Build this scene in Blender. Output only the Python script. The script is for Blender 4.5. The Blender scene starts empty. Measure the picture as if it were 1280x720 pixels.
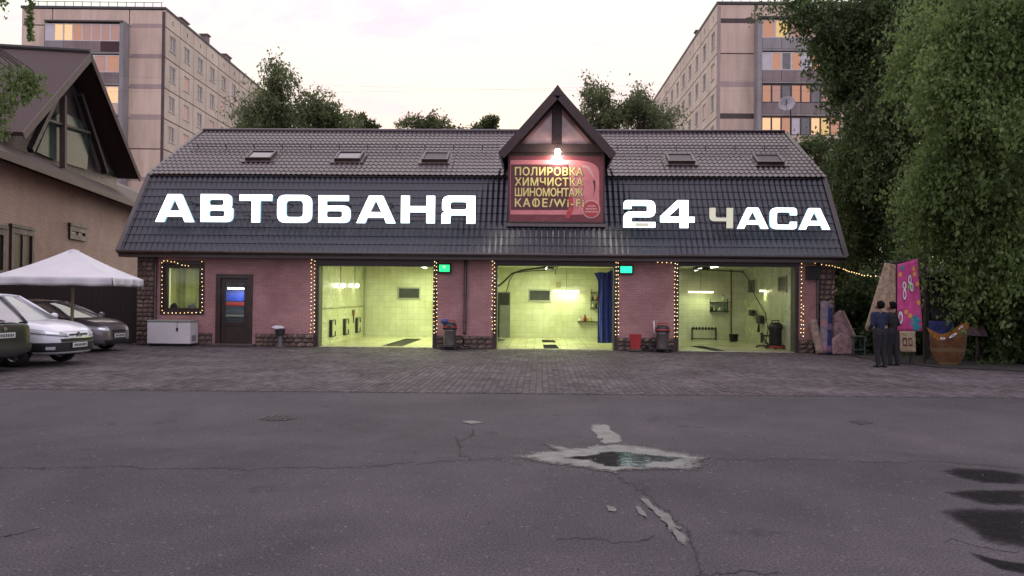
import bpy, bmesh, math, random
import numpy as np
from mathutils import Vector, Matrix, noise as mnoise

random.seed(7)
rng = np.random.default_rng(7)
R = math.radians
SC = bpy.context.scene
COL = SC.collection

# ------------------------------------------------------------------ camera
FPX = 1000.0                                   # focal length in pixels of a 1280 wide picture
EYE = Vector((0, 0, 1.75))
YAW, ROLL, PITCH = R(2.0), R(0.58), math.atan(11 / 1000)
fwd = Vector((-math.sin(YAW) * math.cos(PITCH), math.cos(YAW) * math.cos(PITCH), math.sin(PITCH)))
rgt = Vector((math.cos(YAW), math.sin(YAW), 0))
upv = rgt.cross(fwd)
r2 = rgt * math.cos(ROLL) + upv * math.sin(ROLL)
u2 = -rgt * math.sin(ROLL) + upv * math.cos(ROLL)
cd = bpy.data.cameras.new('camera')
cd.sensor_width = 36; cd.lens = 36 * FPX / 1280
cd.clip_start = 0.1; cd.clip_end = 3000
cam = bpy.data.objects.new('camera', cd); COL.objects.link(cam)
mw = Matrix((r2, u2, -fwd)).transposed().to_4x4(); mw.translation = EYE
cam.matrix_world = mw
SC.camera = cam

# ------------------------------------------------------------------ sky, sun, exposure
world = bpy.data.worlds.new('World'); SC.world = world; world.use_nodes = True
wn = world.node_tree; wn.nodes.clear()
SUN_EL, SUN_AZ = R(4.0), R(-6.0)               # low sun behind the building, a little to the left
def wnode(t, **k):
    n = wn.nodes.new(t)
    for a, b in k.items(): setattr(n, a, b)
    return n
sky = wnode('ShaderNodeTexSky', sky_type='NISHITA'); sky.sun_disc = False
sky.sun_elevation = SUN_EL; sky.sun_rotation = SUN_AZ
sky.air_density = 1.2; sky.dust_density = 2.0; sky.ozone_density = 1.5
tc = wnode('ShaderNodeTexCoord')
mp = wnode('ShaderNodeMapping'); mp.inputs['Scale'].default_value = (1.2, 1.2, 4.0); mp.inputs['Rotation'].default_value = (0.2, 0.35, 0.4)
nz = wnode('ShaderNodeTexNoise'); nz.inputs['Scale'].default_value = 2.2; nz.inputs['Detail'].default_value = 6; nz.inputs['Roughness'].default_value = .55
nz.inputs['Distortion'].default_value = .6
rp_ = wnode('ShaderNodeValToRGB')                # veil of cloud: cream where it is thick, pink where it is thin
rp_.color_ramp.elements[0].position = .40; rp_.color_ramp.elements[0].color = (8.4, 6.5, 7.8, 1)
rp_.color_ramp.elements[1].position = .56; rp_.color_ramp.elements[1].color = (9.0, 8.6, 7.9, 1)
sdv = (math.sin(SUN_AZ) * math.cos(SUN_EL), math.cos(SUN_AZ) * math.cos(SUN_EL), math.sin(SUN_EL))
dt = wnode('ShaderNodeVectorMath', operation='DOT_PRODUCT'); dt.inputs[1].default_value = sdv
def maprange(src, a, b, c, d):
    mr = wnode('ShaderNodeMapRange'); mr.interpolation_type = 'SMOOTHSTEP'
    for i_, v_ in zip(('From Min', 'From Max', 'To Min', 'To Max'), (a, b, c, d)): mr.inputs[i_].default_value = v_
    wn.links.new(src, mr.inputs['Value']); return mr.outputs[0]
wn.links.new(tc.outputs['Generated'], dt.inputs[0])
sx = wnode('ShaderNodeSeparateXYZ'); wn.links.new(tc.outputs['Generated'], sx.inputs[0])
warm = maprange(dt.outputs['Value'], -.1, .95, 0, 1)          # sunset side warm, the far side lilac blue
tint = wnode('ShaderNodeMix', data_type='RGBA'); tint.inputs[6].default_value = (7.8, 7.2, 8.6, 1)
lowg = wnode('ShaderNodeMix', data_type='RGBA'); lowg.inputs[7].default_value = (9.6, 8.3, 6.0, 1)   # yellow band low over the sunset
wn.links.new(maprange(sx.outputs['Z'], .08, .31, .75, 0), lowg.inputs[0]); wn.links.new(rp_.outputs[0], lowg.inputs[6])
wn.links.new(warm, tint.inputs[0]); wn.links.new(lowg.outputs[2], tint.inputs[7])
bright = maprange(sx.outputs['Z'], .22, .95, .96, 1.75)       # overcast: brighter overhead than low down
glow = wnode('ShaderNodeVectorMath', operation='SCALE')
wn.links.new(tint.outputs[2], glow.inputs[0]); wn.links.new(bright, glow.inputs['Scale'])
mixs = wnode('ShaderNodeMix', data_type='RGBA'); mixs.inputs[0].default_value = .88
bg = wnode('ShaderNodeBackground'); bg.inputs['Strength'].default_value = .1
wo = wnode('ShaderNodeOutputWorld')
wn.links.new(tc.outputs['Generated'], mp.inputs[0]); wn.links.new(mp.outputs[0], nz.inputs['Vector'])
wn.links.new(nz.outputs[0], rp_.inputs[0])
wn.links.new(sky.outputs[0], mixs.inputs[6]); wn.links.new(glow.outputs[0], mixs.inputs[7])
wn.links.new(mixs.outputs[2], bg.inputs['Color']); wn.links.new(bg.outputs[0], wo.inputs['Surface'])

sl = bpy.data.lights.new('sun', 'SUN'); sl.energy = 0.5; sl.angle = R(12); sl.color = (1, .82, .68)
sun = bpy.data.objects.new('sun', sl); COL.objects.link(sun)
sd = Vector((math.sin(SUN_AZ) * math.cos(SUN_EL), math.cos(SUN_AZ) * math.cos(SUN_EL), math.sin(SUN_EL)))
sun.rotation_euler = sd.to_track_quat('Z', 'Y').to_euler(); sun.location = (0, 60, 40)

vs = SC.view_settings
SC.display_settings.display_device = 'sRGB'
vs.view_transform = 'Standard'; vs.look = 'None'; vs.gamma = 1; vs.use_curve_mapping = False
vs.exposure = 0.45
SC.cycles.max_bounces = 6; SC.cycles.diffuse_bounces = 3; SC.cycles.glossy_bounces = 3
SC.cycles.transparent_max_bounces = 8

# ------------------------------------------------------------------ survey helpers
def ray(px, py): return fwd * FPX + r2 * (px - 640) + u2 * (360 - py)
def P(px, py, Y):
    d = ray(px, py); return EYE + d * (Y / d.y)
def G(px, py, z=0.0):
    d = ray(px, py); return EYE + d * ((z - EYE.z) / d.z)
def PL(px, py, p0, n):
    d = ray(px, py); return EYE + d * ((p0 - EYE).dot(n) / d.dot(n))

# ------------------------------------------------------------------ mesh helpers
def wm(o):
    m = o.matrix_basis.copy()
    while o.parent:
        o = o.parent; m = o.matrix_basis @ m
    return m
def tag(o, label=None, cat=None, group=None, kind=None):
    if label: o['label'] = label
    if cat: o['category'] = cat
    if group: o['group'] = group
    if kind: o['kind'] = kind
    return o
def empty(name, loc, rz=0, label=None, cat=None, group=None, kind=None):
    o = bpy.data.objects.new(name, None); COL.objects.link(o)
    o.empty_display_size = .2; o.location = loc; o.rotation_euler = (0, 0, rz)
    return tag(o, label, cat, group, kind)
def link(name, me, parent=None, loc=(0, 0, 0), rot=(0, 0, 0), scale=(1, 1, 1)):
    o = bpy.data.objects.new(name, me); COL.objects.link(o); o.parent = parent
    o.location = loc; o.rotation_euler = rot; o.scale = scale
    return o

class MB:
    """collects shapes, links them as ONE mesh object"""
    def __init__(s): s.v = []; s.f = []; s.m = []; s.cur = 0
    def add(s, vs_, fs):
        b = len(s.v); s.v += [tuple(p) for p in vs_]
        for f in fs: s.f.append(tuple(i + b for i in f)); s.m.append(s.cur)
        return s
    def box(s, x0, x1, y0, y1, z0, z1):
        return s.add([(x0,y0,z0),(x1,y0,z0),(x1,y1,z0),(x0,y1,z0),(x0,y0,z1),(x1,y0,z1),(x1,y1,z1),(x0,y1,z1)],
                     [(3,2,1,0),(4,5,6,7),(0,1,5,4),(1,2,6,5),(2,3,7,6),(3,0,4,7)])
    def obox(s, c, ax, ay, az):
        c = Vector(c); ax = Vector(ax); ay = Vector(ay); az = Vector(az)
        q = [c + ax*i + ay*j + az*k for k in (-1, 1) for i, j in ((-1,-1),(1,-1),(1,1),(-1,1))]
        return s.add(q, [(3,2,1,0),(4,5,6,7),(0,1,5,4),(1,2,6,5),(2,3,7,6),(3,0,4,7)])
    def beam(s, a, b, w, h, up=(0, 0, 1)):
        a = Vector(a); b = Vector(b); d = (b - a); l = d.length; d.normalize()
        sx = d.cross(Vector(up))
        if sx.length < 1e-4: sx = d.cross(Vector((0, 1, 0)))
        sx.normalize(); sz = sx.cross(d)
        return s.obox((a + b) / 2, d * l / 2, sx * w / 2, sz * h / 2)
    def prism(s, pts, off):
        """closed planar polygon (3D points) extruded by vector off"""
        n = len(pts); o = Vector(off); a = [Vector(p) for p in pts]; b = [p + o for p in a]
        return s.add(a + b, [tuple(range(n))[::-1], tuple(range(n, 2*n))] + [(i, (i+1) % n, n + (i+1) % n, n + i) for i in range(n)])
    def quad(s, *p): return s.add(p, [tuple(range(len(p)))])
    def tube(s, pts, r, n=8, cap=True):
        pts = [Vector(p) for p in pts]; m = len(pts)
        rs = r if isinstance(r, (list, tuple)) else [r] * m
        ring = []; prev = None
        for i, p in enumerate(pts):
            d = (pts[min(i+1, m-1)] - pts[max(i-1, 0)])
            if d.length < 1e-9: d = Vector((0, 0, 1))
            d.normalize()
            if prev is None:
                a = d.cross(Vector((0, 0, 1)))
                if a.length < .05: a = d.cross(Vector((1, 0, 0)))
            else:
                a = prev - d * prev.dot(d)
            a.normalize(); prev = a; b = d.cross(a)
            ring += [p + (a * math.cos(2*math.pi*k/n) + b * math.sin(2*math.pi*k/n)) * rs[i] for k in range(n)]
        fs = [(i*n+k, i*n+(k+1) % n, (i+1)*n+(k+1) % n, (i+1)*n+k) for i in range(m-1) for k in range(n)]
        if cap: fs += [tuple(range(n))[::-1], tuple(range((m-1)*n, m*n))]
        return s.add(ring, fs)
    def lathe(s, prof, c=(0, 0, 0), n=16, axis='z', cap=True):
        """prof: (radius, height) pairs"""
        c = Vector(c); ring = []
        for r, h in prof:
            for k in range(n):
                a = 2*math.pi*k/n; x, y = r*math.cos(a), r*math.sin(a)
                ring.append(c + (Vector((x, y, h)) if axis == 'z' else Vector((x, h, y)) if axis == 'y' else Vector((h, x, y))))
        m = len(prof)
        fs = [(i*n+k, i*n+(k+1) % n, (i+1)*n+(k+1) % n, (i+1)*n+k) for i in range(m-1) for k in range(n)]
        if cap: fs += [tuple(range(n))[::-1], tuple(range((m-1)*n, m*n))]
        return s.add(ring, fs)
    def ball(s, c, r, n=8, sc=(1, 1, 1)):
        c = Vector(c); m = max(3, n // 2)
        vs_ = [c + Vector((0, 0, -r * sc[2]))]
        for i in range(1, m):
            t = math.pi * i / m
            vs_ += [c + Vector((r*sc[0]*math.sin(t)*math.cos(2*math.pi*k/n), r*sc[1]*math.sin(t)*math.sin(2*math.pi*k/n), -r*sc[2]*math.cos(t))) for k in range(n)]
        vs_.append(c + Vector((0, 0, r * sc[2]))); e = len(vs_) - 1
        fs = [(0, 1 + (k+1) % n, 1 + k) for k in range(n)]
        for i in range(m - 2): fs += [(1+i*n+k, 1+i*n+(k+1) % n, 1+(i+1)*n+(k+1) % n, 1+(i+1)*n+k) for k in range(n)]
        b = 1 + (m-2)*n; fs += [(b+k, b+(k+1) % n, e) for k in range(n)]
        return s.add(vs_, fs)
    def grid(s, fn, nu, nv):
        """fn(u,v) with u,v in 0..1"""
        vs_ = [fn(i/nu, j/nv) for j in range(nv+1) for i in range(nu+1)]
        return s.add(vs_, [(j*(nu+1)+i, j*(nu+1)+i+1, (j+1)*(nu+1)+i+1, (j+1)*(nu+1)+i) for j in range(nv) for i in range(nu)])
    def mesh(s, name, mats, smooth=False):
        me = bpy.data.meshes.new(name); me.from_pydata(s.v, [], s.f); me.update()
        for m in (mats if isinstance(mats, (list, tuple)) else [mats]): me.materials.append(m)
        if any(s.m): me.polygons.foreach_set('material_index', s.m)
        bm = bmesh.new(); bm.from_mesh(me); bmesh.ops.recalc_face_normals(bm, faces=bm.faces); bm.to_mesh(me); bm.free()
        if smooth: me.shade_smooth() if smooth is True else me.shade_smooth(); 
        return me
    def build(s, name, mats, parent=None, local=False, smooth=False, bevel=0, solid=0, sub=0):
        if parent is not None:
            if not local:
                im = wm(parent).inverted(); s.v = [tuple(im @ Vector(p)) for p in s.v]
            loc = (0, 0, 0)
        else:
            a = np.array(s.v); lo = a.min(0); hi = a.max(0)
            loc = (float(lo[0]+hi[0])/2, float(lo[1]+hi[1])/2, float(lo[2]))
            s.v = [(p[0]-loc[0], p[1]-loc[1], p[2]-loc[2]) for p in s.v]
        o = link(name, s.mesh(name, mats, smooth), parent, loc)
        if solid:
            md = o.modifiers.new('solid', 'SOLIDIFY'); md.thickness = solid; md.offset = 0
        if sub:
            md = o.modifiers.new('sub', 'SUBSURF'); md.levels = md.render_levels = sub
        if bevel:
            md = o.modifiers.new('bevel', 'BEVEL'); md.width = bevel; md.segments = 2; md.limit_method = 'ANGLE'; md.angle_limit = R(40)
        return o

# ------------------------------------------------------------------ materials
class NT:
    def __init__(s, name):
        s.mat = bpy.data.materials.new(name); s.mat.use_nodes = True
        s.t = s.mat.node_tree; s.t.nodes.clear()
        s.out = s.t.nodes.new('ShaderNodeOutputMaterial')
    def n(s, typ, ins=None, **k):
        d = s.t.nodes.new('ShaderNode' + typ)
        for a, b in k.items(): setattr(d, a, b)
        for a, b in (ins or {}).items():
            if isinstance(b, bpy.types.NodeSocket): s.t.links.new(b, d.inputs[a])
            else:
                if isinstance(b, tuple) and len(b) == 3 and d.inputs[a].type == 'RGBA': b = (*b, 1)
                d.inputs[a].default_value = b
        return d
    def bsdf(s, **k):
        ins = {}
        nm_ = dict(col='Base Color', rough='Roughness', metal='Metallic', spec='Specular IOR Level', normal='Normal', coat='Coat Weight', coatr='Coat Roughness', ior='IOR', em='Emission Color', ems='Emission Strength', alpha='Alpha', sheen='Sheen Weight')
        for a, b in k.items(): ins[nm_[a]] = b
        b = s.n('BsdfPrincipled', ins); s.t.links.new(b.outputs[0], s.out.inputs[0]); return b
    def mix(s, fac, a, b, mode='MIX'):
        d = s.n('Mix', {0: fac, 6: a, 7: b}, data_type='RGBA', blend_type=mode); return d.outputs[2]
    def ramp(s, fac, p0, c0, p1, c1):
        d = s.n('ValToRGB', {0: fac}); e = d.color_ramp.elements
        e[0].position = p0; e[0].color = (*c0, 1) if len(c0) == 3 else c0
        e[1].position = p1; e[1].color = (*c1, 1) if len(c1) == 3 else c1
        return d.outputs[0]
    def math(s, op, a, b=0.0):
        return s.n('Math', {0: a, 1: b}, operation=op).outputs[0]
    def obj(s): return s.n('TexCoord').outputs['Object']
    def noise(s, vec, scale, detail=5, rough=.55, dist=0):
        return s.n('TexNoise', {'Vector': vec, 'Scale': scale, 'Detail': detail, 'Roughness': rough, 'Distortion': dist}).outputs[0]

MATS = {}
def mottled(name, c1, c2, scale=2.5, rough=.7, bump=.15, bscale=60, metal=0, coat=0, spec=.5, rvar=.15, coatr=.05):
    if name in MATS: return MATS[name]
    t = NT(name); o = t.obj()
    n1 = t.noise(o, scale, 7, .62, .3); n2 = t.noise(o, bscale, 4)
    f = t.math('ADD', t.math('MULTIPLY', n1, .7), t.math('MULTIPLY', n2, .3))
    col = t.ramp(f, .34, c1, .66, c2)
    rg = t.math('ADD', t.math('MULTIPLY', n1, rvar * 2), rough - rvar)
    k = dict(col=col, rough=rg, metal=metal, spec=spec, coat=coat, coatr=coatr)
    if bump: k['normal'] = t.n('Bump', {'Strength': bump, 'Distance': .02, 'Height': n2}).outputs[0]
    t.bsdf(**k); MATS[name] = t.mat; return t.mat
def emit(name, col, s, base=(.6, .6, .6)):
    if name in MATS: return MATS[name]
    t = NT(name); n1 = t.noise(t.obj(), 3, 3)
    t.bsdf(col=base, rough=.4, em=(*col, 1), ems=t.math('MULTIPLY', t.math('ADD', t.math('MULTIPLY', n1, .3), .85), s))
    MATS[name] = t.mat; return t.mat
def brickmat(name, c1, c2, mortar, bw, bh, mort=.012, off=.5, rough=.8, bump=.5, dirt=(.6, .55, .5), dirtamt=.5, spec=.4, coat=0, wall=True):
    if name in MATS: return MATS[name]
    t = NT(name); o = t.obj(); s = t.n('SeparateXYZ', {0: o})
    if wall:
        u = t.math('ADD', s.outputs[0], s.outputs[1]); v = s.outputs[2]
    else: u, v = s.outputs[0], s.outputs[1]
    vec = t.n('CombineXYZ', {0: u, 1: v}).outputs[0]
    b = t.n('TexBrick', {'Vector': vec, 'Color1': c1, 'Color2': c2, 'Mortar': mortar, 'Scale': 1.0, 'Mortar Size': mort, 'Mortar Smooth': .2, 'Bias': 0.0, 'Brick Width': bw, 'Row Height': bh}, offset=off, squash=1.0)
    n1 = t.noise(o, .8, 7, .65, .4); n2 = t.noise(o, 30, 4)
    st = t.ramp(n1, .35, (1, 1, 1), .7, dirt)
    col = t.mix(dirtamt, b.outputs[0], st, 'MULTIPLY')
    col = t.mix(.25, col, t.ramp(n2, .3, (.6, .6, .6), .7, (1.25, 1.25, 1.25)), 'MULTIPLY')
    h = t.math('ADD', t.math('MULTIPLY', b.outputs['Fac'], -1.0), t.math('MULTIPLY', n2, .4))
    t.bsdf(col=col, rough=t.math('ADD', t.math('MULTIPLY', n1, .3), rough - .15), spec=spec, coat=coat, coatr=.15,
           normal=t.n('Bump', {'Strength': bump, 'Distance': .012, 'Height': h}).outputs[0])
    MATS[name] = t.mat; return t.mat
def glass(name, tint=(.8, .85, .85), refl=1.0):
    if name in MATS: return MATS[name]
    t = NT(name); fr = t.n('Fresnel', {'IOR': 1.5})
    n1 = t.noise(t.obj(), 2, 3)
    tr = t.n('BsdfTransparent', {'Color': tint}); gl = t.n('BsdfGlossy', {'Color': (refl, refl, refl), 'Roughness': t.math('MULTIPLY', n1, .08)})
    m = t.n('MixShader', {0: fr.outputs[0], 1: tr.outputs[0], 2: gl.outputs[0]})
    t.t.links.new(m.outputs[0], t.out.inputs[0]); MATS[name] = t.mat; return t.mat
def darkglass(name, col=(.02, .025, .03), ior=1.6, rough=.04):
    if name in MATS: return MATS[name]
    t = NT(name); n1 = t.noise(t.obj(), 1.5, 2)
    t.bsdf(col=t.ramp(n1, .3, tuple(c*.7 for c in col), .7, tuple(c*1.3 for c in col)), rough=rough, ior=ior, spec=.5)
    MATS[name] = t.mat; return t.mat
def leafmat(name, c1, c2, c3, trans=.3):
    if name in MATS: return MATS[name]
    t = NT(name); g = t.n('NewGeometry'); n1 = t.noise(t.obj(), .55, 3)
    f = t.math('ADD', t.math('MULTIPLY', g.outputs['Random Per Island'], .5), t.math('MULTIPLY', n1, .5))
    d = t.n('ValToRGB', {0: f}); e = d.color_ramp.elements
    e[0].position = .25; e[0].color = (*c1, 1); e[1].position = .75; e[1].color = (*c3, 1)
    m = e.new(.5); m.color = (*c2, 1)
    a = t.n('BsdfPrincipled', {'Base Color': d.outputs[0], 'Roughness': .5, 'Specular IOR Level': .35})
    b = t.n('BsdfTranslucent', {'Color': d.outputs[0]})
    ms = t.n('MixShader', {0: trans, 1: a.outputs[0], 2: b.outputs[0]})
    t.t.links.new(ms.outputs[0], t.out.inputs[0]); MATS[name] = t.mat; return t.mat
def paint(name, c, flake=0.0, rough=.3):
    if name in MATS: return MATS[name]
    t = NT(name); o = t.obj(); n1 = t.noise(o, 2.2, 6); n2 = t.noise(o, 300, 2)
    dirt = t.ramp(n1, .4, c, .8, tuple(x * .75 + .03 for x in c))
    t.bsdf(col=dirt, metal=flake, rough=t.math('ADD', t.math('MULTIPLY', n1, .2), rough - .1), coat=.8, coatr=.06)
    MATS[name] = t.mat; return t.mat

# ================================================================== GROUND
def asphalt():
    t = NT('asphalt'); o = t.obj()
    big = t.noise(o, .35, 6, .6, .5); mid = t.noise(o, 1.6, 8, .72, .6); fine = t.noise(o, 55, 5, .75)
    vor = t.n('TexVoronoi', {'Vector': o, 'Scale': 42.0}); 
    base = t.ramp(fine, .36, (.017, .0152, .0172), .65, (.100, .0885, .0975))
    tone = t.ramp(t.math('ADD', t.math('MULTIPLY', big, .6), t.math('MULTIPLY', mid, .4)), .36, (.60, .60, .62), .64, (1.28, 1.26, 1.25))
    col = t.mix(1.0, base, tone, 'MULTIPLY')
    # pale stone chips
    chip = t.ramp(vor.outputs['Color'], .86, (0, 0, 0), .95, (1, 1, 1))
    col = t.mix(t.math('MULTIPLY', chip, .30), col, (.24, .23, .23, 1))
    sv = t.n('TexVoronoi', {'Vector': t.n('VectorMath', {0: o, 1: t.n('TexNoise', {'Vector': o, 'Scale': 3.0}).outputs['Color']}, operation='ADD').outputs[0], 'Scale': .9}); spot = t.ramp(sv.outputs['Distance'], .05, (1, 1, 1), .17, (0, 0, 0))
    col = t.mix(t.math('MULTIPLY', spot, .7), col, (.028, .026, .027, 1))
    h = t.math('ADD', fine, t.math('MULTIPLY', vor.outputs['Distance'], .6))
    t.bsdf(col=col, rough=t.math('ADD', t.math('MULTIPLY', mid, .2), .72), spec=.25,
           normal=t.n('Bump', {'Strength': .55, 'Distance': .006, 'Height': h}).outputs[0])
    return t.mat
M_asph = asphalt()
m = MB(); m.grid(lambda u, v: (-600 + 1200*u, -60 + 1100*v, 0), 12, 12)
ground = m.build('ground', M_asph); tag(ground, kind='structure')

def edgefade(t, n1, n2):
    e = t.n('Attribute', attribute_name='edge').outputs['Fac']
    return t.math('ADD', t.math('MULTIPLY', e, .9), t.math('ADD', t.math('MULTIPLY', t.math('SUBTRACT', n1, .5), .5), t.math('MULTIPLY', t.math('SUBTRACT', n2, .5), 1.5)))
def fademat(name, c1, c2, rough, spec, lo, hi, sc=38, bump=.35):
    t = NT(name); o = t.n('NewGeometry').outputs['Position']; n1 = t.noise(o, 5, 6, .65, .4); n2 = t.noise(o, sc, 5, .75)
    a = t.n('BsdfPrincipled', {'Base Color': t.ramp(n2, .3, c1, .7, c2), 'Roughness': rough, 'Specular IOR Level': spec, 'Normal': t.n('Bump', {'Strength': bump, 'Distance': .006, 'Height': n2}).outputs[0]})
    ms = t.n('MixShader', {0: t.ramp(edgefade(t, n1, n2), lo, (0, 0, 0), hi, (1, 1, 1)), 1: t.n('BsdfTransparent').outputs[0], 2: a.outputs[0]}); t.t.links.new(ms.outputs[0], t.out.inputs[0]); return t.mat
def siltmat(name='silt', k=1.0):
    t = NT(name); o = t.n('NewGeometry').outputs['Position']; n1 = t.noise(o, 5, 6, .65, .4); n2 = t.noise(o, 17, 7, .8)
    a = t.n('BsdfPrincipled', {'Base Color': t.ramp(n1, .3, (.105*k, .107*k, .096*k), .7, (.205*k, .208*k, .185*k)), 'Roughness': .7, 'Normal': t.n('Bump', {'Strength': .4, 'Distance': .006, 'Height': n2}).outputs[0]})
    tr = t.n('BsdfTransparent'); f = edgefade(t, n1, n2)
    ms = t.n('MixShader', {0: t.ramp(f, .10, (0, 0, 0), .55, (1, 1, 1)), 1: tr.outputs[0], 2: a.outputs[0]}); t.t.links.new(ms.outputs[0], t.out.inputs[0]); return t.mat
M_silt = siltmat(); M_silt2 = siltmat('silt_thin', .75)
M_wet = fademat('wet_asphalt', (.004, .004, .005), (.016, .015, .016), .8, .06, .05, 1.0, 14)
M_crack = mottled('crack_dark', (.012, .011, .011), (.035, .031, .031), 9, .9, 0)
M_rimdark = fademat('damp_rim', (.020, .018, .019), (.055, .050, .052), .75, .2, .15, .6)
def watermat():
    t = NT('puddle_water'); o = t.n('NewGeometry').outputs['Position']; nA = t.noise(o, 5, 5); nB = t.noise(o, 90, 4, .8)
    n1 = t.noise(o, 14, 3); n2 = t.noise(o, 60, 2)
    b = t.bsdf(col=(.012, .013, .012, 1), rough=.025, ior=1.33,
           normal=t.n('Bump', {'Strength': .16, 'Distance': .01, 'Height': t.math('ADD', n1, t.math('MULTIPLY', n2, .3))}).outputs[0])
    ms = t.n('MixShader', {0: t.ramp(edgefade(t, nA, nB), .18, (0, 0, 0), .40, (1, 1, 1)), 1: t.n('BsdfTransparent').outputs[0], 2: b.outputs[0]}); t.t.links.new(ms.outputs[0], t.out.inputs[0])
    return t.mat
M_water = watermat()
def ragged(pts, amp, step=.06, seed=0):
    """subdivide a ground outline and roughen its edge"""
    out = []
    for i, a in enumerate(pts):
        b = pts[(i+1) % len(pts)]; d = b - a; l = d.length; n = max(1, int(l / step)); nr = Vector((-d.y, d.x, 0)).normalized()
        for k in range(n):
            p = a + d * (k / n)
            w = mnoise.noise(Vector((p.x*6 + seed, p.y*6, 0))) + .6 * mnoise.noise(Vector((p.x*18, p.y*18 + seed, 3)))
            out.append(p + nr * amp * w)
    return out
def groundsheet(name, pix, z, mat, amp=.03, parent=ground, seed=0, grow=0):
    pts = [G(x, y) for x, y in pix]
    if grow:
        c = sum(pts, Vector()) / len(pts); pts = [p + (p - c).normalized() * grow for p in pts]
    pts = ragged(pts, amp, seed=seed)
    c = sum(pts, Vector())/len(pts); n = len(pts); m = MB()
    rings = [[p.lerp(c, k) for p in pts] for k in (0, .22, .45)]
    m.add([(p.x, p.y, z) for q in rings for p in q], [(r*n+i, r*n+(i+1) % n, (r+1)*n+(i+1) % n, (r+1)*n+i) for r in (0, 1) for i in range(n)] + [tuple(range(2*n, 3*n))])
    o = m.build(name, mat, parent); at = o.data.attributes.new('edge', 'FLOAT', 'POINT'); at.data.foreach_set('value', [0.0]*n + [.6]*n + [1.0]*n); return o
silt_main = [(632,571),(656,566),(690,563.5),(673,553.5),(700,559),(725,560),(745,556),(775,554),(800,556),(835,562),(860,566),(893,573),(884,579),(886,584),(873,590),(840,588),(800,589),(778,590),(772,595),(755,590.5),(725,586),(690,582),(655,576)]
groundsheet('damp_rim', silt_main, .004, M_rimdark, .04, seed=1, grow=.05)
groundsheet('silt_patch', silt_main, .008, M_silt, .035, seed=1)
groundsheet('silt_patch', [(737,530),(762,530),(764,538),(777,545),(780,556),(752,558),(745,545),(737,538)], .008, M_silt, .04, seed=2)
groundsheet('silt_patch', [(797,617),(808,625),(820,634),(838,645),(850,660),(858,672),(862,688),(850,680),(836,662),(822,645),(806,630)], .008, M_silt2, .05, seed=3)
if 0: groundsheet('damp_rim', [(775,597),(800,612),(838,640),(862,670),(880,720),(868,720),(850,690),(820,655),(796,634),(785,610)], .004, M_rimdark, .06, seed=4)
groundsheet('silt_patch', [(793,632),(803,634),(812,645),(810,652),(800,645)], .008, M_silt2, .04, seed=5)
groundsheet('silt_patch', [(757,632),(768,634),(771,641),(762,640)], .008, M_silt2, .03, seed=6)
groundsheet('silt_patch', [(574,527),(590,525.5),(608,529),(588,531)], .008, M_silt2, .03, seed=7)
pud = groundsheet('puddle', [(692,573),(735,571.5),(750,567),(765,564.5),(785,565.5),(815,570),(862,573.5),(840,577.5),(818,578),(800,585),(762,585.5),(745,581),(735,576)], .012, M_water, .10, parent=None, seed=8)
tag(pud, kind='structure')
for k, pp in enumerate([[(1170,588),(1195,584),(1240,587),(1285,592),(1290,606),(1225,605),(1195,597)],
          [(1175,615),(1200,612),(1290,613),(1290,634),(1225,631)],
          [(1168,638),(1195,633),(1292,636),(1292,690),(1235,682),(1205,660)],
          [(1205,689),(1240,698),(1292,706),(1292,722),(1250,714)]]):
    groundsheet('wet_patch', pp, .005, M_wet, .05, seed=20 + k)
groundsheet('asphalt_patch', [(1058,527),(1075,525),(1093,529),(1078,532)], .005, M_rimdark, .05, seed=30)
for k, cr in enumerate([[(-40,584),(60,585),(150,584.5),(300,586.5),(470,582.5),(520,577)],
           [(570,545),(574,556),(571,562),(580,570),(590,575),(620,574),(634,571)],
           [(590,575),(560,577),(520,580)], [(575,552),(590,545),(592,535)],
           [(893,574),(930,575),(1000,573),(1090,578),(1180,577),(1280,586)],
           [(700,671),(730,675),(760,676),(800,675),(820,671)], [(-20,675),(20,668),(52,660)], [(870,716),(920,715),(980,717)],
           [(772,596),(800,613),(835,638),(860,665),(878,722)], [(1180,675),(1220,683),(1280,690)]]):
    pts = []
    g = [G(x, y) for x, y in cr]
    for a, b in zip(g, g[1:]):
        n = max(2, int((b-a).length / .03))
        for i in range(n):
            p = a.lerp(b, i/n); w = mnoise.noise(p * 4 + Vector((k*9, 0, 0))); w2 = mnoise.noise(p * 19 + Vector((0, k*5, 0)))
            w3 = mnoise.noise(p * 45 + Vector((3, k*2, 0))); pts.append(p + Vector((w*.03 + w2*.03 + w3*.03, w*.12 + w2*.10 + w3*.05, 0)))
    m = MB()
    for i in range(len(pts) - 1):
        a, b = pts[i], pts[i+1]; d = (b-a).normalized(); s_ = Vector((-d.y, d.x, 0))
        w = .0035 + .011 * abs(mnoise.noise(a * 7)) * (1 if i % 9 else .2)
        m.quad(a - s_*w + Vector((0,0,.003)), b - s_*w + Vector((0,0,.003)), b + s_*w + Vector((0,0,.003)), a + s_*w + Vector((0,0,.003)))
    m.build('crack', M_crack, ground)
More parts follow.
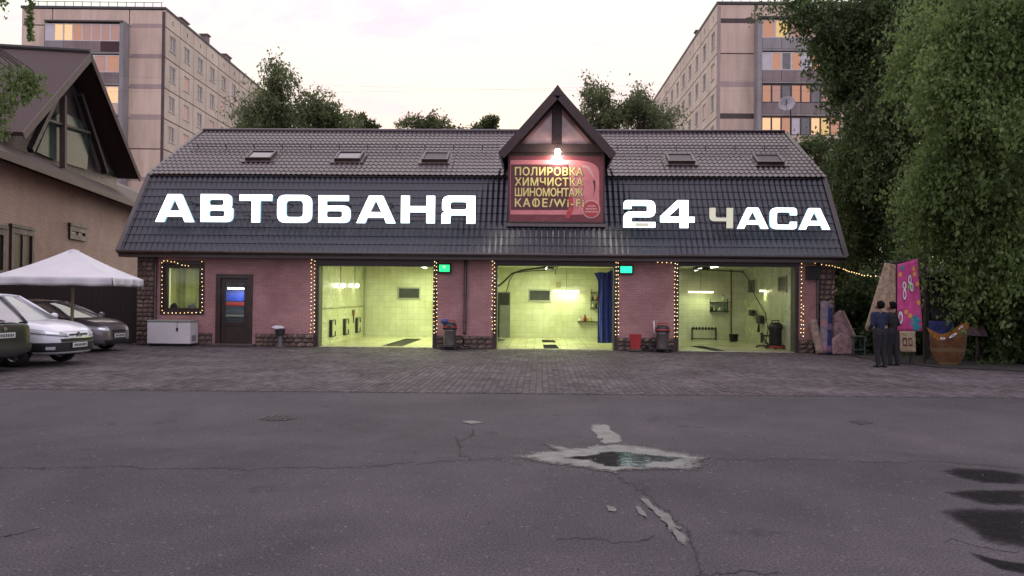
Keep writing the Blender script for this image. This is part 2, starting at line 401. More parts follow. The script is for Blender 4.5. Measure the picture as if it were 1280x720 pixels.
# manhole
mc = G(348, 523)
M_iron = mottled('cast_iron', (.03, .03, .03), (.075, .07, .068), 12, .6, .4, 50, metal=.6)
mh = empty('manhole_cover', (mc.x, mc.y, 0), 0, 'round iron manhole cover set in the asphalt, left of the puddle', 'manhole cover')
m = MB(); m.lathe([(.25, .002), (.29, .010), (.29, .006), (.32, .004)], (mc.x, mc.y, 0), 28, cap=False); m.build('ring', M_rimdark, mh)
m = MB(); m.lathe([(.001, .014), (.245, .012), (.25, .004)], (mc.x, mc.y, 0), 28, cap=False)
for i in range(-2, 3):
    for j in range(-2, 3):
        if i*i + j*j < 6: m.box(mc.x + i*.085 - .026, mc.x + i*.085 + .026, mc.y + j*.085 - .026, mc.y + j*.085 + .026, .012, .02)
m.build('lid', M_iron, mh)

# ---- block paving in front of the building
def pavermat():
    t = NT('paver'); o = t.obj(); g = t.n('NewGeometry'); oi = t.n('ObjectInfo')
    rnd = t.math('FRACT', t.math('ADD', g.outputs['Random Per Island'], oi.outputs['Random']))
    pos = g.outputs['Position']
    n1 = t.noise(pos, .7, 6, .6, .5); n2 = t.noise(pos, 40, 4)
    c = t.ramp(rnd, .1, (.070, .061, .064), .9, (.112, .098, .103))
    c = t.mix(1.0, c, t.ramp(n1, .36, (.62, .58, .58), .66, (1.15, 1.1, 1.1)), 'MULTIPLY')
    c = t.mix(.5, c, t.ramp(n2, .3, (.6, .6, .6), .7, (1.3, 1.3, 1.3)), 'MULTIPLY')
    t.bsdf(col=c, rough=.8, spec=.25, normal=t.n('Bump', {'Strength': .4, 'Distance': .005, 'Height': n2}).outputs[0])
    return t.mat
M_paver = pavermat()
M_joint = mottled('joint_sand', (.042, .036, .037), (.07, .06, .061), 3, .95, .4, 80)
edge = lambda x: 14.45 + .045 * x
pave = empty('brick_pavement', (0, 20, 0), kind='structure')
m = MB(); m.quad((-24, edge(-24), .004), (15, edge(15), .004), (15, 27.0, .004), (-24, 27.0, .004)); m.build('bedding', M_joint, pave)
PW, PLN = .125, .27
cells = []
ncol = int(38.6 / PW)
for i in range(ncol):
    x0 = -23.8 + i * PW; y = edge(x0) + .02 + (PLN * .5 if i % 2 else 0) * 1.0
    if i % 2: cells.append((x0, edge(x0) + .02, PLN * .5 - .012))
    while y < 26.9:
        cells.append((x0, y, PLN - .012)); y += PLN
def paver_geo(x0, y0, ln, z, tx, ty):
    w = PW - .012
    zz = lambda a, b: z + tx*a + ty*b
    v = [(x0, y0, .004), (x0+w, y0, .004), (x0+w, y0+ln, .004), (x0, y0+ln, .004)]
    e = .008
    v += [(x0+e, y0+e, zz(-1,-1)), (x0+w-e, y0+e, zz(1,-1)), (x0+w-e, y0+ln-e, zz(1,1)), (x0+e, y0+ln-e, zz(-1,1))]
    return v, [(4,5,6,7),(0,1,5,4),(1,2,6,5),(2,3,7,6),(3,0,4,7)]
near = sorted(range(len(cells)), key=lambda i: (cells[i][1] - edge(cells[i][0]), abs(cells[i][0] - .5)))
near_set = set([i for i in near if -9.5 < cells[i][0] < 9][:300])
rest = MB()
tmpl = []
for k in range(6):
    mm = MB(); v, f = paver_geo(0, 0, PLN - .012, .024 + random.uniform(-.003, .003), random.uniform(-.002, .002), random.uniform(-.002, .002)); mm.add(v, f)
    tmpl.append(mm.mesh('paver', M_paver))
for i, (x0, y0, ln) in enumerate(cells):
    sink = .012 * max(0, mnoise.noise(Vector((x0*.5, y0*.5, 4))) )
    if random.random() < .012: continue
    if i in near_set:
        link('paver', random.choice(tmpl), pave, (x0, y0 - 20, -.010), scale=(1, (ln + .0) / (PLN - .012), 1))
    else:
        v, f = paver_geo(x0, y0, ln, .0145 - sink*.5 + random.uniform(-.003, .003), random.uniform(-.003, .003), random.uniform(-.003, .003)); rest.add(v, f)
tag(rest.build('pavers', M_paver, pave), kind='stuff')

# ================================================================== CAR WASH BUILDING
F = 26.5                                        # facade plane
XL, XR = -13.55, 9.6
WT = 3.25                                       # wall top
BAY = [(-7.40, -3.52), (-1.44, 2.46), (4.54, 8.36)]
BH = [2.76, 2.82, 2.86]
BACK = 33.6
M_brick = brickmat('pink_brick', (.47, .245, .235), (.53, .29, .275), (.35, .22, .21), .26, .075, .010, rough=.75, bump=.6, dirt=(.55, .48, .47), dirtamt=.75)
M_brown = mottled('brown_paint', (.022, .012, .010), (.048, .027, .022), 3, .45, .1, 70, coat=.2)
M_reveal = mottled('reveal_steel', (.06, .065, .05), (.11, .115, .09), 3, .5, .05, metal=.3)
M_stonejoint = mottled('stone_mortar', (.06, .045, .04), (.11, .085, .075), 6, .9, .3, 60)
M_stone = [mottled('rubble_%d' % k, a, b, 7, .8, .5, 45) for k, (a, b) in enumerate([((.13,.085,.065),(.24,.16,.12)), ((.09,.062,.05),(.17,.12,.095)), ((.19,.13,.095),(.32,.225,.17)), ((.11,.075,.07),(.20,.13,.125))])]
wash = empty('car_wash', ((XL+XR)/2, F, 0), 0, 'long brick car wash with dark mansard roof, three lit open bays and glowing letters above', 'building')
m = MB()
cuts = [(-12.66, -11.36, 1.14, 2.72), (-10.86, -9.62, 0, 2.42)] + [(a, b, 0, h) for (a, b), h in zip(BAY, BH)]
x = XL
for a, b, z0, z1 in cuts:
    m.box(x, a, F, F + .38, .0, WT)
    if z0 > 0: m.box(a, b, F, F + .38, 0, z0)
    m.box(a, b, F, F + .38, z1, WT)
    x = b
m.box(x, XR, F, F + .38, 0, WT)
m.box(XL, XL + .38, F + .38, 38, 0, WT); m.box(XR - .38, XR, F + .38, 38, 0, WT); m.box(XL, XR, 38, 38.4, 0, WT)
m.build('wall', M_brick, wash)
# dark lintels of the bays and jamb linings
for (a, b), h in zip(BAY, BH):
    m = MB(); m.box(a - .16, b + .16, F - .05, F - .002, h, h + .3); m.build('lintel', M_brown, wash, bevel=.006)
    for x0, x1 in ((a - .10, a - .002), (b + .002, b + .10)):
        m = MB(); m.box(x0, x1, F - .04, F - .002, 0, h - .002); m.build('jamb', M_brown, wash)
    for x0, x1 in ((a, a + .03), (b - .03, b)):
        m = MB(); m.box(x0, x1, F - .03, F + .40, .036, h - .004); m.build('reveal_lining', M_reveal, wash)
    m = MB(); m.box(a + .032, b - .032, F - .03, F + .40, h - .04, h - .004); m.build('reveal_lining', M_reveal, wash)
# rubble plinth and corner pillars: every stone a piece of its own
stone_me = []
for k in range(10):
    bm = bmesh.new(); bmesh.ops.create_icosphere(bm, subdivisions=1, radius=.5)
    for v in bm.verts:
        c = v.co; s_ = max(abs(c.x), abs(c.z)) + .25 * abs(c.y)
        c *= (.5 / max(.2, s_)) * random.uniform(.86, 1.06)
    me = bpy.data.meshes.new('stone'); bm.to_mesh(me); bm.free(); me.materials.append(M_stone[k % 4]); stone_me.append(me)
def stonework(name, x0, x1, z0, z1, y, rowh, wmin, wmax, parent, proud=.05, stuff=False):
    m = MB(); m.box(x0, x1, y - .03, y - .002, z0, z1); base = m.build(name, M_stonejoint, parent)
    off = wm(base).translation
    z = z0
    while z < z1 - .04:
        h = min(random.uniform(.8, 1.25) * rowh, z1 - z)
        if z1 - z - h < .05: h = z1 - z
        xx = x0
        while xx < x1 - .02:
            w = min(random.uniform(wmin, wmax), x1 - xx)
            if x1 - xx - w < .05: w = x1 - xx
            link('stone', random.choice(stone_me), base, (xx + w/2 - off.x, y - .035 - off.y, z + h/2 - off.z), (0, random.uniform(-.12, .12), 0), (w*.96, proud*2*random.uniform(.7, 1.2), h*.95))
            xx += w
        z += h
for a, b in ((-12.85, -10.98), (-9.50, -7.52), (-3.40, -1.56), (2.58, 4.42), (8.48, 9.0)):
    stonework('stone_plinth', a, b, 0, .43, F, .15, .16, .34, wash)
stonework('stone_pillar', XL, -12.95, 0, 3.1, F, .15, .12, .24, wash)
stonework('stone_pillar', 9.12, 9.62, 0, 2.85, F, .17, .14, .26, wash)

# downpipes
for xx, zb, zt, yy in ((-12.90, .35, 2.95, F - .09), (-2.47, .52, 3.05, F - .09), (9.06, .3, 2.9, F - .09)):
    m = MB(); m.tube([(xx, yy + .25, zt + .22), (xx, yy + .05, zt + .12), (xx, yy, zt), (xx, yy, zb + .1), (xx, yy - .08, zb)], .05, 10)
    dp = m.build('downpipe', M_brown, wash, smooth=True)
    for zc in (zb + .4, (zb + zt)/2, zt - .2):
        m = MB(); m.lathe([(.062, -.025), (.066, 0), (.062, .025)], (xx, yy, zc), 10); m.box(xx - .015, xx + .015, yy, F - .003, zc - .015, zc + .015); m.build('bracket', M_brown, dp)

# ---- roof: profiled metal tile sheets
EY, EZ, BY, BZ, RY, RZ = 26.0, 3.14, 28.05, 5.97, 32.5, 8.47
RX0, RX1 = -13.95, 9.78
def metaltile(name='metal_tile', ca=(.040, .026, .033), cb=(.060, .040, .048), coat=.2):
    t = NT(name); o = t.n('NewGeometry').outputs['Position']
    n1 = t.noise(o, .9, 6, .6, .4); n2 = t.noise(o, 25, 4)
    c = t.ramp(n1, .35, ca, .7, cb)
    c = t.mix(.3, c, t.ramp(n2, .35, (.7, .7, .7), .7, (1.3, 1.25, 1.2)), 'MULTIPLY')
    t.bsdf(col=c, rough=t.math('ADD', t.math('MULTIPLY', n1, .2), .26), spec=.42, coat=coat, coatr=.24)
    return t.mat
M_tile = metaltile(); M_tile_low = metaltile('metal_tile_shaded', (.011, .011, .019), (.020, .019, .030), .12)  # one tile product; the lower slope's dimmer, bluer light is put into its colour
WV, ROW = .183, .35
def sheet_mesh(name, width, length, nper=6, mat=None):
    """u across, v up the slope; waves across, a step at every row"""
    nw = max(1, int(round(width / WV))); nu = nw * nper
    vs_ = []; fs = []; nr = int(math.ceil(length / ROW))
    def hgt(u): 
        c = math.cos(2*math.pi*u/WV); return .027 * (c if c > 0 else .6 * c)
    line = []
    for r in range(nr):
        v0 = r*ROW; v1 = min((r+1)*ROW, length)
        for v, dz in ((v0, .021), (v0 + (v1-v0)*.12, .019), (v0 + (v1-v0)*.55, .009), (v1 - .001, .0)): line.append((v, dz))
    for v, dz in line:
        for i in range(nu+1):
            u = width*i/nu; ripple = .028 * (math.cos(2*math.pi*u/WV)) if dz > .015 else 0
            vs_.append((u, v - ripple, hgt(u) + dz))
    for j in range(len(line)-1):
        fs += [(j*(nu+1)+i, j*(nu+1)+i+1, (j+1)*(nu+1)+i+1, (j+1)*(nu+1)+i) for i in range(nu)]
    m = MB(); m.add(vs_, fs); me = m.mesh(name, mat or M_tile); me.shade_smooth()
    me.set_sharp_from_angle(angle=R(38))
    return me
SHW = WV * 6
def slope(partname, y0, z0, y1, z1, parent, mat, bx0=RX0, bx1=RX1):
    L = math.hypot(y1-y0, z1-z0); ang = math.atan2(z1-z0, y1-y0)
    base = empty(partname, (0, 0, 0)); base.parent = parent
    pw = wm(parent).translation
    m = MB(); m.prism([(bx0, y0, z0 - .03), (bx1, y0, z0 - .03), (bx1, y1, z1 - .03), (bx0, y1, z1 - .03)], (0, .05*math.sin(ang), -.05*math.cos(ang)))
    bpy.data.objects.remove(base)
    base = m.build(partname, M_brown, parent)
    me = sheet_mesh('roof_sheet', SHW, L, mat=mat); xx = bx0
    while xx < bx1 - .05:
        w = min(SHW, bx1 - xx); mm = me
        if w < SHW - .01: w = max(WV, round(w / WV) * WV); mm = sheet_mesh('roof_sheet', w, L, mat=mat)
        link('roof_sheet', mm, base, (xx - pw.x, y0 - pw.y, z0 - pw.z), (ang, 0, 0)); xx += SHW
    return base, ang, L
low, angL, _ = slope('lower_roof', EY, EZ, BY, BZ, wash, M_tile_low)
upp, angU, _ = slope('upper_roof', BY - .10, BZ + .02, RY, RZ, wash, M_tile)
# rear slopes close the roof from behind
m = MB(); m.prism([(RX0, RY + .02, RZ), (RX1, RY + .02, RZ), (RX1, 37.2, 5.88), (RX0, 37.2, 5.88)], (0, 0, .06)); m.prism([(RX0, 37.2, 5.86), (RX1, 37.2, 5.86), (RX1, 38.7, 3.1), (RX0, 38.7, 3.1)], (0, .06, 0))
m.build('rear_roof', M_tile, wash)
# gable ends
for x0, x1 in ((XL + .02, XL + .3), (XR - .3, XR - .02)):
    m = MB(); m.prism([(x0, F + .1, WT), (x0, 38.3, WT), (x0, 37.1, 5.76), (x0, RY, 8.22), (x0, BY + .08, 5.76)], (x1 - x0, 0, 0)); m.build('gable', M_brick, wash)
# ridge cap, eave fascia, soffit, verge trims
m = MB(); m.tube([(RX0, RY, RZ + .02), (RX1, RY, RZ + .02)], .09, 10); m.build('ridge_cap', M_tile, wash, smooth=True)
m = MB(); m.box(RX0, RX1, EY - .02, EY + .02, EZ - .20, EZ - .035); m.build('fascia', M_brown, wash)
m = MB(); m.box(RX0, RX1, EY + .022, F + .05, EZ - .19, EZ - .15); m.build('soffit', M_brown, wash)
m = MB(); m.tube([(RX0, EY - .07, EZ - .03), (RX1, EY - .07, EZ - .03)], .065, 10); m.build('gutter', M_brown, wash, smooth=True)
for xx in (RX0 - .03, RX1 + .03):
    m = MB(); m.beam((xx, EY, EZ + .01), (xx, BY, BZ + .01), .06, .16, (1, 0, 0)); m.beam((xx, BY, BZ + .02), (xx, RY, RZ + .02), .06, .16, (1, 0, 0)); m.build('verge_trim', M_brown, wash)
# snow guard rail along the upper roof
uz = lambda y: BZ + .02 + (y - BY + .10) * math.tan(angU)
sgy = P(430, 188, 28).y
def upper_point(px, py):
    n = Vector((0, -math.sin(angU), math.cos(angU))); return PL(px, py, Vector((0, BY - .10, BZ + .02)), n)
sg = upper_point(430, 188)
for a, b in ((RX0 + .5, -1.6), (2.7, RX1 - .5)):
    m = MB()
    for dz in (.12, .22): m.tube([(a, sg.y, sg.z + dz), (b, sg.y, sg.z + dz)], .016, 6)
    rail = m.build('snow_guard', M_tile, wash)
    xx = a + .2
    while xx < b:
        m = MB(); m.beam((xx, sg.y + .12, sg.z + .05), (xx, sg.y, sg.z + .25), .03, .03, (1, 0, 0)); m.beam((xx, sg.y + .14, sg.z + .04), (xx, sg.y - .02, sg.z + .02), .03, .03, (1, 0, 0)); m.build('bracket', M_tile, rail); xx += 1.1
# skylights
M_sky = darkglass('skylight_glass', (.05, .055, .06), 1.9)
M_skyd = mottled('skylight_blind', (.05, .042, .045), (.09, .075, .075), 4, .6, 0)
for k, (px, py) in enumerate(((327, 197), (437, 198), (545, 199), (850, 201), (960, 202))):
    c = upper_point(px, py); ax = Vector((.48, 0, 0)); av = Vector((0, math.cos(angU), math.sin(angU))) * .42; n = Vector((0, -math.sin(angU), math.cos(angU)))
    c = c + n * .09
    m = MB()
    m.obox(c + av*.93, ax, av*.07, n*.06); m.obox(c - av*.93, ax, av*.07, n*.06)
    for s_ in (-1, 1): m.obox(c + ax*.93*s_, ax*.07, av*.86, n*.06)
    m.obox(c - av*1.25 - n*.05, ax*1.25, av*.22, n*.012); m.obox(c - n*.05, ax*1.2, av*1.05, n*.008)
    sk = m.build('skylight', M_brown, wash)
    m = MB(); m.obox(c + n*.01, ax*.86, av*.86, n*.012); m.build('pane', M_sky if k < 2 else M_skyd, sk)

# ---- dormer with the banner
DX0, DX1, DY = -1.08, 2.10, 26.80
apex = P(697, 108, 26.2); el = P(624, 192, 26.2); er = P(770, 189, 26.2)
DC = apex.x; ez = (el.z + er.z) / 2; hw = (er.x - el.x) / 2
sl_ = (apex.z - ez) / hw
M_dorm = mottled('dormer_board', (.030, .014, .013), (.060, .030, .028), 3, .55, .2, 60)
M_dglass = darkglass('gable_glass', (.36, .20, .19), 1.9)  # pink base colour stands for dusk sky mirrored in the panes
dorm = empty('dormer', (0, 0, 0)); bpy.data.objects.remove(dorm)
m = MB(); gz = lambda x: apex.z - .10 - abs(x - DC) * sl_
m.prism([(DX0, DY, 4.15), (DX1, DY, 4.15), (DX1, DY, gz(DX1)), (DC, DY, gz(DC)), (DX0, DY, gz(DX0))], (0, 3.6, 0))
dorm = m.build('dormer', M_dorm, wash)
for s_ in (-1, 1):
    a = Vector((DC, 26.12, apex.z)); b = Vector((DC + s_*hw*1.01, 26.12, apex.z - hw*1.01*sl_)); d = (b - a).normalized(); n = Vector((d.z * s_ * -1, 0, d.x * s_)); n = Vector((-d.z*s_, 0, d.x*s_))
    m = MB(); m.prism([a, b, b - n*.13, a - n*.13], (0, 4.2, 0)); m.build('dormer_roof', M_tile, dorm)
    m = MB(); m.prism([a + Vector((0,-.03,-.02)), b + Vector((0,-.03,-.02)), b - n*.26 + Vector((0,-.03,-.02)), a - n*.26 + Vector((0,-.03,-.05))], (0, .028, 0)); m.build('barge_board', M_dorm, dorm)
ptz = P(697, 180, DY).z
for s_ in (-1, 1):   # two triangular panes, post between
    x0 = DC + s_*.17; xe = DC + s_*(apex.z - .42 - ptz)/sl_
    m = MB(); m.prism([(x0, DY - .03, ptz), (xe, DY - .03, ptz), (x0, DY - .03, apex.z - .42 - .17*sl_)], (0, .024, 0)); m.build('gable_pane', M_dglass, dorm)
m = MB(); m.prism([(DC - .26, 26.08, apex.z - .29*sl_), (DC + .26, 26.08, apex.z - .29*sl_), (DC, 26.08, apex.z + .03)], (0, .6, 0)); m.build('apex_cap', M_dorm, dorm)
m = MB(); m.box(DC - .15, DC + .15, DY - .09, DY - .002, ptz - .02, apex.z - .42); m.build('gable_post', M_dorm, dorm, bevel=.01)
m = MB(); m.box(DX0 - .1, DX1 + .1, DY - .12, DY - .002, ptz - .30, ptz - .022); m.build('tie_beam', M_dorm, dorm, bevel=.01)
m = MB(); m.box(DX0 - .05, DX1 + .05, DY - .20, DY - .002, 4.10, 4.20); m.build('dormer_sill', mottled('sill_metal', (.10,.085,.08), (.16,.14,.13), 3, .4, 0, metal=.4), dorm)

# ---- entrance window and door
M_pvc = M_brown
wx0, wx1, wz0, wz1 = -12.66, -11.36, 1.14, 2.72
m = MB()
for q in ((wx0, wx0+.12, wz0, wz1), (wx1-.12, wx1, wz0, wz1), (wx0+.12, wx1-.12, wz0, wz0+.12), (wx0+.12, wx1-.12, wz1-.12, wz1)): m.box(q[0], q[1], F + .06, F + .16, q[2], q[3])
for q in ((wx0-.10, wx0, wz0-.1, wz1+.1), (wx1, wx1+.10, wz0-.1, wz1+.1), (wx0, wx1, wz0-.1, wz0), (wx0, wx1, wz1, wz1+.14)): m.box(q[0], q[1], F - .03, F + .05, q[2], q[3])
win = m.build('window', M_pvc, wash, bevel=.006)
M_clear = glass('clear_glass')
m = MB(); m.box(wx0+.12, wx1-.12, F + .10, F + .11, wz0+.12, wz1-.12); m.build('pane', M_clear, win)
t = NT('green_blind'); n1 = t.math('ADD', t.math('MULTIPLY', t.noise(t.obj(), 4, 4), .4), t.math('MULTIPLY', t.n('ObjectInfo').outputs['Random'], .6))
cc = t.ramp(n1, .25, (.42, .42, .26), .8, (.74, .74, .50))
a_ = t.n('BsdfDiffuse', {'Color': cc}); b_ = t.n('BsdfTranslucent', {'Color': cc}); ms = t.n('MixShader', {0: .55, 1: a_.outputs[0], 2: b_.outputs[0]}); t.t.links.new(ms.outputs[0], t.out.inputs[0])
M_blind = t.mat
xx = wx0 + .13
while xx < wx1 - .14:
    m = MB(); m.obox((xx + .045, F + .26, (wz0+wz1)/2), (.036, .030, 0), (0, .001, 0), (0, 0, (wz1-wz0)/2 - .05)); m.build('blind_slat', M_blind, win); xx += .085
dx0, dx1, dz1 = -10.86, -9.62, 2.42
m = MB()
for q in ((dx0, dx0+.16, .03, dz1), (dx1-.16, dx1, .03, dz1), (dx0+.16, dx1-.16, dz1-.15, dz1)): m.box(q[0], q[1], F - .05, F + .14, q[2], q[3])
door = m.build('door', M_pvc, wash, bevel=.006)
m = MB()
for q in ((dx0+.17, dx0+.30, .06, dz1-.16), (dx1-.30, dx1-.17, .06, dz1-.16), (dx0+.30, dx1-.30, dz1-.30, dz1-.16), (dx0+.30, dx1-.30, .68, .82), (dx0+.30, dx1-.30, .06, .18)): m.box(q[0], q[1], F + .02, F + .09, q[2], q[3])
m.box(dx0+.30, dx1-.30, F + .04, F + .07, .18, .68)
m.build('door_leaf', M_pvc, door, bevel=.006)
m = MB(); m.box(dx0+.30, dx1-.30, F + .05, F + .06, .82, dz1-.30); m.build('pane', glass('door_glass', (.8, .83, .85)), door)
m = MB(); m.tube([(dx0+.235, F + .02, 1.05), (dx0+.235, F - .05, 1.05), (dx0+.35, F - .05, 1.05)], .012, 6); m.build('handle', M_iron, door)
m = MB(); m.box(dx0 - .15, dx1 + .15, F - .35, F - .052, .02, .09); m.build('door_step', M_stonejoint, wash, bevel=.01)
# box vent on the right pier
m = MB(); vx = P(1008, 337, F - .1).x; vx2 = P(1024, 337, F - .1).x; m.box(vx, vx2, F - .18, F - .002, 2.42, 2.85)
vn = m.build('vent_box', mottled('vent_grey', (.02,.022,.02), (.045,.045,.04), 4, .5, 0), wash, bevel=.01)
for k in range(6):
    m = MB(); m.obox(((vx+vx2)/2, F - .19, 2.47 + k*.066), ((vx2-vx)/2 - .03, 0, 0), (0, .012, .01), (0, -.003, .004)); m.build('louvre', M_iron, vn)

# ---- rooms behind the openings
M_wtile = brickmat('wall_tile', (.70, .71, .58), (.63, .64, .52), (.42, .42, .30), .25, .25, .004, off=0.0, rough=.28, bump=.25, dirt=(.62, .58, .40), dirtamt=.8, spec=.5)
M_ftile = brickmat('floor_tile', (.66, .66, .48), (.60, .60, .44), (.30, .29, .18), .3, .3, .006, off=0.0, rough=.22, bump=.2, dirt=(.42, .38, .27), dirtamt=.85, spec=.5, wall=False)
M_ceil = mottled('ceiling_white', (.60, .60, .52), (.72, .72, .62), 1.2, .8, .1)
rooms = [(-7.46, -2.70), (-2.50, 3.40), (3.60, 8.50)]
CH = 2.98
for (a, b) in rooms:
    m = MB(); m.box(a - .1, a, F + .385, BACK, 0, CH); m.box(b, b + .1, F + .385, BACK, 0, CH); m.box(a - .1, b + .1, BACK, BACK + .1, 0, CH); m.build('bay_wall', M_wtile, wash)
    m = MB(); m.box(a, b, F + .02, BACK - .002, -.05, .035); m.build('bay_floor', M_ftile, wash)
    m = MB(); m.box(a - .1, b + .1, F + .385, BACK + .1, CH + .004, CH + .1); m.build('bay_ceiling', M_ceil, wash)
M_office = mottled('office_wall', (.45, .46, .36), (.55, .55, .44), 1, .8, .1)
m = MB(); m.box(-13.1, -7.72, 31, 31.1, 0, CH); m.box(-13.16, -13.1, F + .385, 31, 0, CH); m.box(-7.72, -7.66, F + .385, 31, 0, CH); m.box(-11.22, -11.16, F + .385, 31, 0, CH); m.build('office_wall', M_office, wash)
m = MB(); m.box(-13.1, -7.72, F + .385, 31, -.05, .03); m.build('office_floor', M_ftile, wash)
m = MB(); m.box(-13.16, -7.66, F + .385, 31.1, CH + .004, CH + .1); m.build('office_ceiling', M_ceil, wash)

# ================================================================== LETTERS OVER THE ROOF EDGE
def rp(pts):
    out = []; n = len(pts)
    for i, p in enumerate(pts):
        r = p[2] if len(p) > 2 else 0; c = Vector((p[0], p[1]))
        if r <= 0: out.append(c); continue
        a = Vector(pts[i-1][:2]) - c; b = Vector(pts[(i+1) % n][:2]) - c
        r = min(r, a.length*.499, b.length*.499); pa = c + a.normalized()*r; pb = c + b.normalized()*r
        for k in range(6):
            u = k/5; out.append(pa*(1-u)**2 + c*2*u*(1-u) + pb*u*u)
    return out
def rr(x0, y0, x1, y1, r): return [(x0,y0,r),(x1,y0,r),(x1,y1,r),(x0,y1,r)]
GL = {
 'А': (1.4, [[(0,0),(.44,1),(.94,1),(1.4,0),(1.07,0),(.99,.2),(.39,.2),(.31,0)], [(.48,.4),(.90,.4),(.69,.84)]]),
 'В': (1.2, [[(0,0),(1.2,0,.24),(1.2,.5,.14),(1.09,.535,.03),(1.15,.58,.1),(1.15,1,.24),(0,1)], rr(.3,.19,.9,.41,.09), rr(.3,.6,.86,.81,.09)]),
 'Т': (1.2, [[(0,1),(0,.78),(.45,.78),(.45,0),(.76,0),(.76,.78),(1.2,.78),(1.2,1)]]),
 'О': (1.25, [rr(0,0,1.25,1,.3), rr(.31,.2,.94,.8,.14)]),
 'Б': (1.2, [[(0,0),(1.2,0,.24),(1.2,.62,.24),(.3,.62),(.3,.8),(1.13,.8),(1.13,1),(0,1)], rr(.3,.19,.9,.43,.09)]),
 'Н': (1.25, [[(0,0),(0,1),(.31,1),(.31,.62),(.94,.62),(.94,1),(1.25,1),(1.25,0),(.94,0),(.94,.4),(.31,.4),(.31,0)]]),
 'Я': (1.2, [[(1.2,0),(1.2,1),(.02,1,.28),(.02,.48,.16),(.13,.425,.04),(0,.36,.12),(0,0),(.31,0),(.31,.3,.1),(.89,.3),(.89,0)], rr(.31,.5,.89,.78,.1)]),
 '2': (1.17, [[(0,0),(1.17,0),(1.17,.2),(.3,.2),(.3,.38,.08),(1.17,.38,.24),(1.17,1,.26),(0,1,.26),(0,.68),(.29,.68),(.29,.8,.05),(.87,.8,.07),(.87,.58,.07),(0,.58,.26)]]),
 '4': (1.25, [[(0,.2),(0,.42),(.62,1),(1.02,1),(1.02,.4),(1.25,.4),(1.25,.2),(1.02,.2),(1.02,0),(.71,0),(.71,.2)], [(.29,.4),(.71,.4),(.71,.78)]]),
 'Ч': (1.2, [[(0,1),(0,.34,.26),(.86,.34),(.86,0),(1.2,0),(1.2,1),(.86,1),(.86,.52),(.32,.52,.1),(.32,1)]]),
 'С': (1.25, [[(1.25,.34),(1.25,0,.28),(0,0,.3),(0,1,.3),(1.25,1,.28),(1.25,.66),(.94,.66),(.94,.8,.07),(.31,.8,.12),(.31,.2,.12),(.94,.2,.07),(.94,.34)]]),
}
def curve_mesh(loops, ext):
    cu = bpy.data.curves.new('tmp', 'CURVE'); cu.dimensions = '2D'; cu.fill_mode = 'BOTH'; cu.extrude = ext
    for lp in loops:
        pts = rp(lp); s_ = cu.splines.new('POLY'); s_.points.add(len(pts)-1)
        for q, p in zip(s_.points, pts): q.co = (p[0], p[1], 0, 1)
        s_.use_cyclic_u = True
    o = bpy.data.objects.new('tmp', cu); COL.objects.link(o)
    dg = bpy.context.evaluated_depsgraph_get(); dg.update()
    me = bpy.data.meshes.new_from_object(o.evaluated_get(dg)); bpy.data.objects.remove(o); bpy.data.curves.remove(cu)
    return me
def text_mesh(body, bold=.0, space=1.0):
    cu = bpy.data.curves.new('tmp', 'FONT'); cu.body = body; cu.space_character = space; cu.extrude = .002; cu.resolution_u = 3
    o = bpy.data.objects.new('tmp', cu); COL.objects.link(o)
    dg = bpy.context.evaluated_depsgraph_get(); dg.update()
    me = bpy.data.meshes.new_from_object(o.evaluated_get(dg)); bpy.data.objects.remove(o); bpy.data.curves.remove(cu)
    return me
M_lface = emit('letter_face', (.86, .97, 1.0), 2.6)
M_ledge = emit('letter_edge', (.40, .85, 1.0), .55)
M_dimface = emit('letter_face_dim', (.95, .93, .68), .33, (.4, .4, .33))
LY = 26.42
M_frame = mottled('letter_frame', (.05, .05, .055), (.1, .1, .1), 5, .5, 0, metal=.7)
words = {'АВТОБАНЯ': [('А',195,243.5,243,277.5),('В',251.5,292,243,277.5),('Т',300,340.5,243.5,278),('О',347,390.5,244,278.5),('Б',398.5,438.5,244.5,278.5),('А',446,495,245,279),('Н',501.5,544,245,279),('Я',552,594.5,245,279.5)],
         '24 ЧАСА': [('2',779,819,250.5,284.5),('4',825,868,250.5,285),('Ч',886,916,260,285.5),('А',921,960,260,286),('С',962,995.5,260,286.5),('А',998,1037,260.5,287)]}
nth = {'А': 0}
glabel = {('А',0):'first letter А of the roof sign, leftmost, glowing white', ('В',0):'glowing white letter В, second in the roof sign', ('Т',0):'glowing white letter Т, third in the roof sign', ('О',0):'glowing white letter О, fourth in the roof sign',
          ('Б',0):'glowing white letter Б, fifth in the roof sign', ('А',1):'glowing white letter А between Б and Н in the roof sign', ('Н',0):'glowing white letter Н before the final Я in the roof sign', ('Я',0):'glowing white letter Я, last of the long word on the roof',
          ('2',0):'glowing white numeral 2 nearest the banner, its foot partly dark', ('4',0):'glowing white numeral 4 next to the unlit letter', ('Ч',0):'unlit dull yellowish letter Ч after the numeral 4', ('А',2):'small glowing letter А right after the unlit Ч', ('С',0):'small glowing letter С near the right roof end', ('А',3):'rightmost small glowing letter А at the right roof end'}
cnt = {}
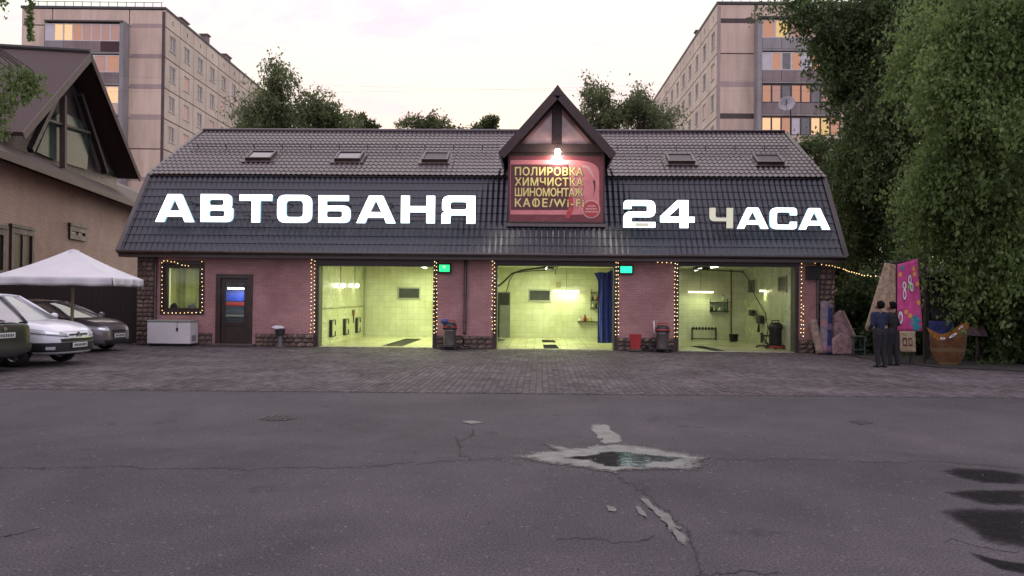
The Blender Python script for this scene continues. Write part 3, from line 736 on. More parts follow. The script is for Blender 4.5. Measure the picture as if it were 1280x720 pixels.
for w_, lst in words.items():
    for ch, px0, px1, py0, py1 in lst:
        k = cnt.get(ch, 0); cnt[ch] = k + 1
        wd, loops = GL[ch]; me = curve_mesh(loops, .06)
        a = P(px0, py1, LY); b = P(px1, py0, LY)
        tl = P(px0, py0, LY); zb = (a.z + P(px1, py1, LY).z)/2; zt = (tl.z + b.z)/2
        for v in me.vertices:
            x, y, z = v.co; v.co = ((x/wd - .5) * (b.x - a.x), -z, y * (zt - zb))
        me.materials.clear()
        me.materials.append(M_dimface if ch == 'Ч' else M_lface); me.materials.append(M_ledge if ch != 'Ч' else M_frame)
        bm = bmesh.new(); bm.from_mesh(me); bmesh.ops.recalc_face_normals(bm, faces=bm.faces)
        for f in bm.faces: f.material_index = 0 if f.normal.y < -.7 else 1
        bm.to_mesh(me); bm.free()
        root = empty('sign_letter', ((a.x + b.x)/2, LY, zb), 0, glabel[(ch, k)], 'sign letter', 'illuminated letters on the roof')
        link('letter_body', me, root)
        m = MB(); hgt_ = zt - zb
        for q in (.25, .75):
            ry = EY + (hgt_*q + zb - EZ) * (BY - EY)/(BZ - EZ)
            m.box(-(b.x-a.x)*.42, (b.x-a.x)*.42, .065, .085, hgt_*q - .02, hgt_*q + .02)
            for s_ in (-.3, .3): m.box((b.x-a.x)*s_ - .012, (b.x-a.x)*s_ + .012, .086, max(.1, ry - LY), hgt_*q - .012, hgt_*q + .012)
        m.build('mounting_frame', M_frame, root, local=True)
        if ch == '2':
            m = MB(); W_ = b.x - a.x; m.box(-.12*W_, .30*W_, -.066, -.062, .03*hgt_, .17*hgt_); m.build('unlit_patch', M_dimface, root, local=True)

# ================================================================== BANNER
BYY = DY - .16
def bp(px, py, dy=0):
    p = P(px, py, BYY - dy); return p
def vinyl(name, c, c2):
    if name in MATS: return MATS[name]
    t = NT(name); o = t.n('NewGeometry').outputs['Position']; n1 = t.noise(o, 1.7, 5, .6, 1.6); n2 = t.noise(o, 7, 4)
    t.bsdf(col=t.ramp(n1, .3, c, .7, c2), rough=.42, spec=.5, normal=t.n('Bump', {'Strength': .55, 'Distance': .05, 'Height': t.math('ADD', n1, t.math('MULTIPLY', n2, .25))}).outputs[0])
    MATS[name] = t.mat; return t.mat
M_maroon = vinyl('banner_maroon', (.15, .030, .036), (.21, .048, .055)); M_pink = vinyl('banner_pink', (.60, .19, .20), (.70, .25, .26)); M_mdark = vinyl('banner_dark', (.085, .020, .026), (.13, .032, .040))
M_byel = vinyl('banner_yellow', (.72, .62, .20), (.80, .70, .28)); M_bred = vinyl('banner_red', (.45, .05, .05), (.5, .07, .07)); M_bpale = vinyl('banner_pale', (.62, .38, .36), (.7, .45, .42)); M_outl = vinyl('banner_outline', (.05, .012, .012), (.07, .02, .02))
c0, c1 = bp(637, 195), bp(753.5, 277.5)
ban = empty('advertising_banner', ((c0.x+c1.x)/2, BYY, c1.z), 0, 'maroon vinyl banner with yellow service names and a pink ring on the dormer', 'banner')
m = MB(); m.box(c0.x, c1.x, BYY, BYY + .012, c1.z, c0.z); m.build('sheet', M_maroon, ban)
m = MB()
for q in ((c0.x-.05, c0.x, c1.z-.05, c0.z+.05), (c1.x, c1.x+.05, c1.z-.05, c0.z+.05), (c0.x, c1.x, c1.z-.05, c1.z), (c0.x, c1.x, c0.z, c0.z+.05)): m.box(q[0], q[1], BYY - .01, BYY + .04, q[2], q[3])
m.build('frame', M_dorm, ban)
def flat(name, pts, mat, dy, par=ban, hole=None):
    me = curve_mesh([pts] + ([hole] if hole else []), .0012)
    for v in me.vertices:
        x, y, z = v.co; v.co = Vector((x, BYY - dy - z, y)) - ban.location
    me.materials.clear(); me.materials.append(mat); return link(name, me, par)
def B2(px, py, r=0):
    p = bp(px, py); return (p.x, p.z, r)
flat('pink_ring', [B2(638,200), B2(726,200,.95), B2(749,206,.5), B2(749,238,.7), B2(749,266,.6), B2(725,268.5,.4), B2(638,268)], M_pink, .003)
flat('text_panel', [B2(638.5,205.5), B2(711,205.5), B2(713,262.5), B2(638.5,262.5)], M_mdark, .006)
flat('highlight', [B2(724,207.5,.1), B2(736,206,.3), B2(743,222,.02), B2(741,221,.02), B2(734,210,.3)], M_bpale, .006)
flat('shade_stroke', [B2(741,225), B2(744,226), B2(744.5,236,.1), B2(741,245), B2(743,236,.1)], M_outl, .006)
flat('swash', [B2(711,244), B2(716,246), B2(717,262), B2(711,274,.1), B2(706,272,.1), B2(710,262)], M_bred, .008)
def circ(px, py, rpx, n=28): 
    return [B2(px + rpx*math.cos(2*math.pi*k/n), py + rpx*math.sin(2*math.pi*k/n)) for k in range(n)]
flat('round_mark', circ(739, 261.5, 11.3), M_bpale, .009); flat('round_mark', circ(739, 261.5, 10.2), M_bred, .012)
for k, (py, hwid) in enumerate(((257.5, 4.5), (261.0, 6.5), (264.6, 8))):
    mk = 'small_print'; q = []
    m = MB(); px = 739 - hwid
    while px < 739 + hwid:
        a = bp(px, py + 1.0, .016); b = bp(px + 1.2, py - .9, .016); m.box(a.x, b.x, a.y, a.y + .002, a.z, b.z); px += 1.7
    m.build(mk, M_bpale, ban)
for body, x0, x1, yt, yb in (('ПОЛИРОВКА', 643.5, 729, 209, 219.5), ('ХИМЧИСТКА', 643.5, 729, 222, 232.5), ('ШИНОМОНТАЖ', 643.5, 729, 235, 245.5), ('КАФЕ/Wi-Fi', 643.5, 730, 248, 258.8)):
    for nm_, mat, bold, dy, gr in (('lettering_outline', M_outl, .055, .010, .016), ('lettering', M_byel, .024, .019, 0)):
        sp_ = 1.22 if 'Wi' in body else .94 if 'Ш' in body else 1.06
        me = text_mesh(body.replace('Ф', 'О'), bold, sp_)
        if 'Ф' in body:
            k0 = body.index('Ф'); xm = lambda s_: max(v.co.x for v in text_mesh(s_, 0, sp_).vertices)
            pre, aft = xm(body[:k0]), xm(body[:k0] + 'О'); hh = max(v.co.y for v in me.vertices); cx_ = pre + (aft - pre)*.56; bw_ = .04
            bm = bmesh.new(); bm.from_mesh(me); bmesh.ops.create_cube(bm, size=1, matrix=Matrix.Translation((cx_, hh/2, 0)) @ Matrix.Diagonal((bw_*2, hh*1.04, .006, 1))); bm.to_mesh(me); bm.free()
        bm = bmesh.new(); nb = 5 if bold < .03 else 10
        for kk in range(nb):
            tm = me.copy(); an = 2*math.pi*kk/nb
            for v in tm.vertices: v.co += Vector((bold*math.cos(an), bold*math.sin(an)*.8, kk*.0009))
            bm.from_mesh(tm)
        me = bpy.data.meshes.new(nm_); bm.to_mesh(me); bm.free()
        co = np.array([v.co[:] for v in me.vertices]); lo, hi = co.min(0), co.max(0)
        A = bp(x0, yb); Bq = bp(x1, yt)
        for v in me.vertices:
            u = (v.co.x - lo[0])/(hi[0]-lo[0]); w = (v.co.y - lo[1])/(hi[1]-lo[1])
            v.co = Vector((A.x - gr + u*(Bq.x - A.x + 2*gr), BYY - dy - v.co.z*.5, A.z - gr + w*(Bq.z - A.z + 2*gr))) - ban.location
        me.materials.clear(); me.materials.append(mat); link(nm_, me, ban)
# flood lamp over the banner
M_white_em = emit('flood_white', (1, .95, .85), 40)
lp = P(697, 190, BYY - .32)
fl = empty('flood_lamp', (lp.x, lp.y, lp.z), 0, 'small glaring white lamp on an arm above the banner', 'lamp')
m = MB(); m.tube([(lp.x, DY - .12, lp.z + .12), (lp.x, lp.y, lp.z + .14), (lp.x, lp.y, lp.z + .08)], .015, 6); m.build('arm', M_iron, fl)
m = MB(); m.lathe([(.03, .10), (.06, .08), (.13, .02), (.125, .02), (.05, .075)], (lp.x, lp.y, lp.z), 14, cap=False); m.build('shade', M_frame, fl, smooth=True)
m = MB(); m.ball((lp.x, lp.y, lp.z + .01), .10, 12); m.build('bulb', M_white_em, fl, smooth=True)
def lamp_light(parent, loc, power, col, size=.1, typ='POINT', rot=None, sy=None):
    l = bpy.data.lights.new('lamp_light', typ); l.energy = power; l.color = col
    if typ == 'AREA': l.shape = 'RECTANGLE'; l.size = size; l.size_y = sy or size
    else: l.shadow_soft_size = size
    o = bpy.data.objects.new('lamp_light', l); COL.objects.link(o); o.parent = parent
    o.location = Vector(loc) - wm(parent).translation
    if rot: o.rotation_euler = rot
    return o
lamp_light(fl, (lp.x, lp.y + .02, lp.z - .12), 42, (1, .88, .72), .05)

# ================================================================== FAIRY LIGHTS
M_bulb = emit('fairy_bulb', (1, .60, .20), 2.1); M_bulbw = emit('fairy_bulb_pale', (1, .78, .45), 2.2); M_cable = mottled('cable_black', (.01, .009, .008), (.02, .018, .016), 9, .6, 0)
mb = MB(); mb.ball((0, 0, 0), .016, 6); bul = [mb.mesh('bulb', M_bulb, True)]; mb = MB(); mb.ball((0, 0, 0), .016, 6); bul.append(mb.mesh('bulb', M_bulbw, True))
def string_lights(label, paths, step=.132, gaps=(), warm=.5):
    pw = [[P(x, y, yy) for x, y, yy in path] for path in paths]
    allp = [p for q in pw for p in q]; base = min(allp, key=lambda p: p.z)
    root = empty('string_lights', base, 0, label, 'string lights', 'fairy lights on the facade')
    m = MB()
    for q in pw: m.tube(q, .006, 5)
    m.build('cable', M_cable, root)
    for q in pw:
        for a, b in zip(q, q[1:]):
            n = max(1, int(round((b-a).length / step)))
            for i in range(n):
                p = a.lerp(b, (i + .5)/n) + Vector((random.uniform(-.012, .012), -.022, random.uniform(-.012, .012)))
                if random.random() < .03: continue
                link('bulb', bul[random.random() > warm], root, p - base)
S = F - .06
string_lights('fairy lights framing the green-lit window at the left end', [[(216,327,S),(203,326,S),(203,391,S),(253,391,S),(253,319,S)], [(216,327,S),(225,330,S),(230,332.5,S),(238,332,S)]], .14)
string_lights('faint run of fairy lights under the eave above the entrance door', [[(254,319,S),(300,318,S),(345,318,S),(383,318.5,S)]], .42)
string_lights('fairy lights around the leftmost wash bay', [[(389,418,S),(389.5,322,S)], [(393,417,S),(393.5,324,S)], [(394,322.5,S),(470,322,S),(542,323,S)], [(542.5,419,S),(543,325,S)], [(546,417,S),(546,326,S)]], .13)
string_lights('fairy lights along the eave between the left and middle bays', [[(547,323,S),(560,322,S),(580,323.5,S),(614,324,S)]], .16)
string_lights('fairy lights around the middle wash bay', [[(615,419,S),(615.5,324,S)], [(618.5,418,S),(618.5,327,S)], [(619,323.5,S),(690,323.5,S),(769,324.5,S)], [(769.5,421,S),(770,326,S)], [(773,421,S),(773,326,S)]], .13)
string_lights('fairy lights sagging along the eave between the middle and right bays', [[(774,324.5,S),(785,326,S),(800,325.5,S),(812,326,S),(825,328.5,S),(842,328.5,S)]], .16)
string_lights('fairy lights around the rightmost wash bay', [[(843,423,S),(843.5,327,S)], [(846.5,423,S),(846.5,328,S)], [(847,325.5,S),(920,325.5,S),(1001,325,S)], [(1001,423,S),(1002,327,S)], [(1004,423,S),(1004.5,380,S)]], .13)
string_lights('fairy lights strung from the right wall corner towards the hanging carpets', [[(1006,327.5,S),(1015,328,S),(1031,331,S-.2),(1045,333.5,S-.8),(1060,339,S-1.8),(1075,343.5,S-2.6),(1090,345,S-3.2),(1106,345,22.9)]], .17, warm=.95)

# ================================================================== GREEN DISPLAYS
M_green = emit('led_green', (.02, 1, .30), 1.0, (.02, .1, .04)); M_cyan = emit('led_cyan', (.02, 1, .48), 1.1, (.02, .1, .06)); M_black = mottled('black_plastic', (.010, .010, .010), (.024, .024, .024), 5, .5, .05)
for lab, (x0, x1, y0, y1), mt in (('green lit display box right of the leftmost bay', (549, 562, 331, 339.5), M_green), ('turquoise lit display box right of the middle bay', (775.5, 790, 333, 341), M_cyan)):
    a = P(x0, y1, F - .12); b = P(x1, y0, F - .12)
    r = empty('display_sign', ((a.x+b.x)/2, F - .1, a.z - .05), 0, lab, 'display sign', 'green displays between the bays')
    m = MB(); m.box(a.x - .05, b.x + .05, F - .118, F - .002, a.z - .05, b.z + .05); m.build('case', M_black, r, bevel=.01)
    m = MB(); m.box(a.x, b.x, F - .124, F - .119, a.z, b.z); sc = m.build('screen', mt, r)
    m = MB(); w = (b.x - a.x)
    if mt is M_green:
        for k in range(3): m.box(a.x + w*(.34 + .1*k), a.x + w*(.40 + .1*k), F - .127, F - .125, a.z + .12, b.z - .03)
        m.build('digits', emit('led_yellow', (.35, 1, .1), 1.5), r)

# ================================================================== INSIDE THE BAYS
TUBE = emit('tube_white', (1, 1, .82), 9); TUBE2 = emit('tube_yellowgreen', (1, .98, .55), 4)
LC = (.87, 1, .47)
def tube_lamp(label, c, half, axis=(1, 0, 0), drop=0, power=0, mat=TUBE, grp='fluorescent lamps in the bays', col=LC):
    c = Vector(c); ax = Vector(axis)
    r = empty('fluorescent_lamp', c, 0, label, 'lamp', grp); sx = ax.cross(Vector((0, 0, 1))).normalized()
    m = MB(); m.obox(c + Vector((0, 0, .05)), ax*half, sx*.05, (0, 0, .025)); m.build('housing', M_ceil, r)
    m = MB(); m.tube([c - ax*half*.96, c + ax*half*.96], .036, 8); m.build('tube', mat, r, smooth=True)
    if drop:
        m = MB(); m.tube([c + Vector((0, 0, .07)), c + Vector((0, 0, drop))], .006, 5); m.build('cord', M_cable, r)
    if power: lamp_light(r, c - Vector((0, 0, .06)), power, col, half*2, 'AREA', (0, 0, math.atan2(ax.y, ax.x)), .15)
    return r
for i, ((a, b), nm_) in enumerate(zip(rooms, ('left', 'middle', 'right'))):
    cx = (a + b)/2
    for j, yy in enumerate((28.4, 31.4)):
        tube_lamp('ceiling tube lamp in the %s bay, %s' % (nm_, ('nearer the door', 'nearer the back wall')[j]), (cx + (.5, -.2, .1)[i], yy, CH - .09), .6, (0, 1, 0), 0, (100, 86, 12)[i], TUBE)
tube_lamp('long glowing tube lamp hung on the back wall of the middle bay', P(708, 364, BACK - .25), .54, drop=.95, power=11)
tube_lamp('long glowing tube lamp hung at the back of the right bay', P(876, 365, BACK - .5), .52, drop=.95, power=7, mat=TUBE2)
rl = P(957, 363.5, 30.5); tube_lamp('short stubby glowing lamp near the right wall of the right bay', rl, .22, drop=1.1, power=5, mat=TUBE2)
for lab, px in (('round wall bulb in the left bay, left of two', 424), ('round wall bulb in the left bay, right of two', 446)):
    Yb = {424: 29.6, 446: 31.9}[px]; c = P(px, 357, Yb); c.x = -7.34
    r = empty('wall_bulb', c, 0, lab, 'lamp', 'bulbs in the left bay')
    m = MB(); m.ball(c, .085, 10); m.build('globe', TUBE, r, smooth=True)
    m = MB(); m.tube([c + Vector((-.09, 0, 0)), c + Vector((-.09, 0, CH - c.z - .01))], .014, 6); m.lathe([(.05, -.02), (.05, .02)], c + Vector((-.07, 0, 0)), 8, 'x'); m.build('conduit', M_cable, r)
# dark interior windows
M_dw = darkglass('dark_window', (.05, .055, .045), 1.5, .15); M_alu = mottled('alu', (.30, .31, .27), (.42, .43, .37), 4, .4, 0, metal=.5)
def inner_window(label, pts, n, parent=wash):
    a, b = pts; 
    m = MB()
    if n == 'y':
        y = BACK - .002; w = .06
        for q in ((a.x, a.x+w, a.z, b.z), (b.x-w, b.x, a.z, b.z), (a.x+w, b.x-w, a.z, a.z+w), (a.x+w, b.x-w, b.z-w, b.z)): m.box(q[0], q[1], y - .05, y, q[2], q[3])
        o = m.build('inner_window', M_alu, parent); m = MB(); m.box(a.x+w, b.x-w, y - .02, y - .012, a.z+w, b.z-w); m.build('pane', M_dw, o)
    else:
        x = 8.498; w = .05
        for q in ((a.y, a.y+w, a.z, b.z), (b.y-w, b.y, a.z, b.z), (a.y+w, b.y-w, a.z, a.z+w), (a.y+w, b.y-w, b.z-w, b.z)): m.box(x - .05, x, q[0], q[1], q[2], q[3])
        o = m.build('inner_window', M_alu, parent); m = MB(); m.box(x - .02, x - .012, a.y+w, b.y-w, a.z+w, b.z-w); m.build('pane', M_dw, o)
inner_window('', (P(497, 374, BACK), P(526, 359, BACK)), 'y'); inner_window('', (P(660, 377, BACK), P(689, 361.5, BACK)), 'y')
nx = Vector((1, 0, 0)); p0 = Vector((8.5, 0, 0))
for a, b in (((946, 367), (936, 349)), ((984, 365), (974, 345))):
    q, w = PL(*a, p0, nx), PL(*b, p0, nx); lo = Vector((8.5, min(q.y, w.y), min(q.z, w.z))); hi = Vector((8.5, max(q.y, w.y), max(q.z, w.z))); inner_window('', (lo, hi), 'x')
# dark doorway of the middle bay
m = MB(); a = P(612, 418, BACK); b = P(638, 365, BACK); m.box(a.x, b.x, BACK - .04, BACK - .003, .036, b.z); dwy = m.build('inner_door', mottled('grey_door', (.12, .12, .13), (.19, .19, .2), 2, .5, 0), wash)
m = MB(); m.box(a.x, a.x + .42, BACK - .05, BACK - .041, .036, b.z - .05); m.box(a.x + .42, b.x - .04, BACK - .05, BACK - .041, b.z - .55, b.z - .05); m.build('door_panel', M_black, dwy)
# drain grates
def grate(label, pts, cat='drain grate'):
    pts = [Vector((p.x, p.y, 0)) for p in pts]; r = empty('drain_grate', sum(pts, Vector())/4 + Vector((0, 0, .036)), 0, label, cat, 'floor drains in the bays')
    m = MB(); m.prism([p + Vector((0, 0, .036)) for p in pts], (0, 0, .006)); m.build('tray', M_black, r)
    for k in range(9):
        u = (k + .5)/9; a = pts[0].lerp(pts[3], u); b = pts[1].lerp(pts[2], u); m = MB(); m.beam(a + Vector((0, 0, .05)), b + Vector((0, 0, .05)), .03, .012); m.build('bar', M_iron, r)
grate('long dark drain grate across the floor of the left bay', [G(478, 433.5), G(503, 434), G(528, 424.8), G(508, 424.5)])
grate('small drain grate in the middle bay, the farther one', [G(678, 429), G(695, 429), G(692, 426.5), G(677, 426.5)])
grate('small drain grate in the middle bay, the nearer one', [G(680, 437), G(699, 437), G(695, 432.5), G(679, 432.5)])
grate('long dark drain grate across the floor of the right bay', [G(893, 440), G(906, 440), G(878, 434), G(862, 434)])
# mat clamps on the left wall of bay 1
px0 = Vector((-7.46, 0, 0))
for k, (px, py, lab) in enumerate(((414, 410, 'black and steel mat clamp on the left bay wall, nearest the door'), (431, 408, 'black and steel mat clamp on the left bay wall, the middle one of three'), (446, 406, 'black and steel mat clamp on the left bay wall, farthest from the door'))):
    c = PL(px, py, px0, nx); r = empty('mat_clamp', c, 0, lab, 'wall clamp', 'mat clamps in the left bay')
    m = MB(); m.box(c.x + .01, c.x + .10, c.y - .30, c.y - .18, c.z - .32, c.z + .30); m.build('pad', M_black, r, bevel=.01)
    m = MB(); m.tube([(c.x + .06, c.y - .2, c.z + .28), (c.x + .06, c.y + .35, c.z + .28), (c.x + .06, c.y + .35, c.z + .1)], .022, 6); m.tube([(c.x + .06, c.y - .2, c.z - .3), (c.x + .06, c.y + .35, c.z - .3), (c.x + .06, c.y + .35, c.z - .12)], .022, 6); m.build('rail', M_iron, r)
c = PL(440.5, 396, px0, nx); r = empty('spray_gun', c, 0, 'spray gun hanging on the left bay wall above the clamps', 'spray gun')
m = MB(); m.tube([c + Vector((.05, 0, .2)), c + Vector((.05, 0, -.25))], [.03, .02], 6); m.build('lance', M_black, r)
m = MB(); m.obox(c + Vector((.05, .02, .16)), (.03, 0, 0), (0, .10, 0), (0, 0, .12)); m.build('holder', mottled('rust', (.16, .08, .05), (.26, .14, .09), 8, .8, .2), r, bevel=.02)
# wall stains / pipes in bays: overhead pipes
def pipe(name, label, pts, r_, mat=M_cable, cat='hose', grp=None):
    o = MB().tube(pts, r_, 7).build(name, mat, smooth=True); return tag(o, label, cat, grp)
def arc(a, b, sag, n=14):
    a = Vector(a); b = Vector(b); return [a.lerp(b, i/n) + Vector((0, 0, -sag*math.sin(math.pi*i/n))) for i in range(n+1)]
Ym = 29.5
pipe('hose', 'black hose swooping from the ceiling to the left of the middle bay', [P(620, 360, Ym), P(630, 352, Ym), P(640, 342, Ym), P(652, 338, Ym), P(670, 335.5, Ym), P(690, 333, Ym)], .035)
pipe('hose', 'thin second hose beneath the thick one in the middle bay', [P(633, 365, Ym+.3), P(637, 350, Ym+.3), P(643, 341, Ym+.3), P(665, 338.5, Ym+.3), P(687, 337.5, Ym+.3)], .018)
bo = empty('ceiling_boom', P(690, 335, Ym), 0, 'black swivel boom at the ceiling of the middle bay', 'boom')
m = MB(); m.tube([P(684, 338, Ym), P(692, 333, Ym), P(700, 331, Ym)], .05, 8); m.obox(P(688, 337, Ym), (.14, 0, 0), (0, .08, 0), (0, 0, .05)); m.build('arm', M_black, bo); m = MB(); m.tube([P(694, 343, Ym), P(694, 338, Ym), P(697, 333, Ym)], .02, 6); m.build('hose_end', M_black, bo)
Yr = 29.8
bo = empty('ceiling_boom', P(880, 334, Yr), 0, 'dark swivel boom at the ceiling of the right bay', 'boom')
m = MB(); m.tube([P(866, 335, Yr), P(880, 333, Yr), P(898, 333, Yr)], .035, 8); m.tube([P(868, 337, Yr), P(884, 336.5, Yr), P(896, 333, Yr)], .03, 8); m.build('arm', M_black, bo); m = MB(); m.obox(P(882, 334, Yr), (.10, 0, 0), (0, .1, 0), (0, 0, .06)); m.build('swivel', M_iron, bo)
pipe('hose', 'long thin hose from the ceiling down to the right wall of the right bay', [P(884, 338, Yr), P(905, 338.5, Yr), P(929, 340, Yr), P(935, 348, Yr), P(940, 362, Yr), P(948, 377, Yr), P(957, 392, Yr), P(960, 412, Yr), P(957, 430, Yr)], .016)
# conduits and pipes on the tiled walls
pipe('conduit', 'thin grey water pipe along the left wall of the left bay', [(-7.42, 27.2, 1.28), (-7.42, 33.4, 1.30)], .018, M_alu, 'pipe', 'pipes on the bay walls')
pipe('conduit', 'thin vertical pipe in the back corner of the left bay', [(-7.38, 33.5, .05), (-7.38, 33.5, 2.95)], .02, M_alu, 'pipe', 'pipes on the bay walls')
pipe('conduit', 'rusty vertical pipe on the back wall of the right bay', [P(914, 431, BACK-.05), P(914, 335, BACK-.05)], .025, mottled('rust', (.16, .08, .05), (.26, .14, .09), 8, .8, .2), 'pipe', 'pipes on the bay walls')
pipe('hose', 'black hose lying coiled on the floor of the middle bay by the door', [P(622, 425, 30) + Vector((.25*math.cos(k*.5)*(1-.01*k), .5*math.sin(k*.5), .0)) for k in range(40)], .018)
m = MB(); q = P(990, 380, 27.2); m.box(q.x - .03, q.x + .03, 27.17, 27.23, .036, 2.9); tag(m.build('door_rail', M_alu), 'pale vertical steel rail just inside the right bay jamb', 'rail')
# blue curtain
t = NT('blue_tarp'); n1 = t.noise(t.obj(), 5, 5); t.bsdf(col=t.ramp(n1, .3, (.022, .045, .20), .7, (.045, .085, .32)), rough=.4, sheen=.2); M_tarp = t.mat
ca, cb = P(748, 338, 27.4), P(768, 338, 27.4); cz0 = P(760, 429, 27.4).z
def curt(u, v):
    x = ca.x + (cb.x - ca.x)*u*(1 - .05*v) ; fold = .09*math.sin(u*19 + .8*math.sin(v*4)) + .04*math.sin(u*41)
    top = ca.z + .02*math.sin(u*9) - (.10*(1-u)*max(0, (v-.9)/.1))
    if v > .85 and u < .25: x -= .16*(v-.85)/.15*(1 - u*4)
    return (x, 27.4 + fold*(.5 + .5*(1-v)), cz0 + (top - cz0)*v)
o = MB().grid(curt, 40, 20).build('curtain', M_tarp, smooth=True, solid=.008); tag(o, 'dark blue plastic curtain bunched at the right side of the middle bay', 'curtain')
# shelves and small things in the middle bay
def shelf_unit(label, a, b, y, n, name='wall_shelf', depth=.28):
    r = empty(name, (a.x, y, a.z), 0, label, 'shelf')
    for k in range(n):
        z = a.z + (b.z - a.z)*k/max(1, n-1); m = MB(); m.box(a.x, b.x, y - depth, y, z - .015, z + .015); m.build('board', M_iron, r)
    for xx in (a.x + .02, b.x - .02):
        m = MB(); m.box(xx - .012, xx + .012, y - .03, y - .005, a.z - .05, b.z + (.12 if n > 1 else -.0) + .02); m.build('upright', M_iron, r)
    return r
def bottle(label, p, h, mat, w=.045, grp='bottles on the shelves'):
    r = empty('bottle', p, 0, label, 'bottle', grp)
    m = MB(); m.lathe([(w, 0), (w, h*.6), (w*.4, h*.78), (w*.4, h*.82)], p, 8); m.build('body', mat, r, smooth=True)
    m = MB(); m.lathe([(w*.5, h*.82), (w*.5, h)], p, 8); m.build('cap', M_black, r)
M_red = mottled('red_plastic', (.30, .02, .02), (.42, .035, .03), 4, .45, .05); M_yel = mottled('yellow_plastic', (.55, .45, .06), (.65, .55, .1), 4, .45, 0); M_wht = mottled('white_plastic', (.55, .56, .5), (.7, .7, .62), 4, .45, 0); M_grn = mottled('green_plastic', (.04, .15, .05), (.07, .22, .08), 4, .45, 0)
YS = BACK - .01
a, b = P(738, 385, YS), P(750, 366, YS); shelf_unit('wire shelf rack with three boards beside the blue curtain', a, b, YS, 3)
for k, (px, py, mt, lab) in enumerate(((741, 385, M_wht, 'pale bottle on the lowest board of the rack by the curtain'), (745, 385, M_black, 'dark bottle on the lowest board of the rack by the curtain'), (741, 375.6, M_black, 'dark bottle on the middle board of the rack by the curtain'), (746, 375.6, M_red, 'red bottle on the middle board of the rack by the curtain'))):
    bottle(lab, P(px, py, YS - .15) + Vector((0, 0, .01)), .22, mt)
a, b = P(722, 402, YS), P(749, 401, YS); b.z = a.z; r_ = shelf_unit('single long dark shelf with bottles beside the blue curtain', a, b, YS, 1)
for px, h, mt, lab in ((731, .28, M_red, 'tall red bottle on the long shelf'), (738.5, .14, M_yel, 'squat yellow bottle on the long shelf'), (725, .16, M_wht, 'white bottle at the left end of the long shelf')):
    q = P(px, 401, YS - .15); q.z = a.z + .02; bottle(lab, q, h, mt, .06)
m = MB(); a, b = P(695, 359.5, YS), P(701, 352.5, YS); m.box(a.x, b.x, YS - .1, YS - .002, a.z, b.z); tag(m.build('junction_box', mottled('ochre_box', (.30, .28, .14), (.4, .37, .2), 4, .6, 0), bevel=.01), 'small ochre electrical box above the middle bay tube lamp', 'electrical box')
# right bay furniture
a, b = P(887, 389, YS), P(910, 378, YS); shelf_unit('two-board shelf with bottles on the back wall of the right bay', a, b, YS, 2)
for k, (px, py, h, mt, lab) in enumerate(((890, 389, .22, M_black, 'black bottle at the left end of the right bay shelf'), (895, 389, .18, M_grn, 'green bottle on the lower board of the right bay shelf'), (900, 389, .22, M_wht, 'pale bottle on the lower board of the right bay shelf'), (906, 389, .25, M_grn, 'tall green bottle at the right end of the right bay shelf'), (904, 378, .28, M_wht, 'white spray bottle on top of the right bay shelf'))):
    q = P(px, py, YS - .15); q.z = (a.z if py > 380 else b.z) + .016; bottle(lab, q, h, mt, .055)
a, b = P(864, 423, YS), P(895, 411, YS); r = empty('tool_rack', (a.x, YS, a.z), 0, 'dark steel mat rack low on the back wall of the right bay', 'rack')
m = MB()
for z in (a.z, b.z): m.tube([(a.x, YS - .12, z), (b.x, YS - .12, z)], .022, 6)
m.build('rail', M_iron, r)
for k in range(8):
    xx = a.x + .06 + (b.x - a.x - .12)*k/7; m = MB(); m.box(xx - .035, xx + .035, YS - .16, YS - .09, b.z - .05, b.z + .07); m.build('clip', M_black, r)
for xx in (a.x + .02, b.x - .02): m = MB(); m.box(xx - .02, xx + .02, YS - .12, YS - .002, a.z - .1, b.z + .03); m.build('upright', M_iron, r)
def bucket(label, p, r0, r1, h, mat, square=False, name='bucket'):
    r = empty(name, p, 0, label, 'bucket')
    if square:
        q = lambda w, z: [(p.x-w, p.y-w*.8, p.z+z), (p.x+w, p.y-w*.8, p.z+z), (p.x+w, p.y+w*.8, p.z+z), (p.x-w, p.y+w*.8, p.z+z)]
        m = MB(); m.add(q(r0, 0) + q(r1, h) + q(r1*.93, h) + q(r0*.93, .02), [(0,1,2,3)] + [(i, (i+1) % 4, 4+(i+1) % 4, 4+i) for i in range(4)] + [(4+i, 4+(i+1) % 4, 8+(i+1) % 4, 8+i) for i in range(4)] + [(8+i, 8+(i+1) % 4, 12+(i+1) % 4, 12+i) for i in range(4)] + [(12,13,14,15)])
        m.build('body', mat, r, bevel=.01); m = MB(); w = r1*1.06
        for b_ in ((p.x-w, p.x+w, p.y-w*.85, p.y-w*.8), (p.x-w, p.x+w, p.y+w*.8, p.y+w*.85), (p.x-w, p.x-w*.95, p.y-w*.8, p.y+w*.8), (p.x+w*.95, p.x+w, p.y-w*.8, p.y+w*.8)): m.box(b_[0], b_[1], b_[2], b_[3], p.z+h-.03, p.z+h+.004)
        m.build('rim', mat, r)
    else:
        m = MB(); m.lathe([(.001, .012), (r0, 0), (r1, h), (r1*1.05, h), (r1*1.05, h-.02), (r1*.94, h), (r0*.9, .02)], p, 16, cap=False); m.build('body', mat, r, smooth=True)
        m = MB(); m.tube([p + Vector((r1*math.cos(math.pi*k/8), -.5*r1*math.sin(math.pi*k/8), h - .6*r1*math.sin(math.pi*k/8))) for k in range(9)], .006, 5); m.build('handle', M_iron, r)
q = P(917, 431, 32.6); q.z = .036; bucket('black bucket on the floor of the right bay', q, .15, .19, .30, M_black)
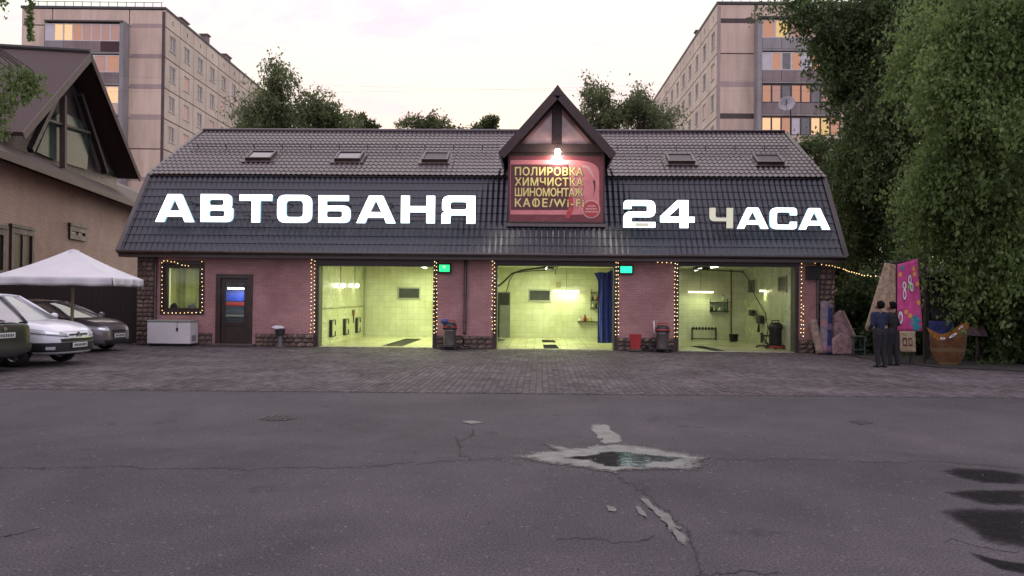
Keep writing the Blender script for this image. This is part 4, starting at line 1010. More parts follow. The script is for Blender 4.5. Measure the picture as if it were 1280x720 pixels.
# wall hose reel arm + tools on right wall
cr = PL(953, 395, p0, nx); r = empty('wall_bracket', cr, 0, 'black wall bracket arm with hanging tools on the right wall of the right bay', 'wall bracket')
m = MB(); m.tube([cr + Vector((-.15, 1.1, .05)), cr + Vector((-.15, -.6, 0))], .03, 6); m.build('arm', M_black, r)
m = MB(); m.obox(cr + Vector((-.15, .95, .10)), (.08, 0, 0), (0, .24, 0), (0, 0, .12)); m.build('gun_holder', M_black, r, bevel=.03)
m = MB(); m.obox(cr + Vector((-.12, -.1, -.13)), (.08, 0, 0), (0, .28, 0), (0, 0, .16)); m.build('reel', M_black, r, bevel=.04)
m = MB(); m.tube([cr + Vector((-.1, .12, -.3)), cr + Vector((-.1, .16, -.62))], [.03, .055], 6); m.build('brush', M_black, r)
m = MB(); m.tube([cr + Vector((-.1, -.3, -.62)), cr + Vector((-.1, -.3, -1.0))], .05, 6); m.build('nozzle', M_black, r)
# jets washer / water vacuum near the right wall
def industrial_vac(name, label, p, s, rz, mat_drum, accents, cloth=None, hose=True, chrome=False, cat='vacuum cleaner', grp='wet vacuum cleaners'):
    r = empty(name, p, rz, label, cat, grp)
    def bl(m, n, mt, sm=False, bv=0): m.v = [(a*s, b*s, c*s) for a, b, c in m.v]; return m.build(n, mt, r, local=True, smooth=sm, bevel=bv)
    m = MB(); m.lathe([(.24, .06), (.30, .08), (.30, .12), (.22, .13)], n=18); m.box(-.34, -.2, -.05, .05, .05, .12); m.box(.2, .34, -.05, .05, .05, .12); bl(m, 'base', M_black, False, .01)
    for a in (45, 135, 225, 315):
        cx, cy = .28*math.cos(R(a)), .28*math.sin(R(a)); m = MB(); m.lathe([(.055, -.02), (.06, 0), (.055, .02)], (cx, cy, .06), 10, 'y'); bl(m, 'castor', M_black)
    m = MB(); m.lathe([(.20, .13), (.205, .15), (.205, .60), (.215, .61), (.215, .64)], n=20); bl(m, 'drum', mat_drum, True)
    m = MB(); m.lathe([(.225, .64), (.235, .66), (.235, .72), (.22, .80), (.15, .86), (.05, .875)], n=20); bl(m, 'motor_head', M_black, True)
    m = MB(); m.lathe([(.237, .70), (.24, .715), (.24, .745), (.234, .75)], n=20, cap=False); bl(m, 'trim_band', accents, True)
    m = MB(); m.tube([(-.16, 0, .84), (-.16, 0, .93), (.16, 0, .93), (.16, 0, .84)], .018, 8); bl(m, 'carry_handle', accents, True)
    m = MB(); m.box(-.06, .06, -.25, -.228, .66, .76); bl(m, 'switch_panel', M_black, False, .01)
    if hose:
        pts = [(.2, -.1, .42), (.36, -.14, .44), (.46, -.1, .36), (.44, .05, .22), (.40, .1, .12), (.50, -.05, .10), (.62, -.18, .09), (.72, -.12, .06)]
        sm_ = []
        for i in range(len(pts)-1):
            for k in range(5):
                sm_.append(Vector(pts[i]).lerp(Vector(pts[i+1]), k/5))
        m = MB(); m.tube(sm_, [.026 if i % 2 else .03 for i in range(len(sm_))], 8); bl(m, 'hose', M_black)
    if chrome:
        m = MB(); m.tube([(.28, -.12, .06), (.30, -.05, 1.02)], .02, 8); bl(m, 'wand', mottled('chrome', (.5,.5,.5), (.65,.65,.65), 3, .2, 0, metal=1), True)
    if cloth:
        m = MB(); m.ball((-.17, -.05, .90), .12, 10, (1.1, .9, .75))
        m.v = [(a + .03*mnoise.noise(Vector((a*14, b*14, c*14))), b + .03*mnoise.noise(Vector((a*13, b*15, c*11+5))), c + .04*mnoise.noise(Vector((a*15, b*11, c*12+9)))) for a, b, c in m.v]; bl(m, 'rag', cloth, True)
    return r
M_steel = mottled('steel_drum', (.30, .28, .27), (.42, .40, .38), 5, .32, .05, metal=.85); M_bluerag = mottled('blue_rag', (.04, .06, .16), (.09, .12, .28), 14, .9, .4, 40)
v1 = P(562, 434, F - .55); v1.z = .025; industrial_vac('vacuum_cleaner', 'steel drum vacuum cleaner with a blue rag, by the left pier', v1, 1.0, R(0), M_steel, M_red, M_bluerag)
v2 = P(828, 440, F - .5); v2.z = .025; industrial_vac('vacuum_cleaner', 'steel drum vacuum cleaner with red trim and a wand, beside the red bin', v2, .98, R(160), M_steel, M_red, None, True, True)
v3 = P(969, 436, 28.2); v3.z = .036; industrial_vac('vacuum_cleaner', 'black drum vacuum cleaner on a red base inside the right bay', v3, 1.05, R(-150), M_black, M_black, None, True)
m = MB(); m.lathe([(.33, .04), (.36, .06), (.36, .10), (.3, .11)], v3 + Vector((0, 0, 0)), 16); tag(m.build('drip_tray', M_red), 'red drip tray under the black vacuum cleaner in the right bay', 'tray')
q = P(794, 434, F - .35); q.z = .10; bucket('red square bin standing against the stone plinth', q, .15, .18, .47, M_red, True, 'bin')
m = MB(); m.box(q.x - .2, q.x + .2, q.y - .16, q.y + .16, .024, .10); tag(m.build('step_block', M_stonejoint, bevel=.015), 'dark low block under the red bin', 'block')
# chest freezer
fx0, fx1 = P(184, 425, 25.8).x, P(237.5, 425, 25.8).x
fr_ = empty('chest_freezer', ((fx0+fx1)/2, 26.1, .025), 0, 'white chest freezer standing below the lit window', 'freezer')
M_fw = mottled('freezer_white', (.60, .58, .58), (.70, .67, .68), 2, .4, .03, 90); M_fl = mottled('freezer_lid', (.20, .22, .19), (.28, .30, .26), 3, .35, .03)
m = MB(); m.box(fx0, fx1, 25.78, 26.42, .10, .80); m.build('body', M_fw, fr_, bevel=.02)
m = MB(); m.box(fx0 - .015, fx1 + .015, 25.77, 26.43, .803, .87); m.build('lid', M_fl, fr_, bevel=.015)
m = MB(); m.box(fx0 + .05, fx1 - .05, 25.84, 26.38, .025, .099); m.build('plinth', M_black, fr_)
m = MB(); m.tube([(fx1 - .42, 25.765, .86), (fx1 - .42, 25.765, .60)], .006, 5); m.box(fx1 - .45, fx1 - .39, 25.755, 25.779, .53, .62); m.build('padlock', M_black, fr_)
m = MB(); m.box(fx1 + .001, fx1 + .012, 25.9, 26.25, .18, .38); m.build('vent_grille', mottled('grille_grey', (.2,.2,.21), (.3,.3,.31), 5, .5, 0), fr_)
# litter urn
up = P(350, 433, F - .3); up.z = .025
r = empty('litter_bin', up, 0, 'grey post-mounted litter bin with a white bag on top by the entrance', 'litter bin')
m = MB(); m.tube([up, up + Vector((0, 0, .45))], .075, 12); m.lathe([(.16, 0), (.16, .02)], up, 14); m.build('post', mottled('bin_grey', (.12, .11, .12), (.19, .18, .19), 4, .5, 0), r, smooth=False)
m = MB(); m.lathe([(.12, .38), (.15, .40), (.16, .58), (.165, .58)], up, 14); m.build('bowl', M_black, r)
m = MB(); m.ball(up + Vector((-.07, -.02, .62)), .16, 12, (1.35, .9, .5)); m.v = [(a + .03*mnoise.noise(Vector((a*11, b*11, c*11))), b, c + .05*mnoise.noise(Vector((a*9, b*12, c*9)))) for a, b, c in m.v]; m.build('bag', M_fw, r, smooth=True)
# office light and things seen through the door
tube_lamp('tube lamp inside the office behind the left window', (-12.1, 29.2, CH - .1), .6, (1, 0, 0), 0, 110, TUBE, 'office lamps', (1, .98, .62))
tube_lamp('white tube lamp seen through the glass of the entrance door', P(297, 360.5, 27.65), .36, (1, 0, 0), .3, 12, emit('tube_cold', (.85, .9, 1), 6), 'office lamps', (.8, .9, 1))
vmx = P(296, 380, 28.0)
r = empty('vending_machine', (vmx.x, 28.3, .03), 0, 'blue and red vending machine seen through the entrance door', 'vending machine')
m = MB(); m.box(vmx.x - .52, vmx.x + .55, 28.0, 28.6, .03, 1.95); m.build('cabinet', mottled('vend_dark', (.03,.03,.04), (.06,.06,.07), 3, .4, 0), r, bevel=.02)
m = MB(); m.box(vmx.x - .5, vmx.x + .5, 27.985, 27.998, 1.50, 1.9); m.build('top_panel', mottled('vend_blue', (.02,.04,.25), (.03,.06,.35), 3, .4, 0), r); m = MB(); m.box(vmx.x - .5, vmx.x + .5, 27.985, 27.998, 1.34, 1.46); m.build('red_strip', M_red, r); m = MB(); m.box(vmx.x - .5, vmx.x + .5, 27.985, 27.998, .95, 1.02); m.build('tray_slot', M_alu, r)
# things on the window sill
for lab, px, w, mt in (('dark bag on the sill inside the left window', 217, .14, M_black), ('crumpled white bag on the sill inside the left window', 240, .16, M_wht)):
    q = P(px, 384, F + .19); m = MB(); m.ball(q, w, 10, (1, .35, 1)); m.v = [(a + .05*mnoise.noise(Vector((a*12, 0, c*12))), b, c + .05*mnoise.noise(Vector((a*12, 5, c*12)))) for a, b, c in m.v]; tag(m.build('bag', mt, smooth=True), lab, 'bag')

# ================================================================== BRICK HOUSE ON THE LEFT
HA = R(11.8)
A0 = P(0, 300, 28.0); A0 = Vector((A0.x, A0.y, 0))
hd = Vector((-math.sin(HA), math.cos(HA), 0)); hn = Vector((math.cos(HA), math.sin(HA), 0))   # along wall, outward
house = empty('brick_house', A0, math.pi/2 + HA, 'tan brick house with dark gabled roof and glazed gable behind the white canopy', 'building')
def HL(px, py, off=0.0):
    p = PL(px, py, A0 + hn*off, hn) - A0; return Vector((p.dot(hd), -off, p.z))          # local point, y<0 is outside
M_tan = brickmat('tan_brick', (.45, .33, .25), (.51, .38, .29), (.33, .245, .19), .26, .08, .010, rough=.8, bump=.5, dirt=(.72, .66, .62))
M_hroof = mottled('shingle_brown', (.035, .018, .017), (.065, .036, .032), 5, .8, .5, 40); M_hdark = mottled('house_timber', (.012, .009, .009), (.028, .02, .018), 4, .6, .1); M_fascia = mottled('house_fascia', (.06, .042, .035), (.10, .072, .06), 3, .7, .2, 50)
ez_ = HL(60, 222, 0).z
m = MB(); m.box(-14, 34, 0, 9, 0, ez_ + .1); m.build('wall', M_tan, house, local=True)
m = MB(); m.box(-14, 34, .9, 9, ez_ + .1, 7.9); m.build('upper_wall', mottled('upper_render', (.30,.32,.28), (.42,.43,.38), 2, .8, .1), house, local=True)
zb = HL(60, 218, .8).z; zt = HL(60, 197, 0.0).z
m = MB(); m.prism([(-14, -.85, zb), (-14, -.85, zb + .18), (-14, .95, zt + .55), (-14, .95, zt + .3)], (48, 0, 0)); m.build('pent_roof', M_fascia, house, local=True)
m = MB(); m.prism([(-14, -.89, zb - .06), (-14, -.855, zb - .06), (-14, -.855, zb + .20), (-14, -.89, zb + .20)], (48, 0, 0)); m.build('fascia_board', M_fascia, house, local=True)
# gable
ga, gl, gr = HL(113, 66, 1.0), HL(27, 165, 1.0), HL(175, 221, 1.0)
gza = ga.z; gx = ga.x
M_hglass = darkglass('house_glass', (.045, .066, .052), 1.25, .12)
m = MB(); m.prism([(gl.x + .4, 0.0, ez_), (gr.x - .4, 0.0, ez_), (gr.x - .4, 0.0, gr.z + .1), (gx, 0.0, gza - .7), (gl.x + .4, 0.0, gl.z + .1)], (0, 8, 0)); gab = m.build('gable', M_hdark, house, local=True)
for e in (gl, gr):
    d = (Vector((e.x, 0, e.z)) - Vector((gx, 0, gza))); s_ = 1 if e is gr else -1
    n = Vector((-d.z, 0, d.x)).normalized() * s_
    a = Vector((gx, -1.0, gza)); b = Vector((e.x, -1.0, e.z))
    m = MB(); m.prism([a, b, b - n*.16, a - n*.16], (0, 14, 0)); m.build('roof', M_hroof, house, local=True)
    m = MB(); m.prism([a + Vector((0, -.05, 0)), b + Vector((0, -.05, 0)), b - n*.30 + Vector((0, -.05, 0)), a - n*.30 + Vector((0, -.05, 0))], (0, .045, 0)); m.build('barge_board', M_hroof if s_ > 0 else M_fascia, house, local=True)
def hpoly(name, pix, off, th, mat, par=house):
    pts = [HL(x, y, off) for x, y in pix]; m = MB(); m.prism(pts, (0, th, 0)); return m.build(name, mat, par, local=True)
hpoly('gable_pane', [(62, 152), (76, 140), (75, 203), (46, 190)], .10, .03, M_hglass, gab)
hpoly('gable_pane', [(82, 142), (100, 150), (112, 166), (109, 212), (82, 204)], .10, .03, M_hglass, gab)
hpoly('gable_pane', [(132, 202), (143, 218), (128, 218)], .10, .03, M_hglass, gab)
hpoly('gable_pane', [(2, 170), (25, 172), (26, 182), (2, 176)], -.2, .03, mottled('pale_pane', (.42, .47, .48), (.52, .56, .57), 2, .3, 0), house)
for a, b in (((79, 120), (79, 210)), ((68, 125), (38, 188)), ((100, 118), (132, 215)), ((60, 150), (112, 166))):
    p, q = HL(*a, .3), HL(*b, .3); m = MB(); m.beam(p, q, .22 if a[0] != 60 else .1, .22 if a[0] != 60 else .1, (0, 1, 0)); m.build('timber', M_hdark if a[0] not in (79,) else M_fascia, gab, local=True)
m = MB(); p = HL(0, 62, -6); m.tube([(gx, -1.0, gza + .05), (gx, 13, gza + .05)], .12, 8); m.build('ridge_cap', M_hdark, house, local=True)
def hwin(pix, panes=True):
    (x0, y0), (x1, y1) = pix; a = HL(x0, (y0+y1)/2); b = HL(x1, (y0+y1)/2); zt_ = HL((x0+x1)/2, y0).z; zb_ = HL((x0+x1)/2, y1).z; w = .22
    m = MB()
    for q in ((a.x, a.x+w, zb_, zt_), (b.x-w, b.x, zb_, zt_), (a.x+w, b.x-w, zb_, zb_+w), (a.x+w, b.x-w, zt_-w, zt_)): m.box(q[0], q[1], -.10, -.003, q[2], q[3])
    m.box(a.x - .08, b.x + .08, -.14, -.003, zt_, zt_ + .12)
    o = m.build('window', M_hdark, house, local=True); m = MB(); m.box(a.x+w, b.x-w, -.04, -.02, zb_+w, zt_-w); m.build('pane', darkglass('house_window_glass', (.03, .028, .02), 1.15, .2), o, local=True)
    m = MB(); m.box((a.x+b.x)/2 - .04, (a.x+b.x)/2 + .04, -.08, -.041, zb_+w, zt_-w); m.build('mullion', M_hdark, o, local=True)
hwin(((11, 286), (40, 345))); hwin(((-26, 284), (4, 345))); hwin(((85, 284), (106, 300)))
# dark board fence under the canopy
M_fence = mottled('fence_board', (.012, .008, .007), (.03, .02, .017), 5, .8, .3, 40)
fa, fb = Vector((-21.5, 26.3, 0)), Vector((-13.58, 26.9, 0)); fd = (fb - fa).normalized(); nf = Vector((-fd.y, fd.x, 0))
fen = empty('board_fence', (fa + fb)/2, math.atan2(fd.y, fd.x), 'dark brown board fence behind the parked cars', 'fence')
L_ = (fb - fa).length; me_b = MB().box(-.092, .092, -.012, .012, .02, 2.15).mesh('board', M_fence)
for k in range(int(L_ / .19)):
    link('board', me_b, fen, (-L_/2 + .1 + k*.19, 0, random.uniform(-.01, .01)))
for z in (.5, 1.7): m = MB(); m.box(-L_/2, L_/2, .014, .06, z - .04, z + .04); m.build('rail', M_fence, fen, local=True)
for k in range(5): x = -L_/2 + .1 + k*(L_-.2)/4; m = MB(); m.box(x - .05, x + .05, .062, .16, 0, 2.2); m.build('post', M_fence, fen, local=True)

# ================================================================== WHITE CANOPY
M_canvas = mottled('canvas_white', (.50, .49, .50), (.62, .61, .62), 1.3, .8, .1, 50)
ua = Vector((-11.6, 21.3, 0)); cu_c = ua + hd*1.5 - hn*1.5
umb = empty('patio_umbrella', cu_c, HA, 'large square white patio umbrella over the parked cars', 'umbrella')
HWD = 1.5; pk = 2.93; rim = 2.16
def canopy_side(k):
    ang = k*math.pi/2; c, s_ = math.cos(ang), math.sin(ang)
    def fn(u, v):
        w = HWD*(1-v) + .12*v; x = (u*2-1)*w; y = -w; z = rim + (pk-rim)*v - .10*math.sin(math.pi*v)*(1 - (2*u-1)**2*.6)
        return (x*c - y*s_, x*s_ + y*c, z)
    return fn
m = MB()
for k in range(4): m.grid(canopy_side(k), 12, 10)
m.build('canopy', M_canvas, umb, local=True, smooth=False)
def valance(k):
    ang = k*math.pi/2; c, s_ = math.cos(ang), math.sin(ang)
    def fn(u, v):
        x = (u*2-1)*HWD*.997; y = -HWD - .01 - .03*(1-v)*math.sin(u*24 + k); z = rim + .0 - (1-v)*(.22 + .012*math.sin(u*17))
        return (x*c - y*s_, x*s_ + y*c, z)
    return fn
for k in range(4): MB().grid(valance(k), 40, 3).build('valance', M_canvas, umb, local=True, smooth=True, solid=.004)
m = MB(); m.lathe([(.20, pk - .06), (.16, pk + .02), (.02, pk + .05)], n=12); m.build('vent_cap', M_canvas, umb, local=True)
m = MB(); m.tube([(0, 0, .03), (0, 0, pk - .05)], .045, 10); m.build('pole', mottled('pole_ochre', (.22, .19, .10), (.30, .26, .15), 4, .5, 0), umb, local=True)
m = MB(); m.box(-.4, .4, -.4, .4, .02, .09); m.build('base', M_stonejoint, umb, local=True, bevel=.02)
for k in range(8):
    a = k*math.pi/4; l = HWD*(1.38 if k % 2 else .98); m = MB(); m.beam((0, 0, pk - .28), (l*math.cos(a), l*math.sin(a), rim - .12), .025, .03); m.build('rib', M_alu, umb, local=True)

# ================================================================== APARTMENT BLOCKS
def concrete(name, a, b, streak=.6):
    t = NT(name); o = t.n('NewGeometry').outputs['Position']; oi = t.n('ObjectInfo'); s = t.n('SeparateXYZ', {0: o})
    st = t.noise(t.n('CombineXYZ', {0: s.outputs[0], 1: s.outputs[1], 2: t.math('MULTIPLY', s.outputs[2], .12)}).outputs[0], 1.4, 5, .6)
    n1 = t.noise(o, .45, 6, .65); n2 = t.noise(o, 9, 5, .7)
    c = t.ramp(t.math('ADD', t.math('MULTIPLY', n1, .6), t.math('MULTIPLY', n2, .4)), .33, a, .68, b)
    c = t.mix(streak, c, t.ramp(st, .32, (.72, .66, .62), .62, (1.08, 1.06, 1.05)), 'MULTIPLY')
    c = t.mix(1.0, c, t.ramp(oi.outputs['Random'], 0, (.92, .91, .91), 1, (1.06, 1.05, 1.03)), 'MULTIPLY')
    t.bsdf(col=c, rough=.85, spec=.2, normal=t.n('Bump', {'Strength': .3, 'Distance': .03, 'Height': n2}).outputs[0]); MATS[name] = t.mat; return t.mat
M_pan = concrete('panel_tan', (.58, .45, .36), (.69, .555, .455)); M_pan2 = concrete('panel_pale', (.54, .475, .385), (.65, .58, .475), .4)
M_seam = mottled('panel_seam', (.06, .045, .045), (.12, .09, .085), 2, .9, .2); M_patch = concrete('seam_patch', (.36, .28, .26), (.45, .36, .34)); M_fin = concrete('balcony_fin', (.24, .23, .23), (.36, .35, .35)); M_bpan = concrete('balcony_panel', (.20, .165, .16), (.31, .26, .25), .8); M_bdark = concrete('balcony_dark', (.07, .04, .04), (.12, .07, .07), .5); M_wframe = mottled('window_white', (.50, .47, .46), (.62, .58, .57), 3, .5, 0); M_rail = mottled('roof_edge', (.035, .03, .035), (.07, .06, .065), 2, .6, .1)
P_lit = emit('pane_lit', (1, .60, .30), .62, (.3, .2, .12)); P_dim = emit('pane_warm', (1, .44, .24), .25, (.25, .15, .1)); P_yel = emit('pane_yellow', (1, .62, .22), .42, (.3, .25, .1)); P_cold = darkglass('pane_cold', (.10, .085, .08), 1.9, .05); P_wht = mottled('pane_panel', (.52, .47, .49), (.62, .57, .58), 3, .5, 0); P_pink = emit('pane_pinkish', (1, .48, .34), .15, (.3, .2, .17))
HS = 2.78
def frame_mesh(w, h, x0, x1, z0, z1, d, mat):
    m = MB(); m.box(0, x0, 0, d, 0, h); m.box(x1, w, 0, d, 0, h); m.box(x0, x1, 0, d, 0, z0); m.box(x0, x1, 0, d, z1, h); return m.mesh('wall_panel', mat)
def apartment(label, cpx, Y, sgn, rz, nst, nside, pal, seed, dmg):
    rnd = random.Random(seed)
    top = P(*cpx, Y); root = empty('apartment_block', (top.x, top.y, 0), rz, label, 'building')
    H = top.z; att = 1.75; DW = 13.0; side_len = nside*3.3
    xf = lambda a: sgn*a                                    # distance from the corner along the front
    m = MB(); m.box(min(xf(.16), xf(DW)), max(xf(.16), xf(DW)), .16, side_len + 6, 0, H - .3); m.build('core_wall', M_seam, root, local=True)
    m = MB(); m.box(min(xf(-.06), xf(DW+.06)), max(xf(-.06), xf(DW+.06)), -.06, side_len + 6.1, H - .22, H); m.build('roof_edge', M_rail, root, local=True)
    zlow = H - att - nst*HS
    m = MB(); m.box(min(xf(0), xf(DW)), max(xf(0), xf(DW)), 0, .155, 0, zlow - .03); m.box(min(xf(0), xf(.155)), max(xf(0), xf(.155)), .16, side_len + 6, 0, zlow - .03); m.build('lower_wall', M_pan, root, local=True)
    g = .05
    cols = [(0, 3.25), (3.25, 10.2), (10.2, DW)]
    # front panels
    for k in range(-1, nst):
        z0 = H - att - (k+1)*HS if k >= 0 else H - att; z1 = z0 + (HS if k >= 0 else att - .24)
        for ci, (a, b) in enumerate(cols):
            if ci == 1 and k >= 0: continue
            x0, x1 = sorted((xf(a + (g if a else 0)), xf(b - g))); m = MB(); m.box(x0, x1, -.0, .15, z0 + g, z1 - g); m.build('wall_panel', M_pan, root, local=True)
            if dmg and ci == 0 and rnd.random() < .75:
                m = MB(); m.box(x0 + .1, x1, -.012, -.002, z0 - .12, z0 + g + rnd.uniform(.05, .3)); m.build('mortar_repair', M_patch if rnd.random() < .6 else M_seam, root, local=True)
    # corner repair strip
    m = MB(); x0, x1 = sorted((xf(.0), xf(.28))); m.box(x0, x1, -.015, -.003, zlow, H - .4); m.build('corner_strip', M_seam if dmg == 2 else M_patch, root, local=True)
    # side panels with windows
    pm = frame_mesh(3.3 - 2*g, HS - 2*g, .95, 2.25, .85, 2.25, .15, M_pan2); wmh = MB()
    for q in ((0, .09, 0, 1.4), (1.21, 1.3, 0, 1.4), (.09, 1.21, 0, .09), (.09, 1.21, 1.31, 1.4), (.62, .70, .09, 1.31)): wmh.box(q[0], q[1], 0, .06, q[2], q[3])
    wme = wmh.mesh('window', M_wframe); pme = [MB().box(.092, 1.208, .03, .04, .092, 1.308).mesh('pane', mt) for mt in (P_cold, P_cold, P_cold, P_pink)]
    att_me = frame_mesh(3.3 - 2*g, att - .24 - g, 1.5, 1.75, .5, .95, .15, M_pan2)
    smet = MB().box(.85, 2.35, -.06, .0, .80, .85).mesh('sill', M_wframe)
    for c in range(nside):
        y0 = c*3.3 + g
        loc = lambda z: ((0 if sgn < 0 else 0), (y0 if sgn < 0 else y0 + 3.3 - 2*g), z)
        rot = (0, 0, math.pi/2) if sgn < 0 else (0, 0, -math.pi/2)
        for k in range(nst):
            z0 = H - att - (k+1)*HS + g
            p = link('wall_panel', pm, root, loc(z0), rot)
            w = link('window', wme, p, (.95, .07, .85)); link('pane', rnd.choice(pme), w); link('sill', smet, w, (-.95, -.07, -.85 + .0))
        link('wall_panel', att_me, root, loc(H - att + g), rot)
    # balconies
    fx0, fx1 = 3.25, 10.2
    for k in range(nst):
        z0 = H - att - (k+1)*HS; bal = MB(); x0, x1 = sorted((xf(fx0 + .3), xf(fx1))); bal.box(x0, x1, -1.15, .15, z0 - .09, z0 + .07); b = bal.build('balcony', M_fin, root, local=True)
        nseg = 4; wseg = (fx1 - fx0 - .3)/nseg; style = pal[k % len(pal)]
        for s in range(nseg):
            a = fx0 + .3 + s*wseg; q0, q1 = sorted((xf(a + .02), xf(a + wseg - .02))); m = MB(); m.box(q0, q1, -1.17, -1.11, z0 + .08, z0 + 1.0); m.build('parapet_panel', style[1][s % len(style[1])], b, local=True)
        npn = len(style[0]); wp = (fx1 - fx0 - .3)/npn
        for s, mt in enumerate(style[0]):
            a = fx0 + .3 + s*wp; q0, q1 = sorted((xf(a), xf(a + wp)))
            m = MB(); fw_ = .07
            for r_ in ((q0, q0+fw_, z0+1.02, z0+HS-.22), (q1-fw_, q1, z0+1.02, z0+HS-.22), (q0+fw_, q1-fw_, z0+1.02, z0+1.02+fw_), (q0+fw_, q1-fw_, z0+HS-.22-fw_, z0+HS-.22)): m.box(r_[0], r_[1], -1.15, -1.09, r_[2], r_[3])
            fr = m.build('window', style[2], b, local=True)
            m = MB(); m.box(q0+fw_, q1-fw_, -1.125, -1.115, z0+1.02+fw_, z0+HS-.22-fw_); m.build('pane', mt, fr, local=True)
        m = MB(); x0, x1 = sorted((xf(fx1-.02), xf(fx1+.06))); m.box(x0, x1, -1.15, .15, z0 + .08, z0 + HS - .1); m.build('end_wall', M_bpan, b, local=True)
    m = MB(); x0, x1 = sorted((xf(fx0 - .05), xf(fx0 + .28))); m.box(x0, x1, -1.22, .16, zlow, H - att + .1); m.build('fin_wall', M_fin, root, local=True)
    m = MB(); x0, x1 = sorted((xf(fx0), xf(fx1))); m.box(x0, x1, -1.3, .15, H - att - .08, H - att + .06); m.build('balcony_roof', M_rail, root, local=True)
    # back wall of the balconies
    m = MB(); x0, x1 = sorted((xf(fx0 + .3), xf(fx1))); m.box(x0, x1, .05, .155, zlow, H - att); m.build('wall_panel', M_pan, root, local=True)
    # roof vents
    for yy, xx, hh, ww in ((7, 2.0, 1.1, .9), (12, 1.0, 1.3, .35), (19, 1.8, 1.2, .8)):
        m = MB(); c = xf(xx); m.box(c - ww, c + ww, yy - ww, yy + ww, H + .003, H + hh); m.box(c - ww - .12, c + ww + .12, yy - ww - .12, yy + ww + .12, H + hh + .003, H + hh + .12); m.build('roof_vent', M_bpan, root, local=True)
    m = MB()
    for s in range(16): xx = xf(.5 + s*.8); m.box(xx - .02, xx + .02, .3, .34, H + .003, H + .55)
    m.box(min(xf(.4), xf(12.6)), max(xf(.4), xf(12.6)), .3, .33, H + .5, H + .54); m.build('roof_railing', M_rail, root, local=True)
    return root
apartment('tan panel block on the left with lit balcony glazing and dark seams', (207, 9), 71, -1, R(2.2), 6, 9,
          [([P_pink, P_pink, P_pink, P_pink, P_dim, P_lit, P_lit, P_wht], [M_bdark, M_bpan, M_bpan, M_fin], M_wframe), ([P_dim, P_pink, P_dim, P_pink, P_dim, P_pink], [M_bpan], M_wframe), ([P_lit, P_lit, P_dim, P_dim, P_pink, P_dim], [M_pan], M_wframe)], 3, 2)
apartment('tan panel block on the right half hidden by the tall trees', (897, 2), 70, 1, R(1.1), 6, 12,
          [([P_dim, P_yel, P_pink, P_pink, P_pink, P_dim], [M_fin], M_wframe), ([P_wht, P_dim, P_cold, P_dim, P_wht, P_dim, P_pink, P_dim], [M_bpan], M_wframe), ([P_dim, P_pink, P_cold, P_dim, P_dim, P_cold, P_pink, P_dim], [M_bpan], M_rail), ([P_lit, P_lit, P_dim, P_wht, P_cold, P_lit, P_yel, P_dim], [M_pan], M_rail)], 5, 1)
# satellite dish on the roof end
dp_ = P(988, 166, 33.2)
r = empty('satellite_dish', (dp_.x, 33.2, dp_.z - .4), 0, 'grey satellite dish on a pole at the right end of the roof ridge', 'satellite dish')
dc = P(984, 130.5, 33.1); m = MB(); m.tube([(dp_.x, 33.2, 7.3), (dp_.x, 33.2, dc.z)], .025, 6); m.build('pole', M_iron, r)
ax = Vector((-.35, -.9, .25)).normalized(); m = MB(); q = ax.to_track_quat('Z', 'Y').to_matrix()
rings = [(.001, 0), (.16, .015), (.26, .045), (.33, .085)]
m.lathe(rings, (0, 0, 0), 20, cap=False); m.v = [tuple(dc + q @ Vector(v)) for v in m.v]; m.build('reflector', mottled('dish_grey', (.40, .36, .38), (.5, .46, .48), 3, .5, 0), r, smooth=True, solid=.012)
m = MB(); m.tube([dc + q @ Vector((0, -.3, .07)), dc + q @ Vector((0, -.05, .38))], .01, 5); m.ball(dc + q @ Vector((0, -.04, .4)), .04, 6); m.build('feed_arm', M_iron, r)
# overhead wires
for k, (a, b) in enumerate((((425, 97), (690, 104)), ((425, 105), (690, 101)))):
    m = MB(); pa, pb = P(*a, 55), P(*b, 60); ex = (pb - pa); m.tube(arc(pa - ex*1.5, pb + ex*1.5, .6, 24), .004, 4); tag(m.build('overhead_wire', M_cable), ('upper' if k == 0 else 'lower') + ' thin wire crossing the sky behind the roof', 'wire', 'overhead wires')

# ================================================================== CARS
M_tyre = mottled('tyre', (.010, .010, .010), (.022, .021, .02), 10, .85, .2, 80); M_rim = mottled('rim_silver', (.28, .28, .29), (.42, .42, .43), 5, .35, 0, metal=.8); M_cglass = darkglass('car_glass', (.20, .21, .23), 2.4, .03)  # pale car glass base imitates bright sky reflected in the windscreens
M_trim = mottled('car_trim', (.010, .010, .011), (.022, .022, .023), 6, .55, .05); M_lens = darkglass('lamp_lens', (.42, .44, .47), 1.9, .06); M_chrome = mottled('car_chrome', (.5, .5, .52), (.68, .68, .7), 3, .15, 0, metal=1); M_plate = mottled('plate_white', (.50, .50, .50), (.6, .6, .6), 4, .5, 0); M_tail = darkglass('tail_lens', (.20, .05, .02), 1.7, .08)
def evalmesh(o, mats):
    dg = bpy.context.evaluated_depsgraph_get(); dg.update()
    me = bpy.data.meshes.new_from_object(o.evaluated_get(dg)); return me
